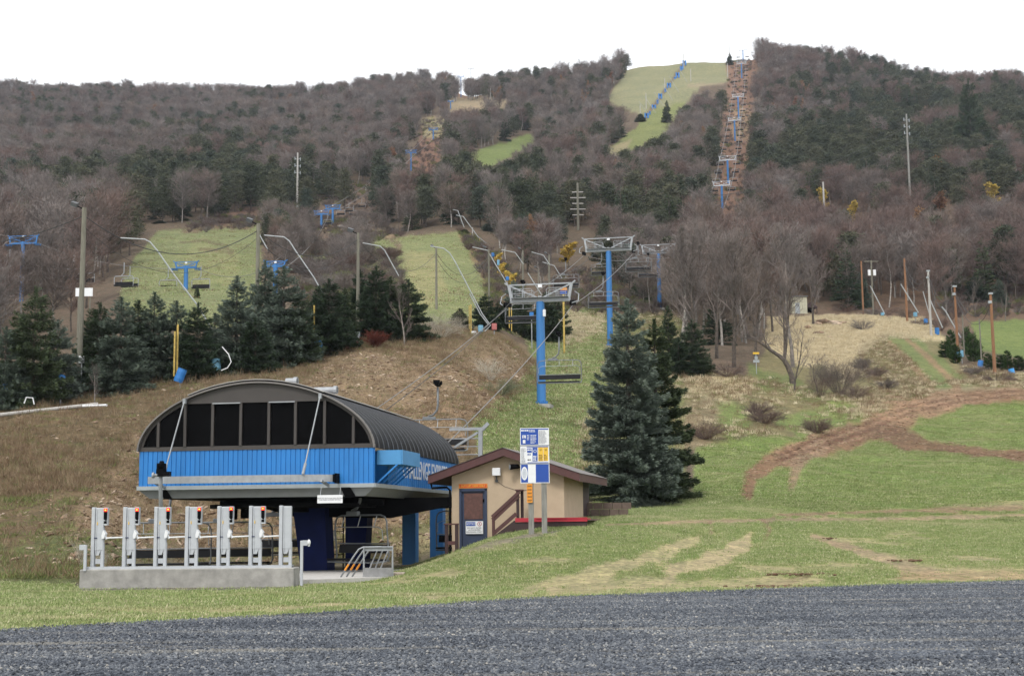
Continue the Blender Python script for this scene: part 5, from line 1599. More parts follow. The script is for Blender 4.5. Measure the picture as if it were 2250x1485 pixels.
# ------------------------------------------------------------------ crew hut
TU = rad(12)
H0, HW = corner_frame(1240, 993, 1140, 47.0, TU)
hw = HW / 2
hut = empty('crew_hut', H0, -TU, 'small tan stucco hut with a red-brown gabled roof beside the lift station', 'hut')
def hl(px, py, Y):
    return Matrix.Rotation(TU, 3, 'Z') @ (W(px, py, Y) - H0)
zl = W(993, 1046, 47.8)[2]
zrdg = W(1112, 992, 47.1)[2] + .12
rx_ = -.05
slope = .345
HLn = 5.6
eave_z = lambda x: zrdg - slope * abs(x - rx_)
# stucco walls, the front one with a door opening
dxa, dxb = hl(1008, 1100, 47.6).x, hl(1069, 1100, 47.5).x
dz = W(1038, 1073, 47.5)[2]
mb = MB()
y1 = .14
def wallpiece(xa, xb, za0, zb0, za1, zb1):
    vs = [(xa, 0, za0), (xb, 0, zb0), (xb, 0, zb1), (xa, 0, za1), (xa, y1, za0), (xb, y1, zb0), (xb, y1, zb1), (xa, y1, za1)]
    mb.add(vs, [(0, 1, 2, 3), (7, 6, 5, 4), (0, 4, 5, 1), (3, 2, 6, 7), (0, 3, 7, 4), (1, 5, 6, 2)])
top = lambda x: eave_z(x) - .13
wallpiece(-hw, dxa, -.2, -.2, top(-hw), top(dxa))
wallpiece(dxa, dxb, dz, dz, top(dxa), top(dxb))
wallpiece(dxb, rx_, -.2, -.2, top(dxb), top(rx_)) if dxb < rx_ else None
wallpiece(max(rx_, dxb), hw, -.2, -.2, top(max(rx_, dxb)), top(hw))
mb.build('front_wall', STUCCO, hut)
MB().box((hw - .07, .14 + 1.9, (top(hw) - .2) / 2), (.14, 3.8, top(hw) + .2)).box((-hw + .07, .14 + 2.7, (top(-hw) - .2) / 2), (.14, 5.4, top(-hw) + .2)).build('side_wall', STUCCO, hut)
MB().box((hw - .08, 4.7, (top(hw) - .2) / 2), (.12, 1.5, top(hw) + .2)).box((0, HLn - .1, (top(hw) - .2) / 2), (HW - .3, .12, top(hw) + .2)).build('rear_wall', BROWND, hut)  # dark brown puts the deep shade under the roof into the wall colour
# roof
for nm, xa, xb in (('roof_slope', rx_, -hw - .72), ('roof_slope', rx_, hw + .60)):
    za, zb = zrdg, eave_z(xb)
    t = .26
    mb = MB().prism([(xa, za), (xb, zb), (xb, zb - t), (xa, za - t)], -.42, HLn + .3)
    r_ = mb.build(nm, BROWN, hut)
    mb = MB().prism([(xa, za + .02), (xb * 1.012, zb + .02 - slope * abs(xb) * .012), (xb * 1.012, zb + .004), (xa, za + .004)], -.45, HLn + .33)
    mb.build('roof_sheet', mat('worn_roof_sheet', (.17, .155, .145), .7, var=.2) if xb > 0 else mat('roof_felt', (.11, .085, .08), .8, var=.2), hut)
MB().path([(-hw - .66, -.2, eave_z(-hw - .66) - .27), (-hw - .64, -.2, eave_z(-hw - .66) - .42), (-hw - .15, -.1, eave_z(-hw) - .62), (-hw - .05, -.05, eave_z(-hw) - .72), (-hw - .05, -.05, .6)], .04, 8).build('downpipe', BLACK, hut)
# door
door = MB().box(((dxa + dxb) / 2, .06, dz / 2 + .15), (dxb - dxa - .08, .05, dz - .33)).build('door', NAVYD, hut)
MB().box((dxa + .03, .02, dz / 2 + .15), (.08, .14, dz - .3)).box((dxb - .03, .02, dz / 2 + .15), (.08, .14, dz - .3)).box(((dxa + dxb) / 2, .02, dz - .04), (dxb - dxa + .02, .14, .09)).build('door_frame', NAVYD, hut)
wc = (dxa + dxb) / 2 + .0
za_, zb_ = W(1038, 1083, 47.5)[2], W(1038, 1140, 47.5)[2]
def in_door(mb, nm, m): return mb.build(nm, m, door)
in_door(MB().box((wc, .026, (za_ + zb_) / 2), (.64, .03, za_ - zb_)), 'window_board', mat('rusty_board', (.12, .055, .045), .7, var=.3, scale=8))
in_door(MB().box((dxb - .12, .02, za_ - .25), (.05, .06, .10)), 'handle', BLACK)
sgx, sgz = hl(1039, 1159, 47.4).x, W(1039, 1158.5, 47.4)[2]
s_ = MB().bevbox((sgx, -.02, sgz), (.60, .02, .42), .004); so = s_.build('door_notice', WHITE, hut)
MB().box((sgx - .12, -.034, sgz + .12), (.32, .006, .13)).build('notice_header', SIGNBLUE, so)
text_mesh('NOTICE', .10, WHITE, so, (sgx - .12, -.039, sgz + .12), (rad(90), 0, 0), extrude=.001, bold=.001)
mb = MB().disc((sgx + .18, -.034, sgz + .12), (0, 1, 0), .075, .006, 20); mb.build('prohibition_ring', RED, so)
MB().disc((sgx + .18, -.038, sgz + .12), (0, 1, 0), .058, .004, 20).build('prohibition_disc', WHITE, so)
MB().beam((sgx + .14, -.042, sgz + .16), (sgx + .22, -.042, sgz + .08), .004, .016, up=(0, 1, 0)).build('prohibition_bar', RED, so)
MB().disc((sgx + .18, -.0405, sgz + .15), (0, 1, 0), .012, .002, 10).box((sgx + .18, -.0405, sgz + .112), (.02, .002, .05)).build('figure', INK, so)
text_mesh('DO NOT ENTER\nAUTHORIZED\nPERSONNEL ONLY', .066, INK, so, (sgx, -.033, sgz - .085), (rad(90), 0, 0), extrude=.001)
hd = MB().bevbox(((dxa + dxb) / 2, -.012, dz + .09), (dxb - dxa + .06, .02, .145), .004).build('door_header_sign', ORANGE, hut)
MB().box(((dxa + dxb) / 2, -.025, dz + .09), (dxb - dxa, .004, .105)).build('sign_panel', REDSIGN, hd)
text_mesh('DUTY LIFT CREW ONLY', .088, SIGNYEL, hd, ((dxa + dxb) / 2, -.029, dz + .088), (rad(90), 0, 0), extrude=.001, bold=.002, sx=.88)
# lamps on the wall
p = hl(1085, 1035, 46.9)
fl = MB().bevbox((p.x, -.18, p.z), (.28, .14, .25), .02).build('flood_lamp', WHITE, hut)
MB().tube((p.x - .03, -.08, p.z - .13), (p.x - .03, -.03, p.z - .28), .02).box((p.x - .03, -.02, p.z - .3), (.09, .05, .09)).build('lamp_bracket', TRIMD, fl)
MB().path([(p.x, -.01, p.z - .33), (p.x + .25, -.01, p.z - .5), (p.x + .75, -.01, p.z - .66), (p.x + 1.1, -.01, p.z - .6)], .006, 4).build('cable', CABLE, fl)
p = hl(1130, 1025, 46.9)
cm = MB().tube((p.x - .17, -.35, p.z), (p.x + .1, -.2, p.z + .02), .10, .07, 10).build('spot_lamp', BLACK, hut)
MB().disc((p.x - .175, -.353, p.z), (.87, .48, 0), .09, .01, 12).build('lens', GALV, cm)
MB().path([(p.x + .1, -.2, p.z), (p.x + .22, -.1, p.z - .02), (p.x + .24, -.03, p.z - .1)], .03, 6).tube((p.x + .27, -.03, p.z + .1), (p.x + .27, -.03, p.z - .3), .02).build('lamp_arm', BLACK, cm)
# deck with red edge, stairs and brown rails
dzk = W(1200, 1140, 46.0)[2]
xa, xb = hl(1129, 1140, 46.0).x, hl(1300, 1140, 46.6).x
deck = empty('entrance_deck', H0, -TU, 'brown wooden deck with a red front edge in front of the tan hut', 'deck')
MB().box(((xa + hw) / 2, -.55, dzk - .03), (hw - xa, 1.04, .05)).box(((hw + .02 + xb) / 2, .9, dzk - .03), (xb - hw - .02, 3.9, .05)).build('deck_boards', mat('deck_wood', (.17, .10, .08), .8, var=.25, scale=4), deck)
MB().box(((xa + xb) / 2, -1.1, dzk - .02), (xb - xa, .04, .13)).box(((xa + xb) / 2 + .4, -1.09, dzk - .005), (xb - xa - .6, .06, .03)).build('red_edge', RED, deck)
MB().box(((xa + xb) / 2, -1.06, dzk - .26), (xb - xa - .04, .04, .34)).build('fascia_board', BROWND, deck)
mb = MB()
for x in (xa + .1, (xa + xb) / 2, xb - .1): mb.box((x, -.95, dzk / 2 - .1), (.12, .12, dzk - .2))
mb.build('support_post', BROWND, deck)
st = empty('stair', H0, -TU, 'short brown wooden stair with a handrail between the hut door and the deck', 'stair')
pT, pB = hl(1139, 1079, 46.1), hl(1078, 1134, 46.3)
ys_ = -1.0
f_ = lambda px, py: hl(px, py, 46.2)
a1, b1 = f_(1140, 1080), f_(1077, 1135)
def hb(mb, pa, pb, w, h, y=ys_): mb.beam((pa.x, y, pa.z), (pb.x, y, pb.z), w, h)
mb = MB(); hb(mb, a1, b1, .10, .10); hb(mb, f_(1138, 1088), f_(1078, 1142), .05, .14); mb.build('handrail', BROWN, st)
mb = MB(); hb(mb, f_(1133, 1128), f_(1080, 1172), .05, .12); mb.build('middle_rail', BROWN, st)
mb = MB(); hb(mb, f_(1134, 1150), f_(1066, 1200), .06, .26); hb(mb, f_(1140, 1160), f_(1085, 1200), .06, .1, -.3); mb.build('stringer', BROWND, st)
for px_, pt, pb in ((1135, 1076, 1140), (1141, 1076, 1138)):
    q1, q2 = f_(px_, pt), f_(px_, pb)
    MB().box((q1.x, ys_ + (.06 if px_ == 1135 else .35), (q1.z + q2.z) / 2), (.085, .085, q1.z - q2.z)).build('newel_post', BROWND, st)
q1, q2 = f_(1080, 1132), f_(1080, 1180); MB().box((q1.x, ys_, (q1.z + q2.z) / 2), (.085, .085, q1.z - q2.z)).build('newel_post', BROWN, st)
q1 = f_(1138, 1077); MB().box((q1.x, ys_ + .18, q1.z + .01), (.2, .5, .05)).build('post_cap', BROWN, st)
for i in range(4):
    q = f_(1130 - i * 14, 1150 + i * 11); MB().box((q.x, -.62, q.z), (.28, .72, .04)).build('tread', BROWND, st)
# small rail left of the hut
p = W(992, 1200, 46.3); p.z = height(p.x, p.y)
rl = empty('porch_rail', (p.x, p.y, p.z), -TU, 'short brown post-and-rail frame at the left corner of the tan hut', 'railing')
zt2 = W(985, 1151, 46.3)[2] - p.z
for x in (-.16, .18): MB().box((x, 0, zt2 / 2 - .2), (.10, .10, zt2 + .4)).build('post', BROWND, rl)
MB().box((0, 0, zt2), (.46, .16, .05)).build('top_rail', BROWN, rl)
MB().box((.02, -.02, zt2 * .42), (.30, .05, .12)).build('cross_rail', BROWN, rl)
MB().box((.15, -.1, .02), (.5, .3, .1)).build('red_board', RED, rl)
# planter / stacked blocks in the shade right of the hut
p = at(1322, 52)
mb = MB()
for r in range(2):
    for i in range(5): mb.box((-.7 + i * .35 + r * .12, r * .06, .15 + r * .24), (.33, .25, .23))
tag(mb.build('block_wall', mat('brown_block', (.14, .10, .08), .9, var=.2), None, p), 'low wall of brown blocks in the shade beside the hut', 'low wall')

# ------------------------------------------------------------------ information board on two posts
Yb = 44.2
TB = rad(6)
pa, pb = W(1143, 1000, Yb + .1), W(1207, 1000, Yb)
cxb = (pa + pb) / 2
bd = empty('information_board', (cxb.x, cxb.y, 0), rad(-2), 'tall blue and white information board on two grey wooden posts before the hut', 'sign board')
bw = (pb.x - pa.x) / 2
z1b, z0b = W(1174, 940, Yb)[2], W(1174, 1061, Yb)[2]
for px_ in (1167, 1196):
    q = W(px_, 1120, Yb); x = q.x - cxb.x; g = height(q.x, q.y)
    MB().box((x, .08, (g - .3 + z0b + .3) / 2), (.17, .14, z0b + .3 - g + .3)).build('post', WOODG, bd)
hgt = z1b - z0b
tz = [z1b, z1b - hgt * .315, z1b - hgt * .645, z0b]
back = MB().bevbox((0, 0, (z1b + z0b) / 2), (bw * 2, .03, hgt), .006).build('board', WHITE, bd)
def panel(x0, x1, za, zb, m, nm='panel', y=-.018, par=None):
    """x as fraction -1..1 of the half width, z absolute"""
    return MB().box(((x0 + x1) / 2 * bw, y, (za + zb) / 2), ((x1 - x0) * bw, .006, abs(za - zb))).build(nm, m, par or bd)
def bars(x0, x1, za, zb, n, m, nm='small_print', y=-.0235, fill=.42, rag=.35, sd=0):
    rs = np.random.RandomState(sd + 3)
    mb = MB()
    for i in range(n):
        z = za + (zb - za) * (i + .5) / n
        ln = (x1 - x0) * (1 - rag * rs.rand())
        # broken into word-like dashes
        x = x0
        while x < x0 + ln - .02:
            l = min(.05 + .10 * rs.rand(), x0 + ln - x)
            mb.box(((x + l / 2) * bw, y, z), (l * bw, .003, abs(zb - za) / n * fill))
            x += l + .025
    return mb.build(nm, m, bd)
z = lambda k, f: tz[k] + (tz[k + 1] - tz[k]) * f
panel(-.95, .26, z(0, .03), z(0, .95), SIGNBLUE, 'trail_panel')
panel(.26, .95, z(0, .04), z(0, .10), SIGNBLUE, 'panel_band')
bars(-.92, -.42, z(0, .09), z(0, .19), 1, WHITE, 'title', fill=.8, rag=0)
bars(-.38, .22, z(0, .10), z(0, .24), 2, WHITE, fill=.5, sd=1)
bars(-.28, .15, z(0, .38), z(0, .90), 7, WHITE, sd=2)
MB().bevbox((-.72 * bw, -.023, z(0, .5)), (.24 * bw, .006, .10), .003).bevbox((-.72 * bw, -.023, z(0, .78)), (.18 * bw, .006, .11), .003).build('badge', WHITE, bd)
bars(-.8, -.64, z(0, .42), z(0, .60), 3, SIGNBLUE, y=-.0275, sd=5)
bars(-.52, -.36, z(0, .38), z(0, .7), 4, WHITE, sd=6)
bars(.30, .9, z(0, .16), z(0, .92), 11, mat('grey_ink', (.3, .31, .34), .6), sd=3)
panel(-.55, .93, z(1, .06), z(1, .10), SIGNBLUE, 'panel_band'); panel(-.5, .93, z(1, .93), z(1, .985), SIGNBLUE, 'panel_band')
bars(-.93, -.62, z(1, .14), z(1, .95), 12, mat('grey_ink', (.3, .31, .34), .6), sd=4)
panel(-.52, -.20, z(1, .16), z(1, .40), SIGNBLUE, 'blue_tile'); bars(-.5, -.22, z(1, .2), z(1, .3), 1, WHITE, fill=.7, rag=0)
bars(-.5, -.22, z(1, .45), z(1, .55), 1, SIGNBLUE, fill=.6)
bars(-.5, -.22, z(1, .74), z(1, .84), 1, INK, fill=.5)
panel(-.15, .19, z(1, .12), z(1, .88), SIGNBLUE, 'blue_tile')
MB().disc((.02 * bw, -.024, z(1, .32)), (0, 1, 0), .05, .005, 20).build('tile_ring', WHITE, bd); MB().disc((.02 * bw, -.028, z(1, .32)), (0, 1, 0), .036, .004, 20).build('tile_disc', SIGNBLUE, bd)
bars(-.11, .15, z(1, .56), z(1, .86), 4, WHITE, fill=.6, sd=9)
panel(.24, .575, z(1, .11), z(1, .87), SIGNYEL, 'yellow_tile'); panel(.60, .92, z(1, .11), z(1, .86), SIGNYEL, 'yellow_tile')
for i, x0 in enumerate((.28, .63)):
    bars(x0, x0 + .26, z(1, .5), z(1, .84), 4, mat('brown_ink', (.16, .09, .02), .6), fill=.55, sd=11 + i)
    MB().path([((x0 + .06) * bw, -.024, z(1, .22)), ((x0 + .13) * bw, -.024, z(1, .30)), ((x0 + .2) * bw, -.024, z(1, .24))], .008, 5).disc(((x0 + .15) * bw, -.024, z(1, .2)), (0, 1, 0), .014, .004, 10).build('pictogram', mat('brown_ink', (.16, .09, .02), .6), bd)
panel(-.95, -.48, z(2, .05), z(2, .96), SIGNBLUE, 'map_panel'); panel(.06, .95, z(2, .04), z(2, .96), SIGNBLUE, 'blank_panel')
vs = [(-.72 * bw + .10 * math.cos(t * .3142), -.0235, z(2, .5) + .21 * math.sin(t * .3142)) for t in range(20)]
MB().add(vs, [tuple(range(20))]).build('oval_badge', WHITE, bd)
vs = [(-.72 * bw + .07 * math.cos(t * .3142), -.0255, z(2, .5) + .16 * math.sin(t * .3142)) for t in range(20)]
MB().add(vs, [tuple(range(20))]).build('oval_inner', mat('pale_grey', (.5, .53, .58), .6), bd)
for k in (1, 2): MB().box((0, -.02, tz[k]), (bw * 2.02, .012, .03)).build('joint_strip', GALV, bd)
q = W(1164, 1083, Yb - .1); x = q.x - cxb.x
tg_ = MB().bevbox((x, -.03, q.z), (.175, .015, .58), .004).build('orange_notice', ORANGE, bd)
rs = np.random.RandomState(77); mb = MB()
for i in range(5):
    zz_ = q.z + .22 - i * .11
    for j in range(4): mb.box((x - .05 + j * .033, -.040, zz_), (.022, .003, .05 if (i + j) % 3 else .06))
mb.build('small_print', mat('brown_ink', (.16, .09, .02), .6), tg_)
# ------------------------------------------------------------------ chairlift towers and ropes
def make_tower(base, arm_z, arm_w, pr, pole_m, arm_m, rz, label, group, full=True, side=1):
    """arm_z is the height of the cross beam above the base"""
    t = empty('lift_tower', base, rz, label, 'chairlift tower', group)
    k = pr / .32
    mb = MB().tube((0, 0, -1.0), (0, 0, arm_z - .1 * k), pr, pr * .9, 16)
    mb.build('pole', pole_m, t, smooth=False)
    if full:
        MB().box((0, 0, -.05), (1.5, 1.5, .3)).build('footing', CONC, t)
        mb = MB()
        for i in range(12):
            a = i * math.pi / 6
            mb.box((math.cos(a) * (pr + .06), math.sin(a) * (pr + .06), .2), (.14, .03, .28), rz=a)
        mb.build('gusset', pole_m, t)
    hwid = arm_w / 2
    bh = .28 * k
    mb = MB().box((0, 0, arm_z), (arm_w, .30 * k, bh))
    mb.prism([(-.2 * k, arm_z - bh / 2 - .02), (.2 * k, arm_z - bh / 2 - .02), (.1 * k, arm_z + .3 * k), (-.1 * k, arm_z + .3 * k)], -.2 * k, .2 * k)
    mb.build('cross_beam', arm_m, t)
    th = arm_w * .27
    for s in (-1, 1):
        MB().beam((s * (hwid - .12 * k), 0, arm_z), (s * (hwid + .10 * k), 0, arm_z + th), .2 * k, .16 * k).beam((s * (hwid + .10 * k), 0, arm_z + th - .05), (s * (hwid + .38 * k), 0, arm_z + th + .16 * k), .2 * k, .1 * k).build('end_post', arm_m, t)
        MB().beam((0, 0, arm_z + .12 * k), (s * (hwid + .02 * k), 0, arm_z + th - .06), .09 * k, .09 * k).build('diagonal', arm_m, t)
    MB().box((0, 0, arm_z + th), (arm_w + .15 * k, .09 * k, .09 * k)).build('top_bar', arm_m, t)
    mb = MB()
    rr = .022 * k
    for yy in ((-.45 * k, .45 * k) if full else (-.3 * k,)):
        for s in (-1, 1):
            x0, x1 = s * .12 * arm_w, s * (hwid - .25 * k)
            mb.path([(x0, yy, arm_z + .15 * k), (x0, yy, arm_z + th * .62), (x0 + s * .1 * k, yy, arm_z + th * .68), (x1, yy, arm_z + th * .68), (x1, yy, arm_z + .15 * k)], rr, 5)
            mb.path([(x0, yy, arm_z + th * .4), (x1, yy, arm_z + th * .4)], rr, 5)
            mb.path([((x0 + x1) / 2, yy, arm_z + .15 * k), ((x0 + x1) / 2, yy, arm_z + th * .68)], rr, 5)
    mb.build('catwalk_rail', GALV if full else arm_m, t)
    if full: MB().box((0, 0, arm_z + .17 * k), (arm_w * .95, .9 * k, .03)).build('catwalk', GALV, t)
    for s in (-1, 1):
        mb = MB()
        ln = 2.6 * k
        tl = .16
        mb.beam((s * (hwid + .18 * k), -ln / 2, arm_z - .12 * k - ln / 2 * tl), (s * (hwid + .18 * k), ln / 2, arm_z - .12 * k + ln / 2 * tl), .07 * k, .12 * k)
        for i in range(8 if full else 4):
            f = (i + .5) / (8 if full else 4) - .5
            mb.disc((s * (hwid + .18 * k), f * ln, arm_z - .26 * k + f * ln * tl), (1, 0, 0), .16 * k, .09 * k, 10)
        mb.build('sheave_train', BLACK if full else arm_m, t)
        mb = MB().path([(s * (hwid + .3 * k), -ln * .5, arm_z - .45 * k), (s * (hwid + .62 * k), -ln * .2, arm_z - .2 * k), (s * (hwid + .6 * k), 0, arm_z + .35 * k), (s * (hwid + .3 * k), 0, arm_z + .55 * k)], .035 * k, 6)
        if full: mb.build('rope_catcher', GALV, t)
    sg = MB().box((0, -.06 * k, arm_z + th - .13 * k), (.30 * k, .03, .22 * k)).build('number_plate', WHITE, t)
    if full:
        mb = MB()
        for dx in (-.18, .18): mb.tube((dx, pr + .16, .6), (dx, pr + .16, arm_z), .022)
        for i in range(int(arm_z / .32) - 2): mb.tube((-.18, pr + .16, .7 + i * .32), (.18, pr + .16, .7 + i * .32), .014, n=5)
        mb.build('ladder', GALV, t)
    return t
TG_ = 'towers of the near chairlift'
def tower_px(px, pyb, pyarm, arm_px, Y=None, pr=None, label='', group=None, full=False, am=None, pm=None, rz=lrot, pxt=None):
    b = at(px, Y, pyb) if Y else G(px, pyb)
    Y = b.y
    zt_ = W(px, pyarm, Y)[2] - b.z
    wdt = arm_px * Y / FPX * .98
    return make_tower(b, zt_, wdt, pr or .28, pm or BLUE_T, am or GALV, rz, label, group, full), b, zt_, wdt
near = []
near.append(tower_px(1190, 905, 660, 138, 100, .33, 'nearest blue tower of the chairlift, on the green slope behind the hut', TG_, True))
near.append(tower_px(1341, 760, 550, 105, 143, .31, 'second blue chairlift tower, its foot hidden by the top of the big spruce', TG_, True))
near.append(tower_px(1450, 700, 556, 72, 204, .31, 'third blue chairlift tower, left of the tall bare trees', TG_, True))
far_line = []
for px, pyb, pya, ap, lb in ((1587, 458, 408, 37, 'far tower at the foot of the red-earth strip through the woods'),
                         (1600, 404, 352, 36, 'far tower a third of the way up the red-earth strip'),
                         (1615, 310, 265, 27, 'far tower halfway up the red-earth strip'),
                         (1623, 262, 213, 24, 'far tower near the top of the red-earth strip, standing by bare brown ground'),
                         (1630, 173, 140, 20, 'far tower just below the skyline on the strip'),
                         (1633, 135, 111, 19, 'far tower standing against the white sky on the summit')):
    far_line.append(tower_px(px, pyb, pya, ap, None, .34, lb, 'far towers of the right chairlift', False, am=GALV_L))
mid = []
for px, pyb, pya, ap, Y, lb in ((47, 640, 535, 64, 205, 'blue tower at the far left edge, above the row of spruces'),
                         (408, 638, 588, 48, None, 'blue tower standing on the left green ski run'),
                         (604, 700, 585, 42, 165, 'blue tower half hidden between two tall spruces'),
                         (706, 503, 471, 32, None, 'left tower of the pair on the brown knoll'),
                         (731, 495, 459, 32, None, 'right, taller tower of the pair on the brown knoll'),
                         (903, 376, 336, 23, None, 'blue tower on the red-earth clearing left of the blue-green spruce'),
                         (952, 308, 286, 19, None, 'blue tower in the tan gap of the upper woods'),
                         (990, 241, 224, 12, None, 'small blue tower below the saddle of the ridge'),
                         (1013, 214, 170, 14, None, 'tall thin blue tower at the saddle of the ridge')):
    mid.append(tower_px(px, pyb, pya, ap, Y, .30, lb, 'blue towers of the left chairlifts', False, am=BLUE_T, rz=-.1))
r = tower_px(1035, 200, 152, 14, 930, .22, 'dark tower on the skyline at the saddle', 'blue towers of the left chairlifts', False, am=TRIMD, pm=TRIMD, rz=0)

def rope_pts(a, b, sag, n=18):
    return [Vector(a).lerp(Vector(b), i / n) - Vector((0, 0, sag * 4 * (i / n) * (1 - i / n))) for i in range(n + 1)]
def rope(name, a, b, sag, r, label, group, m=ROPE, n=18, cat='steel rope'):
    o0 = Vector(a)
    pts = [p - o0 for p in rope_pts(a, b, sag, n)]
    return tag(MB().path(pts, r, 5).build(name, m, None, o0), label, cat, group)
def arm_end(tw, s, dz=-.42):
    t, b, z, w = tw
    c, s_ = math.cos(t.rotation_euler.z), math.sin(t.rotation_euler.z)
    x = s * (w / 2 + .18)
    return Vector((b.x + x * c, b.y + x * s_, b.z + z + dz))
RG = 'haul ropes of the near chairlift'
stR = Matrix.Rotation(-TH, 3, 'Z')
def st_pt(x, y, z): v = stR @ Vector((x, y, 0)) + S0; return Vector((v.x, v.y, z))
for s, nm in ((-1, 'left'), (1, 'right')):
    rope('haul_rope', st_pt(s * 2.75, SL - .5, Ze + .15), arm_end(near[0], s), .35, .026, 'thick %s haul rope rising from the station roof to the nearest tower' % nm, RG)
    rope('haul_rope', arm_end(near[0], s), arm_end(near[1], s), .35, .026, '%s haul rope between the first and second blue towers' % nm, RG)
    rope('haul_rope', arm_end(near[1], s), arm_end(near[2], s), .6, .03, '%s haul rope between the second and third blue towers' % nm, RG)
    rope('haul_rope', arm_end(near[2], s), arm_end(far_line[0], s, -.2), 5, .05, '%s haul rope climbing from the third tower over the bare trees to the strip' % nm, RG, n=30)
    for i in range(len(far_line) - 1):
        rope('haul_rope', arm_end(far_line[i], s, -.2), arm_end(far_line[i + 1], s, -.2), 1.0, .06, '%s haul rope on the red-earth strip' % nm, 'far haul ropes', n=10)
rope('signal_cable', st_pt(.4, SL, Ze + 1.9), near[0][1] + Vector((-.9, 0, near[0][2] + 1.3)), .5, .018, 'thin signal cable from the station to the top bar of the nearest tower', RG, CABLE)
rope('signal_cable', near[0][1] + Vector((.2, 0, near[0][2] + 1.3)), near[1][1] + Vector((0, 0, near[1][2] + 1.4)), .8, .018, 'thin signal cable between the tops of the first two towers', RG, CABLE)
rope('signal_cable', near[1][1] + Vector((.2, 0, near[1][2] + 1.4)), near[2][1] + Vector((0, 0, near[2][2] + 1.4)), 1, .02, 'thin signal cable between the tops of the second and third towers', RG, CABLE)
MG = 'ropes of the left chairlifts'
for i, j in ((2, 3), (3, 5), (4, 5), (5, 6), (6, 7), (7, 8)):
    for s in (-1, 1):
        rope('haul_rope', arm_end(mid[i], s, -.1), arm_end(mid[j], s, -.1), 1.5, .035 if i < 4 else .05, 'thin distant haul rope of the left chairlift', MG, n=12)
a = arm_end(mid[0], 1, 0); b = arm_end(mid[1], -1, -.1); 
rope('haul_rope', a, b, 1.0, .03, 'thin rope from the far left tower to the tower on the green run', MG)
rope('haul_rope', arm_end(mid[1], 1, -.1), W(560, 600, 178), .8, .03, 'thin rope running right from the tower on the green run', MG)
# grey return frame behind the roof of the station
p = W(1045, 985, 58.5)
g = height(p.x, p.y)
rf = empty('return_frame', (p.x, p.y, g), lrot, 'grey steel frame with rails standing between the station roof and the hut roof', 'steel frame')
zz1 = W(1045, 942, 58.5)[2] - g
MB().beam((.15, 0, -.2), (.22, 0, zz1), .16, .16).build('post', GALV, rf)
MB().box((-.35, 0, zz1), (1.5, .12, .12)).beam((.22, 0, zz1 - .1), (.55, 0, zz1 + .22), .14, .14).build('cross_beam', GALV, rf)
MB().beam((-.9, 0, zz1 - .75), (.1, 0, zz1 - .15), .09, .09).build('brace', GALV, rf)
mb = MB()
for i in range(3): mb.tube((-1.0, 0, zz1 - .4 - i * .33), (.15, 0, zz1 - .4 - i * .33), .02)
mb.build('rail', GALV, rf)

# small far chairs
fc = empty('far_lift_chair', (0, 0, 0))
MB().path([(0, 0, 0), (0, 0, -1.3), (-.3, 0, -1.6)], .06, 5).path([(-1.1, 0, -1.7), (1.1, 0, -1.7), (1.2, 0, -1.9), (1.2, 0, -2.9), (-1.2, 0, -2.9), (-1.2, 0, -1.9)], .06, 5, closed=True).build('frame', GALV, fc)
MB().box((0, -.1, -2.85), (2.3, .5, .14)).box((0, .2, -2.6), (2.3, .1, .45)).build('seat', BLACKV, fc)
freeze(fc)
fcu = [False]
def far_chair(loc, label, group, sc=1.0):
    if not fcu[0]:
        fcu[0] = True; fc.location = loc; fc.scale = (sc,) * 3; fc.rotation_euler = (0, 0, -.1)
        return tag(fc, label, 'lift chair', group)
    return dup(fc, loc, -.1, label, sc, group)
g_ = 'small chairs of the left chairlift'
for px, py, Y, lb in ((22, 548, 190, 'small chair under the arm of the far left blue tower'), (163, 560, 165, 'small chair just left of the tall light pole'), (190, 574, 190, 'small chair just right of the tall light pole'), (273, 577, 170, 'small chair left of the green ski run'),
                  (286, 585, 190, 'small chair at the left edge of the green ski run'), (370, 588, 185, 'small chair left of the blue tower on the green run'), (442, 585, 180, 'nearer small chair right of the tower on the green run'), (442, 600, 215, 'farther small chair right of the tower on the green run'),
                  (720, 470, 330, 'small chair between the paired towers on the knoll'), (749, 450, 330, 'small chair nearest the paired towers, on their right'), (767, 444, 345, 'second small chair right of the paired towers'), (777, 451, 350, 'lower small chair right of the paired towers'),
                  (795, 436, 380, 'small chair above the red clearing, left of its light pole'), (806, 440, 390, 'small chair beside the light pole on the red clearing'), (690, 535, 300, 'small chair over the rusty bushes below the knoll'), (654, 568, 260, 'small chair over the grey bushes beside the tall spruce')):
    far_chair(W(px, py, Y), lb, g_, 1.0 if Y < 300 else .85)
g_ = 'far chairs on the red-earth strip'
for s in (-1, 1):
    for i in range(len(far_line) - 1):
        a, b = arm_end(far_line[i], s, -.3), arm_end(far_line[i + 1], s, -.3)
        n = max(2, int((b - a).length / 20))
        for k in range(n):
            far_chair(a.lerp(b, (k + .5) / n), 'far chair of the %s rope over the red-earth strip' % ('left' if s < 0 else 'right'), g_ + (', left rope' if s < 0 else ', right rope'), .95)

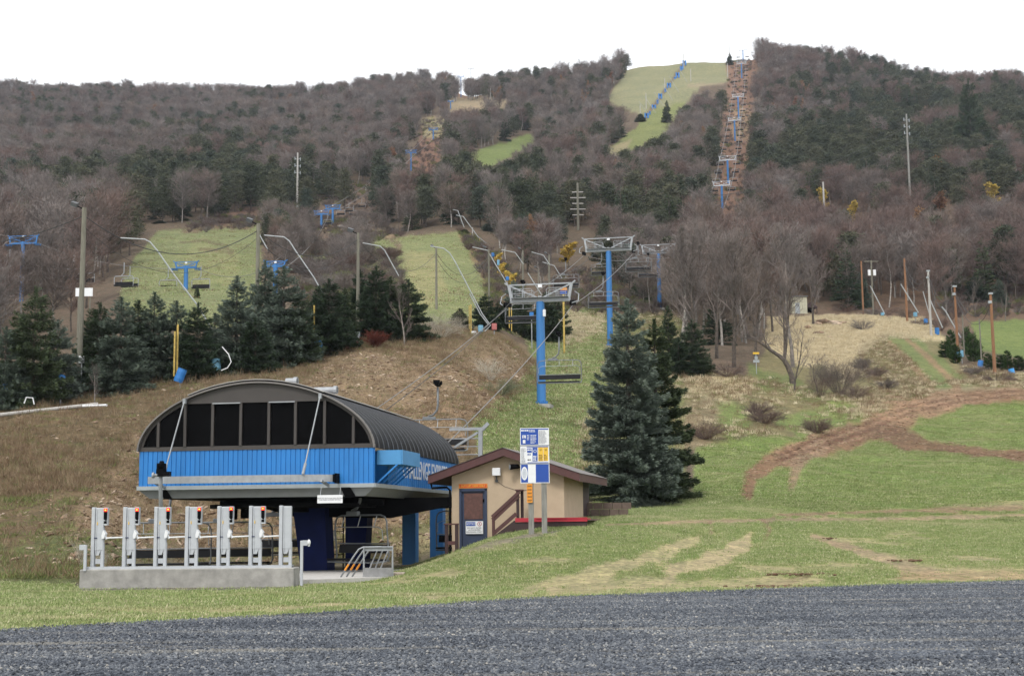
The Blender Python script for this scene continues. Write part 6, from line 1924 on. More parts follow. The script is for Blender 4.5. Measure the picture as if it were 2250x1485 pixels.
# ------------------------------------------------------------------ poles, lamps, wires
def pole_px(px, pyb, pyt, Y, r, m, label, cat='wooden pole', group=None, name='light_pole', taper=.75, lean=0.0):
    b = at(px, Y, pyb)
    h = W(px, pyt, Y)[2] - b.z
    t = empty(name, b, 0, label, cat, group)
    MB().tube((0, 0, -.5), (lean, 0, h), r, r * taper, 10).build('shaft', m, t)
    return t, b, h
def lamp(t, h, side=-1, sc=1.0):
    MB().path([(0, 0, h - .1), (side * .25 * sc, 0, h + .02), (side * .45 * sc, -.05, h + .12)], .04 * sc, 5).build('lamp_arm', BLACK, t)
    MB().box((side * .6 * sc, -.1, h + .22), (.42 * sc, .3 * sc, .26 * sc), rx=rad(25), ry=side * rad(-20)).build('flood_lamp', TRIMD, t)
PG = 'light poles among the spruces'
LP = []
for px, pyb, pyt, Y, r, m, lb in ((173, 860, 457, 88, .19, POLEO, 'tall light pole with a floodlight, left, in front of the spruces'),
      (563, 800, 491, 98, .17, POLEO, 'light pole with a floodlight right of the left green run'),
      (786, 745, 512, 108, .15, POLEO, 'light pole in front of the dark firs, middle of the row'),
      (959, 690, 545, 138, .13, POLEO, 'light pole in front of the second green run'),
      (1075, 700, 548, 150, .12, POLEO, 'light pole at the right edge of the second green run'),
      (1150, 690, 550, 165, .13, POLEO, 'light pole above the left end of the nearest tower frame'),
      (1208, 690, 560, 168, .14, POLEO, 'light pole above the right half of the nearest tower frame'),
      (1184, 680, 590, 190, .11, POLEO, 'short light pole between two taller ones behind the tower frame')):
    t, b, h = pole_px(px, pyb, pyt, Y, r, m, lb, 'light pole', PG)
    lamp(t, h, -1, 1.0 if Y < 120 else .7)
    LP.append((b, h))
t = MB().bevbox((.16, -.12, 2.1), (.35, .2, .45), .03).tube((.16, -.1, -.2), (.16, -.1, 1.9), .04)
o_ = bpy.data.objects[[o.name for o in bpy.data.objects if o.get('label', '').startswith('tall light pole')][0]]
t.build('meter_box', WHITE, o_)
def wire(a, b, sag, label, r=.025, group='overhead wires', n=24):
    return rope('overhead_wire', a, b, sag, r, label, group, CABLE, n, 'wire')
top = lambda i, d=.5: LP[i][0] + Vector((0, 0, LP[i][1] - d))
WGN = 'wires between the light poles'
wire(W(-260, 512, 92), top(0), 1.3, 'thick wire leaving the tall pole toward the left edge', .03, WGN)
wire(top(0), top(1), 2.1, 'thick sagging wire between the two leftmost light poles', .03, WGN)
wire(top(0, 1.2), top(1, 1.0), 2.8, 'thin lower wire between the two leftmost light poles', .014, WGN)
wire(top(1), top(2), 1.6, 'sagging wire between the second and third light poles', .022, WGN)
wire(top(1, 1.2), top(2, 1.2), 1.9, 'lower sagging wire between the second and third light poles', .018, WGN)
wire(top(2), top(3), 2.2, 'sagging wire between the third and fourth light poles', .02, WGN)
wire(top(3), top(4), 2.3, 'upper wire across the second green run', .02, WGN)
wire(top(3, 1), top(4, 1), 2.6, 'lower wire across the second green run', .018, WGN)
wire(top(4), top(5), 2.4, 'upper wire behind the left end of the tower frame', .02, WGN)
wire(top(5), top(6), 1.8, 'wire between the two poles behind the tower frame', .02, WGN)
# right hand poles
RGN = 'wooden poles along the right track'
RP = []
for px, pyb, pyt, Y, r, m, lb in ((1897, 690, 574, 236, .17, WOODO, 'leftmost orange-brown pole at the edge of the tan shelf'),
      (1919, 690, 572, 238, .16, POLEO, 'grey pole carrying two white transformers'),
      (1993, 698, 568, 222, .20, WOODO, 'orange-brown pole on the crest of the track, with a lance crossing it'),
      (2046, 735, 596, 196, .19, POLEW, 'pale bleached pole right of the track crest'),
      (2105, 780, 630, 166, .17, WOODO, 'orange-brown pole standing between the small arborvitae'),
      (2186, 822, 646, 150, .19, WOODO, 'nearest orange-brown pole, at the right above the blue barrels')):
    t, b, h = pole_px(px, pyb, pyt, Y, r, m, lb, 'wooden pole', RGN, 'utility_pole')
    RP.append((b, h, t))
t = RP[1][2]; h = RP[1][1]
MB().box((0, 0, h - .2), (2.4, .12, .14)).build('crossarm', POLEO, t)
for dx in (-.45, .45): MB().tube((dx, -.2, h - 2.7), (dx, -.2, h - 1.7), .26, n=12).build('transformer', WHITE, t)
for k in (3, 4, 5):
    t = RP[k][2]; h = RP[k][1]; MB().box((-.15, -.1, h - .9), (.35, .2, .3)).box((0, 0, h + .05), (.45, .3, .2)).build('insulator', TRIM, t)
rt = lambda i, d=.4: RP[i][0] + Vector((0, 0, RP[i][1] - d))
for i, j in ((2, 3), (3, 4), (4, 5)):
    for d in (.5, 1.0): wire(rt(i, d), rt(j, d), 1.9 + d, '%s sagging wire between the poles beside the right track' % ('upper' if d < .8 else 'lower'), .028, 'wires beside the right track')
wire(rt(0), rt(1), .6, 'short wire from the leftmost brown pole to the transformer pole', .02, 'wires beside the right track')
wire(W(2060, 580, 300), W(2500, 575, 300), 1, 'thin straight wire across the dark wood at the right', .03, 'wires beside the right track')
# tall power poles in the woods
for px, pyb, pyt, Y, ca_, lb, m in ((653, 450, 336, 390, 3, 'tall pale power pole in the woods at the left', POLEW), (1271, 535, 402, 320, 5, 'tall power pole with five crossarms above the nearest tower', POLEO),
                           (1999, 415, 251, 400, 3, 'tall brown power pole on the dark wooded hill at the right', WOODG), (1811, 462, 400, 390, 1, 'pole beside the yellow tree on the right hill', POLEW)):
    t, b, h = pole_px(px, pyb, pyt, Y, .32, m, lb, 'power pole', 'power poles in the woods', 'power_pole')
    if px == 1271:
        for i in range(5): MB().box((0, 0, h - 2.2 - i * 1.35), (3.6 if i % 2 else 2.6, .25, .2)).build('crossarm', POLEW, t)
    elif ca_ == 3:
        for i in range(3): MB().box((-.75, 0, h - 1.6 - i * 2.0), (.16, .3, .9)).box((.75, 0, h - 1.9 - i * 2.0), (.16, .3, .9)).box((0, 0, h - 1.8 - i * 2), (1.5, .1, .12)).build('insulator', TRIM, t)
for k in range(3):
    wire(W(1271, 420 + k * 22, 320), W(1999, 330 - k * 28 + 0, 400), 6, 'faint power line across the right hillside', .035, 'power lines over the woods', 40)
    wire(W(1999, 300 + k * 14, 400), W(2600, 262 + k * 16, 380), 3, 'faint power line over the dark pines at the right', .035, 'power lines over the woods', 30)
    wire(W(653, 352 + k * 20, 390), W(1271, 420 + k * 22, 320), 8, 'faint power line over the middle woods', .03, 'power lines over the woods', 40)
# small white poles in the upper woods
for i, (px, y0, y1) in enumerate(((680, 232, 200), (678, 236, 214), (766, 236, 210), (774, 205, 187), (820, 230, 217), (868, 198, 177), (886, 258, 221), (958, 192, 164), (990, 190, 171), (1078, 222, 195), (1137, 197, 181), (1212, 180, 160), (1224, 258, 230), (1311, 345, 325), (802, 450, 412),
                              (138, 420, 392), (265, 275, 256), (1603, 130, 98), (1503, 150, 118), (1518, 180, 152), (1407, 260, 231), (1420, 240, 205), (1461, 200, 172), (2157, 800, 700), (2120, 770, 690), (1599, 170, 140), (1540, 462, 438), (1040, 530, 500))):
    Y = {2157: 162, 2120: 172, 138: 480, 802: 430, 1540: 400, 1040: 290}.get(px)
    b = at(px, Y) if Y else G(px, y0)
    Y = b.y
    h = W(px, y1, Y)[2] - b.z
    o = MB().tube((0, 0, -.5), (0, 0, h), .07 + Y * .00022, .05 + Y * .0002, 6).build('lamp_post', POLEW if px < 2000 else POLEO, None, b)
    tag(o, 'slim pale pole standing in the upper woods' if px not in (2157, 2120, 138, 802, 1603) else {2157: 'thin grey pole above the tipped blue barrel', 2120: 'thin grey pole between the arborvitae', 138: 'white pole at the left over the evergreens', 802: 'pole on the red clearing, with chairs in front', 1603: 'pole beside the summit spruce against the sky'}[px], 'pole', 'slim poles of the upper slopes')

# ------------------------------------------------------------------ snowmaking lances
def lance(pts, Y, r, label, m=GALV_L):
    P = [W(px, py, Y) for px, py in pts]
    b = P[-1].copy()
    return tag(MB().path([p - b for p in P], r * .68, 6).build('snow_lance', m, None, b), label, 'snow lance', 'snowmaking lances')
LW = mat('pale_lance_pipe', (.36, .38, .385), .5, .1, var=.1, scale=3)
lance([(265, 523), (318, 526), (330, 532), (345, 550), (385, 607), (432, 668), (470, 730)], 100, .075, 'long bent lance in front of the left green run', LW)
lance([(580, 517), (624, 521), (636, 530), (650, 552), (690, 610), (712, 650)], 108, .075, 'bent lance between the second light pole and the dark firs', LW)
lance([(568, 512), (588, 548)], 108, .06, 'short lance beside the second light pole', LW)
lance([(797, 534), (835, 541), (845, 550), (876, 606)], 122, .07, 'bent lance behind the firs left of the second green run', LW)
lance([(945, 541), (975, 546), (988, 556), (1000, 575), (1060, 690), (1078, 715), (1065, 728)], 116, .07, 'long bent lance crossing the second green run', LW)
lance([(1032, 645), (1055, 690), (1072, 712)], 116.5, .07, 'short lance lying along the foot of the long bent lance', LW)
lance([(995, 461), (1006, 463), (1020, 500)], 300, .13, 'highest lance above the corner of the second green run', LW)
lance([(1002, 473), (1018, 476), (1050, 520), (1085, 548), (1100, 575)], 280, .13, 'second lance above the corner of the second green run', LW)
lance([(1038, 543), (1074, 551)], 170, .09, 'nearly level lance at the top of the fifth light pole', LW)
lance([(1072, 552), (1112, 620), (1118, 632)], 172, .09, 'lance slanting over the golden brush to the tower frame', LW)
lance([(1102, 549), (1132, 555), (1150, 580)], 164, .08, 'bent lance at the left pole behind the tower frame', LW)
lance([(1168, 554), (1194, 561), (1208, 582)], 167, .08, 'bent lance at the right pole behind the tower frame', LW)
lance([(1160, 600), (1190, 648)], 168, .09, 'leaning lance behind the middle of the tower frame', LW)
lance([(1192, 576), (1218, 584), (1235, 612)], 190, .09, 'farther bent lance behind the tower frame', LW)
lance([(582, 452), (600, 482)], 320, .12, 'upper of the short parallel lances beside the left run', LW)
lance([(578, 468), (594, 492)], 320, .12, 'lower of the short parallel lances beside the left run', LW)
lance([(1912, 628), (1944, 690)], 232, .15, 'leaning lance right of the transformer pole', LW)
lance([(1979, 624), (2018, 687)], 214, .15, 'leaning lance crossing the pole on the track crest', LW)
lance([(2028, 640), (2042, 690)], 205, .10, 'thin leaning lance left of the bleached pole', LW)
lance([(2042, 655), (2071, 720)], 196, .14, 'leaning lance starting at the bleached pole', LW)
lance([(2069, 674), (2078, 684), (2111, 742)], 170, .13, 'leaning lance in front of the pole between the arborvitae', LW)
for i, (x0, y0, x1, y1, Y) in enumerate(((1498, 160, 1510, 178, 800), (1478, 180, 1492, 200, 760), (1464, 196, 1478, 218, 720), (1445, 215, 1460, 232, 690), (1425, 225, 1441, 246, 650), (1412, 235, 1426, 252, 620))):
    lance([(x0 - 8, y0 - 12), (x1, y1 + 3)], G(x1, y1 + 6).y, .13, 'tiny leaning lance beside the blue pads of the upper run', LW)
# drooping hoses
for pts, Y, lb in (([(488, 762), (502, 778), (508, 795), (500, 808), (486, 814)], 90, 'pale curved hose loop before the spruces'), ([(765, 728), (778, 738), (776, 745), (762, 748)], 104, 'pale curved hose by the grey box'),
               ([(53, 886), (58, 873), (72, 874), (75, 888)], 79, 'small white pipe hoop at the left edge of the bank')):
    P = [W(px, py, Y) for px, py in pts]
    tag(MB().path([p - P[0] for p in P], .035, 6).build('hose', WHITE, None, P[0]), lb, 'hose')
# ------------------------------------------------------------------ barrels, pads, boxes, small signs
def barrel(px, py, wpx, hpx, Y, m, label, tilt=0.0, post=True):
    c = W(px, py, Y); k = Y / FPX
    r = wpx * k / 2; h = hpx * k
    g = height(c.x, c.y)
    t = empty('barrel', (c.x, c.y, g), 0, label, 'barrel', 'plastic barrels on the slope')
    z = c.z - g
    a = Vector((math.sin(tilt), 0, math.cos(tilt))) * h / 2
    cc = Vector((0, 0, z))
    mb = MB().path([cc - a, cc - a * .5, cc, cc + a * .5, cc + a], [r * .93, r, r * .97, r, r * .93], 14)
    mb.build('drum', m, t)
    MB().path([cc + a, cc + a * 1.06], [r * .98, r * .98], 14).build('rim', m, t)
    if post: MB().tube((0, 0, -.3), (0, 0, max(z - h * .4, .05)), .05).build('stake', GALV, t)
    return t
barrel(396, 825, 21, 30, 87, PADBLUE, 'bright blue barrel below the striped yellow post', .35)
barrel(700, 763, 19, 26, 100, mat('sky_blue_barrel', (.05, .32, .72), .5, var=.1), 'light blue barrel at the foot of the tall spruces', -.15)
barrel(134, 831, 17, 16, 84, PADBLUE, 'blue barrel half hidden under the left spruces', .3)
barrel(12, 850, 12, 14, 82, PADBLUE, 'blue barrel at the left edge under the spruces')
barrel(474, 802, 22, 26, 91, PADPALE, 'pale dusty blue barrel behind the spruce branches')
barrel(785, 738, 13, 16, 104, TRIM, 'grey box-like drum beside the curved hose')
barrel(1041, 735, 12, 14, 117, WHITE, 'white barrel at the foot of the yellow post')
barrel(1056, 722, 12, 14, 121, PADPALE, 'dull blue barrel behind the lance foot')
barrel(1086, 718, 12, 14, 124, PINKB, 'faded red barrel behind the haul ropes')
barrel(1168, 693, 10, 13, 132, PADBLUE, 'blue barrel just left of the nearest tower pole')
barrel(1196, 688, 7, 15, 99.2, WHITE, 'small white box fixed beside the nearest tower pole', post=False)
barrel(1215, 683, 9, 10, 160, TRIM, 'grey drum on the grass right of the nearest tower')
barrel(2034, 705, 9, 9, 214, PADBLUE, 'small blue barrel on a stake left of the bleached pole')
barrel(2059, 728, 10, 15, 198, PADBLUE, 'blue barrel on a stake right of the bleached pole', .0)
barrel(2104, 778, 8, 13, 164, PADPALE, 'left one of two pale blue barrels side by side')
barrel(2113, 777, 8, 14, 165, PADPALE, 'right one of two pale blue barrels side by side')
barrel(2154, 801, 12, 17, 158, PADBLUE, 'blue barrel under the thin grey pole', .2)
barrel(2223, 817, 13, 14, 152, mat('sky_blue_barrel', (.05, .32, .72), .5, var=.1), 'rightmost tilted blue barrel on a stake', -.2)
barrel(1939, 690, 8, 6, 230, PADPALE, 'blue ball-like drum at the foot of the lance by the transformer pole')
barrel(2011, 691, 9, 9, 216, PADPALE, 'round blue drum at the foot of the crest lance')
barrel(1083, 560, 7, 8, 240, PADBLUE, 'tiny blue barrel on the brown edge of the second green run')
barrel(1095, 577, 6, 12, 225, PADPALE, 'tiny pale blue drum in the golden brush')
barrel(1042, 529, 6, 7, 285, PADBLUE, 'tiny blue barrel under the yellow post at the corner of the run')
barrel(1115, 612, 8, 8, 190, PADBLUE, 'tiny blue barrel above the left end of the tower frame')
barrel(1061, 543, 8, 6, 270, PADPALE, 'tiny grey-blue drum at the corner of the run')
barrel(1552, 450, 7, 5, 400, PADBLUE, 'tiny blue drum at the foot of the red-earth strip')
# pads along the upper run
def pad(px, py, wpx, hpx, label):
    b = G(px, py + hpx / 2)
    k = b.y / FPX
    w, h = wpx * k, hpx * k
    t = empty('safety_pad', b, 0, label, 'blue pad', 'blue pads up the summit run')
    MB().box((-w * .33, 0, h / 2), (w * .3, .5, h)).build('pad', PADBLUE, t)
    MB().box((w * .30, .2, h * .55), (w * .36, .5, h * .9)).build('pad', PADBLUE, t)
    MB().box((0, .6, h * .75), (w * .4, .4, h * .4)).build('strap', BLUE_D, t)
for px, py, w, h, lb in ((1504, 139, 9, 13, 'topmost pair of blue pads at the skyline of the summit run'), (1498, 150, 8, 9, 'pads just under the topmost pair'), (1497, 152, 4, 10, 'narrow pad near the top of the run'), (1489, 166, 9, 13, 'pads third from the top of the summit run'), (1483, 172, 4, 6, 'narrow low pad in the upper third of the run'),
                     (1470, 188, 10, 12, 'pads in the middle of the summit run'), (1462, 199, 4, 10, 'narrow pads below the middle of the run'), (1451, 213, 9, 13, 'pads just above the black pine on the run'), (1445, 225, 4, 10, 'narrow pads left of the black pine'), (1437, 235, 10, 9, 'pads left of the black pine trunk'), (1421, 255, 10, 13, 'lowest pads of the run, beside the evergreen shrubs'), (1428, 249, 4, 9, 'narrow pad by the lowest pads')):
    pad(px, py, w, h, lb)
def ypost(px, y0, y1, Y, label, r=.09):
    a, b = W(px, y0, Y), W(px, y1, Y)
    b.z = min(b.z, max(b.z - .6, height(b.x, b.y)))
    tag(MB().tube((0, 0, -.3), (0, 0, a.z - b.z), r * .52, n=8).build('yellow_post', YEL, None, b), label, 'padded post', 'yellow padded posts')
ypost(383, 728, 795, 87.5, 'shorter of the two yellow posts above the bright blue barrel', .11); ypost(389, 713, 800, 87.8, 'taller yellow post above the bright blue barrel', .12)
ypost(690, 671, 712, 100, 'yellow post showing above the spruce branches right of the tall spruces', .13)
ypost(1035, 669, 736, 117, 'yellow post with a blue foot right of the pale shrub', .11); ypost(1031, 671, 700, 118, 'thin yellow post beside the one by the pale shrub', .07)
ypost(1119, 666, 700, 130, 'left yellow post under the tower frame', .10); ypost(1124, 664, 706, 129, 'right yellow post under the tower frame', .10)
ypost(1034, 514, 536, 290, 'far yellow post at the corner of the second green run', .22); ypost(1029, 518, 530, 292, 'thin far post at the corner of the second green run', .12); ypost(1054, 524, 545, 285, 'far yellow post above the corner drums', .16)
sp_ = W(1238, 640, 135); g = height(sp_.x, sp_.y)
t = empty('slope_sign', (sp_.x, sp_.y, g), 0, 'orange and blue sign on a yellow post right of the nearest tower frame', 'sign')
MB().tube((0, 0, -.2), (0, 0, sp_.z - g), .1, n=8).build('post', YEL, t)
MB().box((0, -.08, sp_.z - g - .12), (.68, .05, .34)).build('blue_panel', SIGNBLUE, t)
MB().box((0, -.085, sp_.z - g + .2), (.66, .05, .26)).build('orange_panel', ORANGE, t)
sp_ = W(1661, 776, 136); g = height(sp_.x, sp_.y)
t = empty('trail_sign', (sp_.x, sp_.y, g), 0, 'small yellow sign over grey plates among the bare trees', 'sign')
MB().tube((0, 0, -.2), (0, 0, sp_.z - g), .04, n=6).build('post', TRIM, t)
MB().box((0, -.05, sp_.z - g), (.62, .04, .18)).build('yellow_plate', SIGNYEL, t)
MB().box((0, -.05, sp_.z - g - .45), (.3, .04, .3)).box((0, -.05, sp_.z - g - .78), (.6, .04, .25)).build('grey_plate', TRIM, t)
sp_ = W(185, 642, 118); g = height(sp_.x, sp_.y)
t = empty('white_board', (sp_.x, sp_.y, g), 0, 'blank white board showing above the spruces behind the tall light pole', 'board')
MB().box((0, 0, sp_.z - g), (1.45, .1, .72)).build('panel', WHITE, t)
for dx in (-.5, .5): MB().tube((dx, .08, -.2), (dx, .08, sp_.z - g + .3), .05, n=6).build('post', POLEO, t)
# small pale shed behind the bare trees
b = at(1762, 236); b.z -= .1
t = empty('pale_shed', b, .1, 'small pale shed at the edge of the wood behind the bare trees', 'shed')
hh = 3.0
MB().box((0, 1.2, hh / 2), (2.6, 2.4, hh)).build('wall', mat('pale_wall', (.46, .44, .33), .9, var=.15, scale=2), t)
MB().box((0, 1.2, hh + .08), (2.9, 2.8, .14)).build('roof', TRIMD, t)
MB().box((-.4, -.02, 1.0), (.8, .05, 1.9)).build('door', TRIM, t)
b = at(1786, 238)
t = empty('dark_shelter', b, .1, 'low dark open shelter right of the pale shed', 'shelter')
MB().prism([(-.9, 1.2), (0, 2.0), (1.2, 1.2), (1.2, 1.0), (-.9, 1.0)], 0, 2).build('roof', BROWND, t)
for dx in (-.8, 1.1): MB().box((dx, .1, .5), (.1, .1, 1.1)).build('post', BROWND, t)
MB().box((.15, 1.8, .6), (1.9, .1, 1.1)).build('wall', BLACK, t)
# long pale pipe and logs on the bank
for (x0, y0, Y0, x1, y1, Y1, r, m, lb) in ((-10, 916, 78, 215, 868, 82, .11, POLEW, 'long pale pipe lying along the top of the bank at the left'), (183, 864, 81, 235, 874, 80, .07, WHITE, 'short white pipe lying beside the tall light pole'),
                                      (760, 762, 101, 785, 755, 102, .14, PINKB, 'pinkish log lying by the grey drum'), (1085, 0, 0, 0, 0, 0, 0, None, '')):
    if m is None: continue
    A, B = W(x0, y0, Y0), W(x1, y1, Y1)
    A.z = height(A.x, A.y) + r + .2; B.z = height(B.x, B.y) + r + .2
    tag(MB().tube((0, 0, 0), B - A, r, n=8).build('pipe', m, None, A), lb, 'pipe')
# pale boulders on the shelf and the knoll
for i, (px, py, s) in enumerate(((1795, 715, 1.6), (1812, 712, 1.9), (1826, 713, 1.7), (1838, 716, 1.5), (1850, 712, 1.2), (1775, 722, 1.2), (1800, 735, 1.1), (1822, 744, .9), (775, 500, 3.2), (765, 498, 2.6), (752, 497, 2.2), (790, 505, 1.8))):
    b = G(px, py) if px > 1000 else G(px, py + 6)
    v, f = stone(60 + i, .6)
    o = link('boulder', np_mesh('boulder', v * s, f, M_CHIP if px > 1000 else mat('grey_stone', (.24, .21, .19), .9, var=.2)), None, b + Vector((0, 0, s * .12)))
    tag(o, 'pale boulder half sunk in the dry grass of the shelf' if px > 1000 else 'rounded grey boulder on the brown knoll below the paired towers', 'boulder', 'pale boulders on the shelf' if px > 1000 else 'boulders on the knoll')
# ------------------------------------------------------------------ the two big spruces and the evergreen row on the bank
def plant(px, pyb, Y, pyt, needles, parm_fn, label, group, cat='spruce tree', name='spruce_tree', wpx=None, rz=0.0):
    b = at(px, Y, pyb)
    h = W(px, pyt, Y)[2] - b.z
    return b, h
b = at(1386, 60, 1110)
h = W(1390, 645, 60)[2] - b.z
parm = conifer(101, h, 2.22, 210000, .16, .036, power=.68, droop=.30, up=.34, ragged=.19, whorls=46, base=.0, shelf=.16)
conifer_thing('blue_spruce', parm, M_SPRUCE, 'big blue-green spruce in front of the hut corner, the nearer of the two', 'big spruces beside the hut', b - Vector((0, 0, .15)), 0, 'spruce tree')
b = at(1446, 62.2, 1100)
h = W(1440, 690, 62.2)[2] - b.z
parm = conifer(102, h, 1.85, 140000, .16, .036, power=.66, droop=.30, up=.32, ragged=.24, whorls=42, base=.0, shelf=.16)
conifer_thing('green_spruce', parm, M_FIR, 'slimmer dark green spruce standing right behind the big blue-green one', 'big spruces beside the hut', b - Vector((0, 0, .15)), 0, 'spruce tree')
protos = []
for sd, R, pw, nd in ((111, .30, .75, M_SPRUCE), (112, .34, .62, M_FIR), (113, .28, .85, M_FIR), (114, .33, .7, M_SPRUCE)):
    parm = conifer(sd, 8.0, 8.0 * R, 48000, .24, .056, power=pw, droop=.28, up=.30, ragged=.26, whorls=34, base=.0, shelf=.22)
    protos.append(parm)
proto_obj = {}
def fir(px, pyb, Y, pyt, k, wpx, label):
    b = at(px, Y, pyb)
    h = W(px, pyt, Y)[2] - b.z
    R0 = 8.0 * (.30, .34, .28, .33)[k]
    s = h / 8.0; sx = (wpx / 2 * Y / FPX) / R0 * 1.08
    nd = (M_SPRUCE, M_FIR, M_FIR, M_SPRUCE)[k]
    rz = (px * 7.3) % 6.28
    loc = b - Vector((0, 0, .2))
    if k not in proto_obj:
        o = conifer_thing('spruce_tree', protos[k], nd, label, 'evergreens along the top of the bank', loc, rz, 'spruce tree')
        o.scale = (sx, sx, s); proto_obj[k] = o
        return
    dup(proto_obj[k], loc, rz, label, (sx, sx, s))
for a in ((8, 880, 82, 705, 3, 120, 'spruce cut off by the left edge of the photo'),
          (70, 885, 83, 618, 1, 150, 'tall green-tipped spruce, second from the left edge'),
          (122, 878, 86, 690, 3, 120, 'blue-green spruce just left of the tall light pole'),
          (45, 880, 88, 690, 2, 120, 'dark spruce behind the two leftmost ones'),
          (215, 865, 89, 655, 1, 130, 'dark spruce just right of the tall light pole'),
          (262, 862, 88, 640, 3, 140, 'frosty blue spruce, second right of the tall light pole'),
          (205, 855, 97, 680, 2, 110, 'dark spruce hidden behind the ones by the tall pole'),
          (300, 852, 92, 650, 2, 110, 'narrow dark spruce left of the bent lance foot'),
          (335, 845, 92, 632, 0, 120, 'blue spruce under the middle of the bent lance'),
          (385, 835, 92, 650, 3, 125, 'frosty spruce above the striped yellow posts'),
          (432, 828, 91, 655, 1, 120, 'green spruce right of the striped yellow posts'),
          (470, 820, 95, 680, 0, 95, 'small blue spruce behind the curved hose'),
          (518, 815, 93, 596, 0, 135, 'pointed blue spruce left of the second light pole'),
          (560, 812, 92, 690, 1, 110, 'dark spruce at the foot of the second light pole'),
          (580, 800, 98, 562, 0, 120, 'tallest spruce of the left pair right of the second light pole'),
          (622, 792, 97, 572, 3, 150, 'broad blue-green spruce of the pair right of the second light pole'),
          (655, 785, 97, 640, 1, 110, 'dark spruce at the right foot of the tall pair'),
          (722, 762, 101, 604, 1, 135, 'broad flat-topped dark fir left of the third light pole'),
          (700, 765, 104, 620, 2, 90, 'narrow dark fir behind the yellow post'),
          (757, 752, 104, 625, 2, 80, 'small dark fir touching the third light pole'),
          (790, 745, 110, 585, 2, 90, 'dark fir right behind the third light pole'),
          (826, 745, 106, 576, 1, 110, 'dark fir with a pointed top, middle of the right-hand group'),
          (858, 742, 107, 600, 2, 95, 'dark fir behind the small bare tree'),
          (898, 738, 107, 606, 1, 110, 'rightmost dark fir of the group, beside the second green run'),
          (1010, 725, 122, 672, 2, 60, 'low dark fir behind the pale shrub'),
          (1066, 712, 130, 640, 1, 70, 'dark fir between the lance foot and the tower frame'),
          (1100, 706, 135, 655, 2, 70, 'dark fir under the left end of the tower frame'),
          (1150, 700, 140, 640, 1, 80, 'dark fir behind the chair under the tower frame'),
          (1200, 695, 145, 636, 2, 75, 'dark fir behind the nearest tower pole'),
          (1225, 690, 150, 645, 1, 60, 'dark fir right of the nearest tower pole'),
          (1130, 690, 158, 610, 3, 60, 'spruce with a thin top behind the tower frame'),
          (1522, 812, 128, 695, 1, 92, 'round dark pine at the left foot of the bare trees'),
          (1492, 815, 126, 735, 2, 70, 'dark pine half hidden by the big spruces'),
          (1470, 790, 135, 665, 2, 60, 'dark pine behind the slim spruce')):
    fir(*a)
# notable evergreens in the far landscape
def far_fir(px, pyb, pyt, wpx, label, Y=None, k=0):
    b = at(px, Y) if Y else G(px, pyb)
    Y = b.y
    h = W(px, pyt, Y)[2] - b.z
    sx = (wpx / 2 * Y / FPX) / (8.0 * (.30, .34, .28, .33)[k]) * 1.05
    dup(proto_obj[k], b - Vector((0, 0, .3)), px % 6, label, (sx, sx, h / 8), 'single evergreens on the far slopes')
far_fir(1006, 368, 305, 46, 'blue-grey spruce standing alone left of the small green clearing', k=3)
far_fir(1466, 270, 219, 26, 'black pine standing alone on the summit run', k=2)
far_fir(1604, 143, 116, 18, 'single spruce on the skyline left of the summit tower', k=2)
far_fir(1370, 152, 118, 24, 'tall dark fir at the top left corner of the summit run', k=1)
far_fir(2160, 300, 168, 80, 'tall layered pine rising above the dark wood at the right', 470, k=1)
far_fir(1080, 535, 478, 44, 'dark blue spruce above the right corner of the second run', 310, k=3)
far_fir(1022, 540, 500, 30, 'rounded dark shrub-like spruce at the corner of the second run', 300, k=1)
far_fir(345, 512, 482, 34, 'low pale green pine at the top left of the left run', 345, k=3)
far_fir(1407, 268, 248, 26, 'evergreen shrub beside the lowest blue pads', k=1)
far_fir(1190, 480, 400, 60, 'dark fir in the wood left of the tall power pole', 420, k=2)
far_fir(1900, 690, 590, 44, 'blue-green spruce between the brown pole and the transformer pole', 252, k=0)
far_fir(2150, 700, 600, 56, 'dark spruce behind the arborvitae at the right', 262, k=1)
far_fir(2205, 700, 608, 42, 'frosty narrow spruce near the right edge', 260, k=3)
far_fir(430, 650, 622, 16, 'tiny fir at the foot of the tower on the left run', 165, k=1)
far_fir(2222, 200, 150, 30, 'dark fir on the skyline near the right edge', 700, k=1)
far_fir(1220, 540, 490, 50, 'green pine behind the golden tree', 300, k=1)
# arborvitae at the right
tb, cr = conifer(131, 5.0, 1.0, 9000, .24, .07, power=.35, droop=-.5, up=.5, ragged=.12, whorls=16, base=.0, shelf=.1)
arb = None
for px, pyb, pyt, wpx, Y, lb in ((2092, 785, 722, 20, 170, 'pointed arborvitae left of the pole between the barrels'), (2078, 782, 748, 26, 172, 'low rounded arborvitae left of the pair of pale barrels'), (2100, 790, 755, 22, 164, 'small arborvitae behind the pair of pale barrels'),
                             (2140, 795, 730, 26, 166, 'tall arborvitae left of the tipped blue barrel'), (2128, 780, 715, 20, 176, 'narrow arborvitae behind the thin grey pole'), (2152, 790, 745, 18, 168, 'arborvitae just behind the thin grey pole'), (2172, 820, 775, 20, 155, 'arborvitae touching the nearest orange pole'),
                             (2198, 818, 778, 22, 156, 'arborvitae right of the nearest orange pole'), (2214, 815, 768, 18, 158, 'arborvitae above the rightmost barrel'), (2238, 815, 780, 24, 157, 'arborvitae near the right edge'), (2262, 815, 782, 22, 157, 'arborvitae cut by the right edge')):
    b = at(px, Y); h = W(px, pyt, Y)[2] - b.z; sx = wpx / 2 * Y / FPX / 1.0 * 1.1
    if arb is None:
        arb = conifer_thing('arborvitae', (tb, cr), M_ARBOR, lb, 'arborvitae beside the right track', b, 0, 'arborvitae'); arb.scale = (sx, sx, h / 5)
    else: dup(arb, b, px % 6, lb, (sx, sx, h / 5))
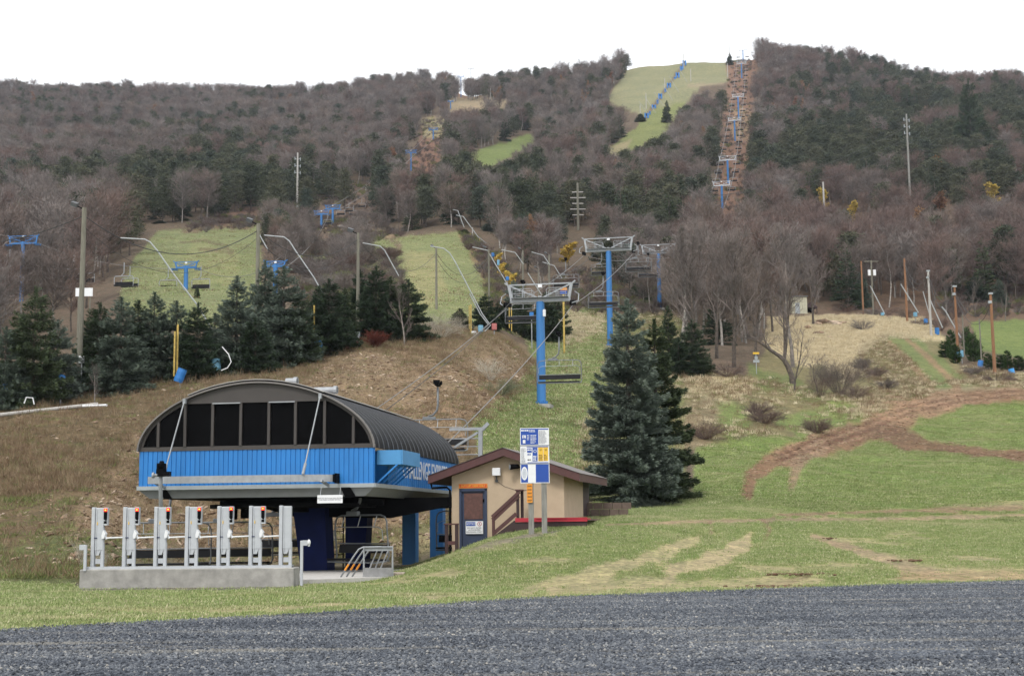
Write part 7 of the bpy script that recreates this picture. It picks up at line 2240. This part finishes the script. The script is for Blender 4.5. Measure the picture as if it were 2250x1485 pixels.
# ------------------------------------------------------------------ bare trees of the middle distance
GB = 'tall bare trees between the spruces and the tan shelf'
def bare_thing(seed, px, Y, pyt, label, group=GB, twig=M_TWIG, bark=M_BARKD, H=None, name='bare_tree', rz=0, pyb=800, **kw):
    b = at(px, Y, pyb); h = H or (W(px, pyt, Y)[2] - b.z)
    tm, cm_ = bare_meshes(name, seed, h, twig, bark, **kw)
    r = empty(name, b - Vector((0, 0, .2)), rz, label, 'bare tree', group)
    link('trunk', tm, r); link('crown', cm_, r)
    return freeze(r)
kw = dict(levels=4, kids=(16, 8, 5, 5), lens=(.50, .50, .5, .6), r0=.28, start=.24, lift=.42, rmin=.020, spread=.72)
t1 = bare_thing(201, 1612, 140, 468, 'tallest bare tree, straight trunk, in the middle of the group', **kw)
t2 = bare_thing(202, 1530, 143, 480, 'bare tree nearest the slim dark spruce', **kw)
t3 = bare_thing(203, 1742, 150, 478, 'grey bare tree with an upswept crown, right of the leaning tree', **{**kw, 'bark': M_BARK})
dup(t1, at(1575, 150), 2.0, 'bare tree in the gap between the two tallest ones', .9)
dup(t2, at(1660, 155), 1.3, 'thinner bare tree right of the tallest one', (.8, .8, .9))
dup(t3, at(1500, 160), 4.0, 'bare tree behind the third blue tower', .85)
dup(t2, at(1790, 205), 3.6, 'bare tree beside the pale shed', (.8, .8, .85))
dup(t1, at(1700, 190), 5.0, 'bare tree behind the leaning one', (.75, .75, .85))
# the leaning forked tree
b = at(1742, 130, 808)
def limb(seed, H, d, off, r0, **k_):
    S, _t = skeleton(seed, H, r0=r0, trunk_dir=d, **k_)
    S = S.copy(); S[:, :3] += off; S[:, 3:6] += off
    return S
fork = np.array([-.75, 0, 2.4])
S_ = np.concatenate([limb(205, 4.6, (-.85, .1, .75), fork, .2, levels=3, kids=(8, 6, 5), lens=(.6, .5, .5), start=.3, lift=.3, spread=.95, rmin=.016, wob=.10),
    limb(206, 8.4, (.16, .1, 1), fork, .15, levels=4, kids=(8, 5, 4, 4), lens=(.42, .5, .5, .5), start=.25, lift=.4, spread=.7, rmin=.016, wob=.08),
    limb(207, 6.4, (.32, -.1, 1), fork + np.array([-.1, 0, -.2]), .12, levels=3, kids=(8, 5, 4), lens=(.45, .5, .5), start=.3, lift=.35, spread=.8, rmin=.016, wob=.10)])
tk_ = MB().path([(0, 0, -.3), (-.12, 0, .9), (-.45, 0, 1.8), (-.85, 0, 2.5), (-1.3, .05, 2.9)], [.34, .27, .25, .22, .17], 9)
a_, b_ = tubes(S_[S_[:, 8] < 1][:, :8], 7), tubes(S_[S_[:, 8] >= 1][:, :8], 3)
va = np.concatenate([np.array(tk_.v), a_[0]]); fa = np.concatenate([np.array([f for f in tk_.f if len(f) == 4]), a_[1] + len(tk_.v)])
lean = (np_mesh('trunk', va, fa, M_BARKD, smooth=True), np_mesh('crown', b_[0], b_[1], M_TWIG))
r = empty('leaning_tree', b - Vector((0, 0, .2)), 0, 'thick dark tree leaning left with a forked crown, before the tan shelf', 'bare tree', GB)
link('trunk', lean[0], r); link('crown', lean[1], r)
GS = 'small bare trees on the bank and slope'
sk = dict(levels=3, kids=(9, 6, 5), lens=(.55, .5, .5), r0=.10, start=.15, lift=.5, rmin=.014, spread=.8, group=GS)
s1 = bare_thing(211, 1745, 122, 705, 'small bare tree with dark stem below the leaning one', pyb=842, **sk)
s2 = bare_thing(212, 888, 104, 618, 'small pale bare tree in front of the rightmost dark firs', bark=M_BARK, **sk)
dup(s1, at(1795, 124), 2.2, 'stubby bare tree left of the big twiggy bush', (.7, .7, .6))
dup(s2, at(210, 83), 1.0, 'thin pale sapling at the foot of the tall light pole', (.5, .5, .55))
dup(s1, at(2150, 240), 1.5, 'bare sapling on the far green strip at the right', (1, 1, 1.2))
dup(s2, at(2215, 235), 2.5, 'bare tree near the right edge above the arborvitae', (1, 1, 1.4))
dup(s2, at(2085, 232), .6, 'pale bare tree behind the wires of the right poles', (1.3, 1.3, 1.5))
# bushes
def bush(seed, px, Y, h, R, label, m=M_TWIG, group='leafless bushes', **kw):
    b = at(px, Y)
    V_, F_ = bush_mesh(seed, h, R, **kw)
    return tag(link('bush', np_mesh('bush', V_, F_, m), None, b), label, 'bush', group)
bush(301, 1842, 124, 4.3, 3.4, 'large rounded twiggy bush on the slope right of the leaning tree', stems=90, kids=7, rr=.022, sub=6)
bush(302, 1800, 121, 2.4, 1.5, 'dark low bush left of the large twiggy bush', M_TWIG_R, stems=40)
bush(303, 1875, 120, 1.6, 1.8, 'low ruddy bush at the foot of the large twiggy bush', M_TWIG_R, stems=60, rr=.02)
M_PALE = veg_mat('pale_seed_heads', [(0, (.42, .38, .31)), (1, (.5, .46, .38))])
M_REDL = veg_mat('dark_red_leaves', [(0, (.11, .028, .020)), (1, (.14, .04, .025))])
bush(304, 970, 110, 2.3, 2.4, 'pale shrub with whitish seed heads at the top of the bank', M_PALE, stems=60, rr=.014, kids=7, sub=6)
bush(305, 825, 102, 1.5, 1.1, 'dark red leafy bush below the firs on the bank', M_REDL, stems=70, rr=.03, kids=7, sub=5)
bush(306, 1078, 98, 2.0, 1.6, 'pale shrub at the edge of the green slope left of the first tower', M_PALE, stems=40, rr=.012)
bush(307, 1100, 94, 1.4, 1.6, 'greyish bush left of the nearest tower, below the haul rope', veg_mat('grey_green_twigs', [(0, (.16, .18, .11)), (1, (.2, .2, .13))]), stems=50)
bush(308, 1600, 128, 1.5, 2.0, 'brown brush under the tallest bare tree', M_TWIG_R, stems=60, rr=.02)
bush(309, 1680, 100, 1.4, 1.7, 'ruddy weed thicket on the slope below the bare trees', M_TWIG_R, stems=90, rr=.02)
bush(310, 1660, 104, 1.2, 1.3, 'second ruddy weed thicket on the slope, behind the first', M_TWIG_R, stems=70, rr=.02)
bush(311, 1790, 97, 1.3, 1.3, 'dark brown thicket above the dirt track', M_TWIG_R, stems=80, rr=.02)
bush(312, 1545, 86, 1.3, 1.5, 'ruddy thicket right of the slim spruce', M_TWIG_R, stems=80, rr=.016)
bush(313, 190, 43, .9, .35, 'pale flowering weed left of the concrete block', M_PALE, stems=14, rr=.008)
bush(314, 240, 44, .7, .4, 'second pale weed behind the leftmost gate', M_PALE, stems=16, rr=.008)
for i, (px, Y, h, R) in enumerate(((1900, 200, 2, 2), (1950, 240, 2, 3), (2000, 235, 2.2, 2.4), (2070, 205, 2.8, 2.4), (2120, 190, 2.2, 2), (1860, 245, 1.8, 3), (1925, 235, 1.5, 2.5), (2030, 215, 1.6, 2), (2140, 150, 1.2, 1.6), (2190, 142, 1.2, 2.2), (1895, 150, 1.6, 1.5), (1925, 142, 1.5, 1.4), (1945, 132, 1.3, 1.4))):
    bush(320 + i, px, Y, h, R, 'brown brush along the edge of the tan shelf and ditch', M_TWIG_R if i % 2 else M_TWIG, 'brush along the shelf edge', stems=50, rr=.03, kids=5, sub=4)
for i, (px, Y, h, R) in enumerate(((640, 210, 3, 3), (680, 200, 3.2, 3.5), (720, 205, 3.4, 3.5), (760, 215, 3, 3.5), (800, 220, 3.2, 3), (700, 260, 3.2, 4), (750, 270, 3.2, 4), (830, 235, 2.6, 3), (660, 250, 3, 3.5), (860, 230, 2.4, 2.5), (720, 175, 3, 3), (770, 170, 3, 3), (810, 180, 2.8, 3))):
    bush(340 + i, px, Y, h, R, 'grey-brown brush between the two green ski runs', M_TWIG if i % 3 else M_TWIG_R, 'brush between the green runs', stems=70, rr=.045, kids=6, sub=5)
# leafy autumn trees
lf = []
for sd, leafm in ((401, M_YELLOW), (402, M_RUST)):
    a_, b_, c_ = leafy(sd, 8, 3, 4200, (.34, .28))
    r = None
    lf.append((a_, b_, c_, leafm))
def autumn(px, Y, pyt, k, label, wide=1.0, pyb=None):
    b = at(px, Y); h = W(px, pyt, Y)[2] - b.z
    a_, b_, c_, lm = lf[k]
    if len(lf[k]) == 4 and ('r%d' % k) not in proto_obj:
        r = empty('autumn_tree', b, 0, label, 'autumn tree', 'trees still in autumn leaf')
        link('trunk', np_mesh('trunk', a_[0], a_[1], M_BARKD), r)
        link('limbs', np_mesh('limbs', b_[0], b_[1], M_BARKD), r)
        link('crown', np_mesh('crown', c_[0], c_[1], lm), r)
        r.scale = (h / 8 * wide, h / 8 * wide, h / 8)
        proto_obj['r%d' % k] = freeze(r)
        return
    dup(proto_obj['r%d' % k], b, px % 6, label, (h / 8 * wide, h / 8 * wide, h / 8))
for (p_, yb_, yt_, k_, w_), lb in zip(AUT, ['golden tree behind the ropes left of the second tower frame', 'yellow tree beside the pole on the right hill', 'yellow tree lower down the right hill, by itself', 'yellow tree near the right edge of the hill', 'rust-orange tree on the lower right hill', 'yellow-orange tree in the left woods', 'orange tree high on the right hill']):
    autumn(p_, G(p_, yb_).y, yt_, k_, lb, w_)
for px, Y in ((1105, 215), (1118, 205), (1128, 196), (1098, 228)):
    autumn(px, Y, W and int(proj(*(at(px, Y) + Vector((0, 0, 2.6))))[1]), 0, 'golden brush on the brown edge of the second green run', 1.2)
# ------------------------------------------------------------------ the air between here and the ridge
m, nt, b = new_mat('haze')
nt.nodes.remove(b)
pv = N(nt, 'ShaderNodeVolumePrincipled')
pv.inputs['Color'].default_value = (.80, .87, 1.0, 1)
pv.inputs['Density'].default_value = 0.00009
pv.inputs['Anisotropy'].default_value = 0.2
nt.links.new(pv.outputs[0], nt.nodes['Material Output'].inputs['Volume'])
hz = MB().box((0, 780, 200), (2800, 1720, 470)).build('haze', m)
kind(hz, 'stuff', 'thin pale haze over the far wooded ridge', 'haze')
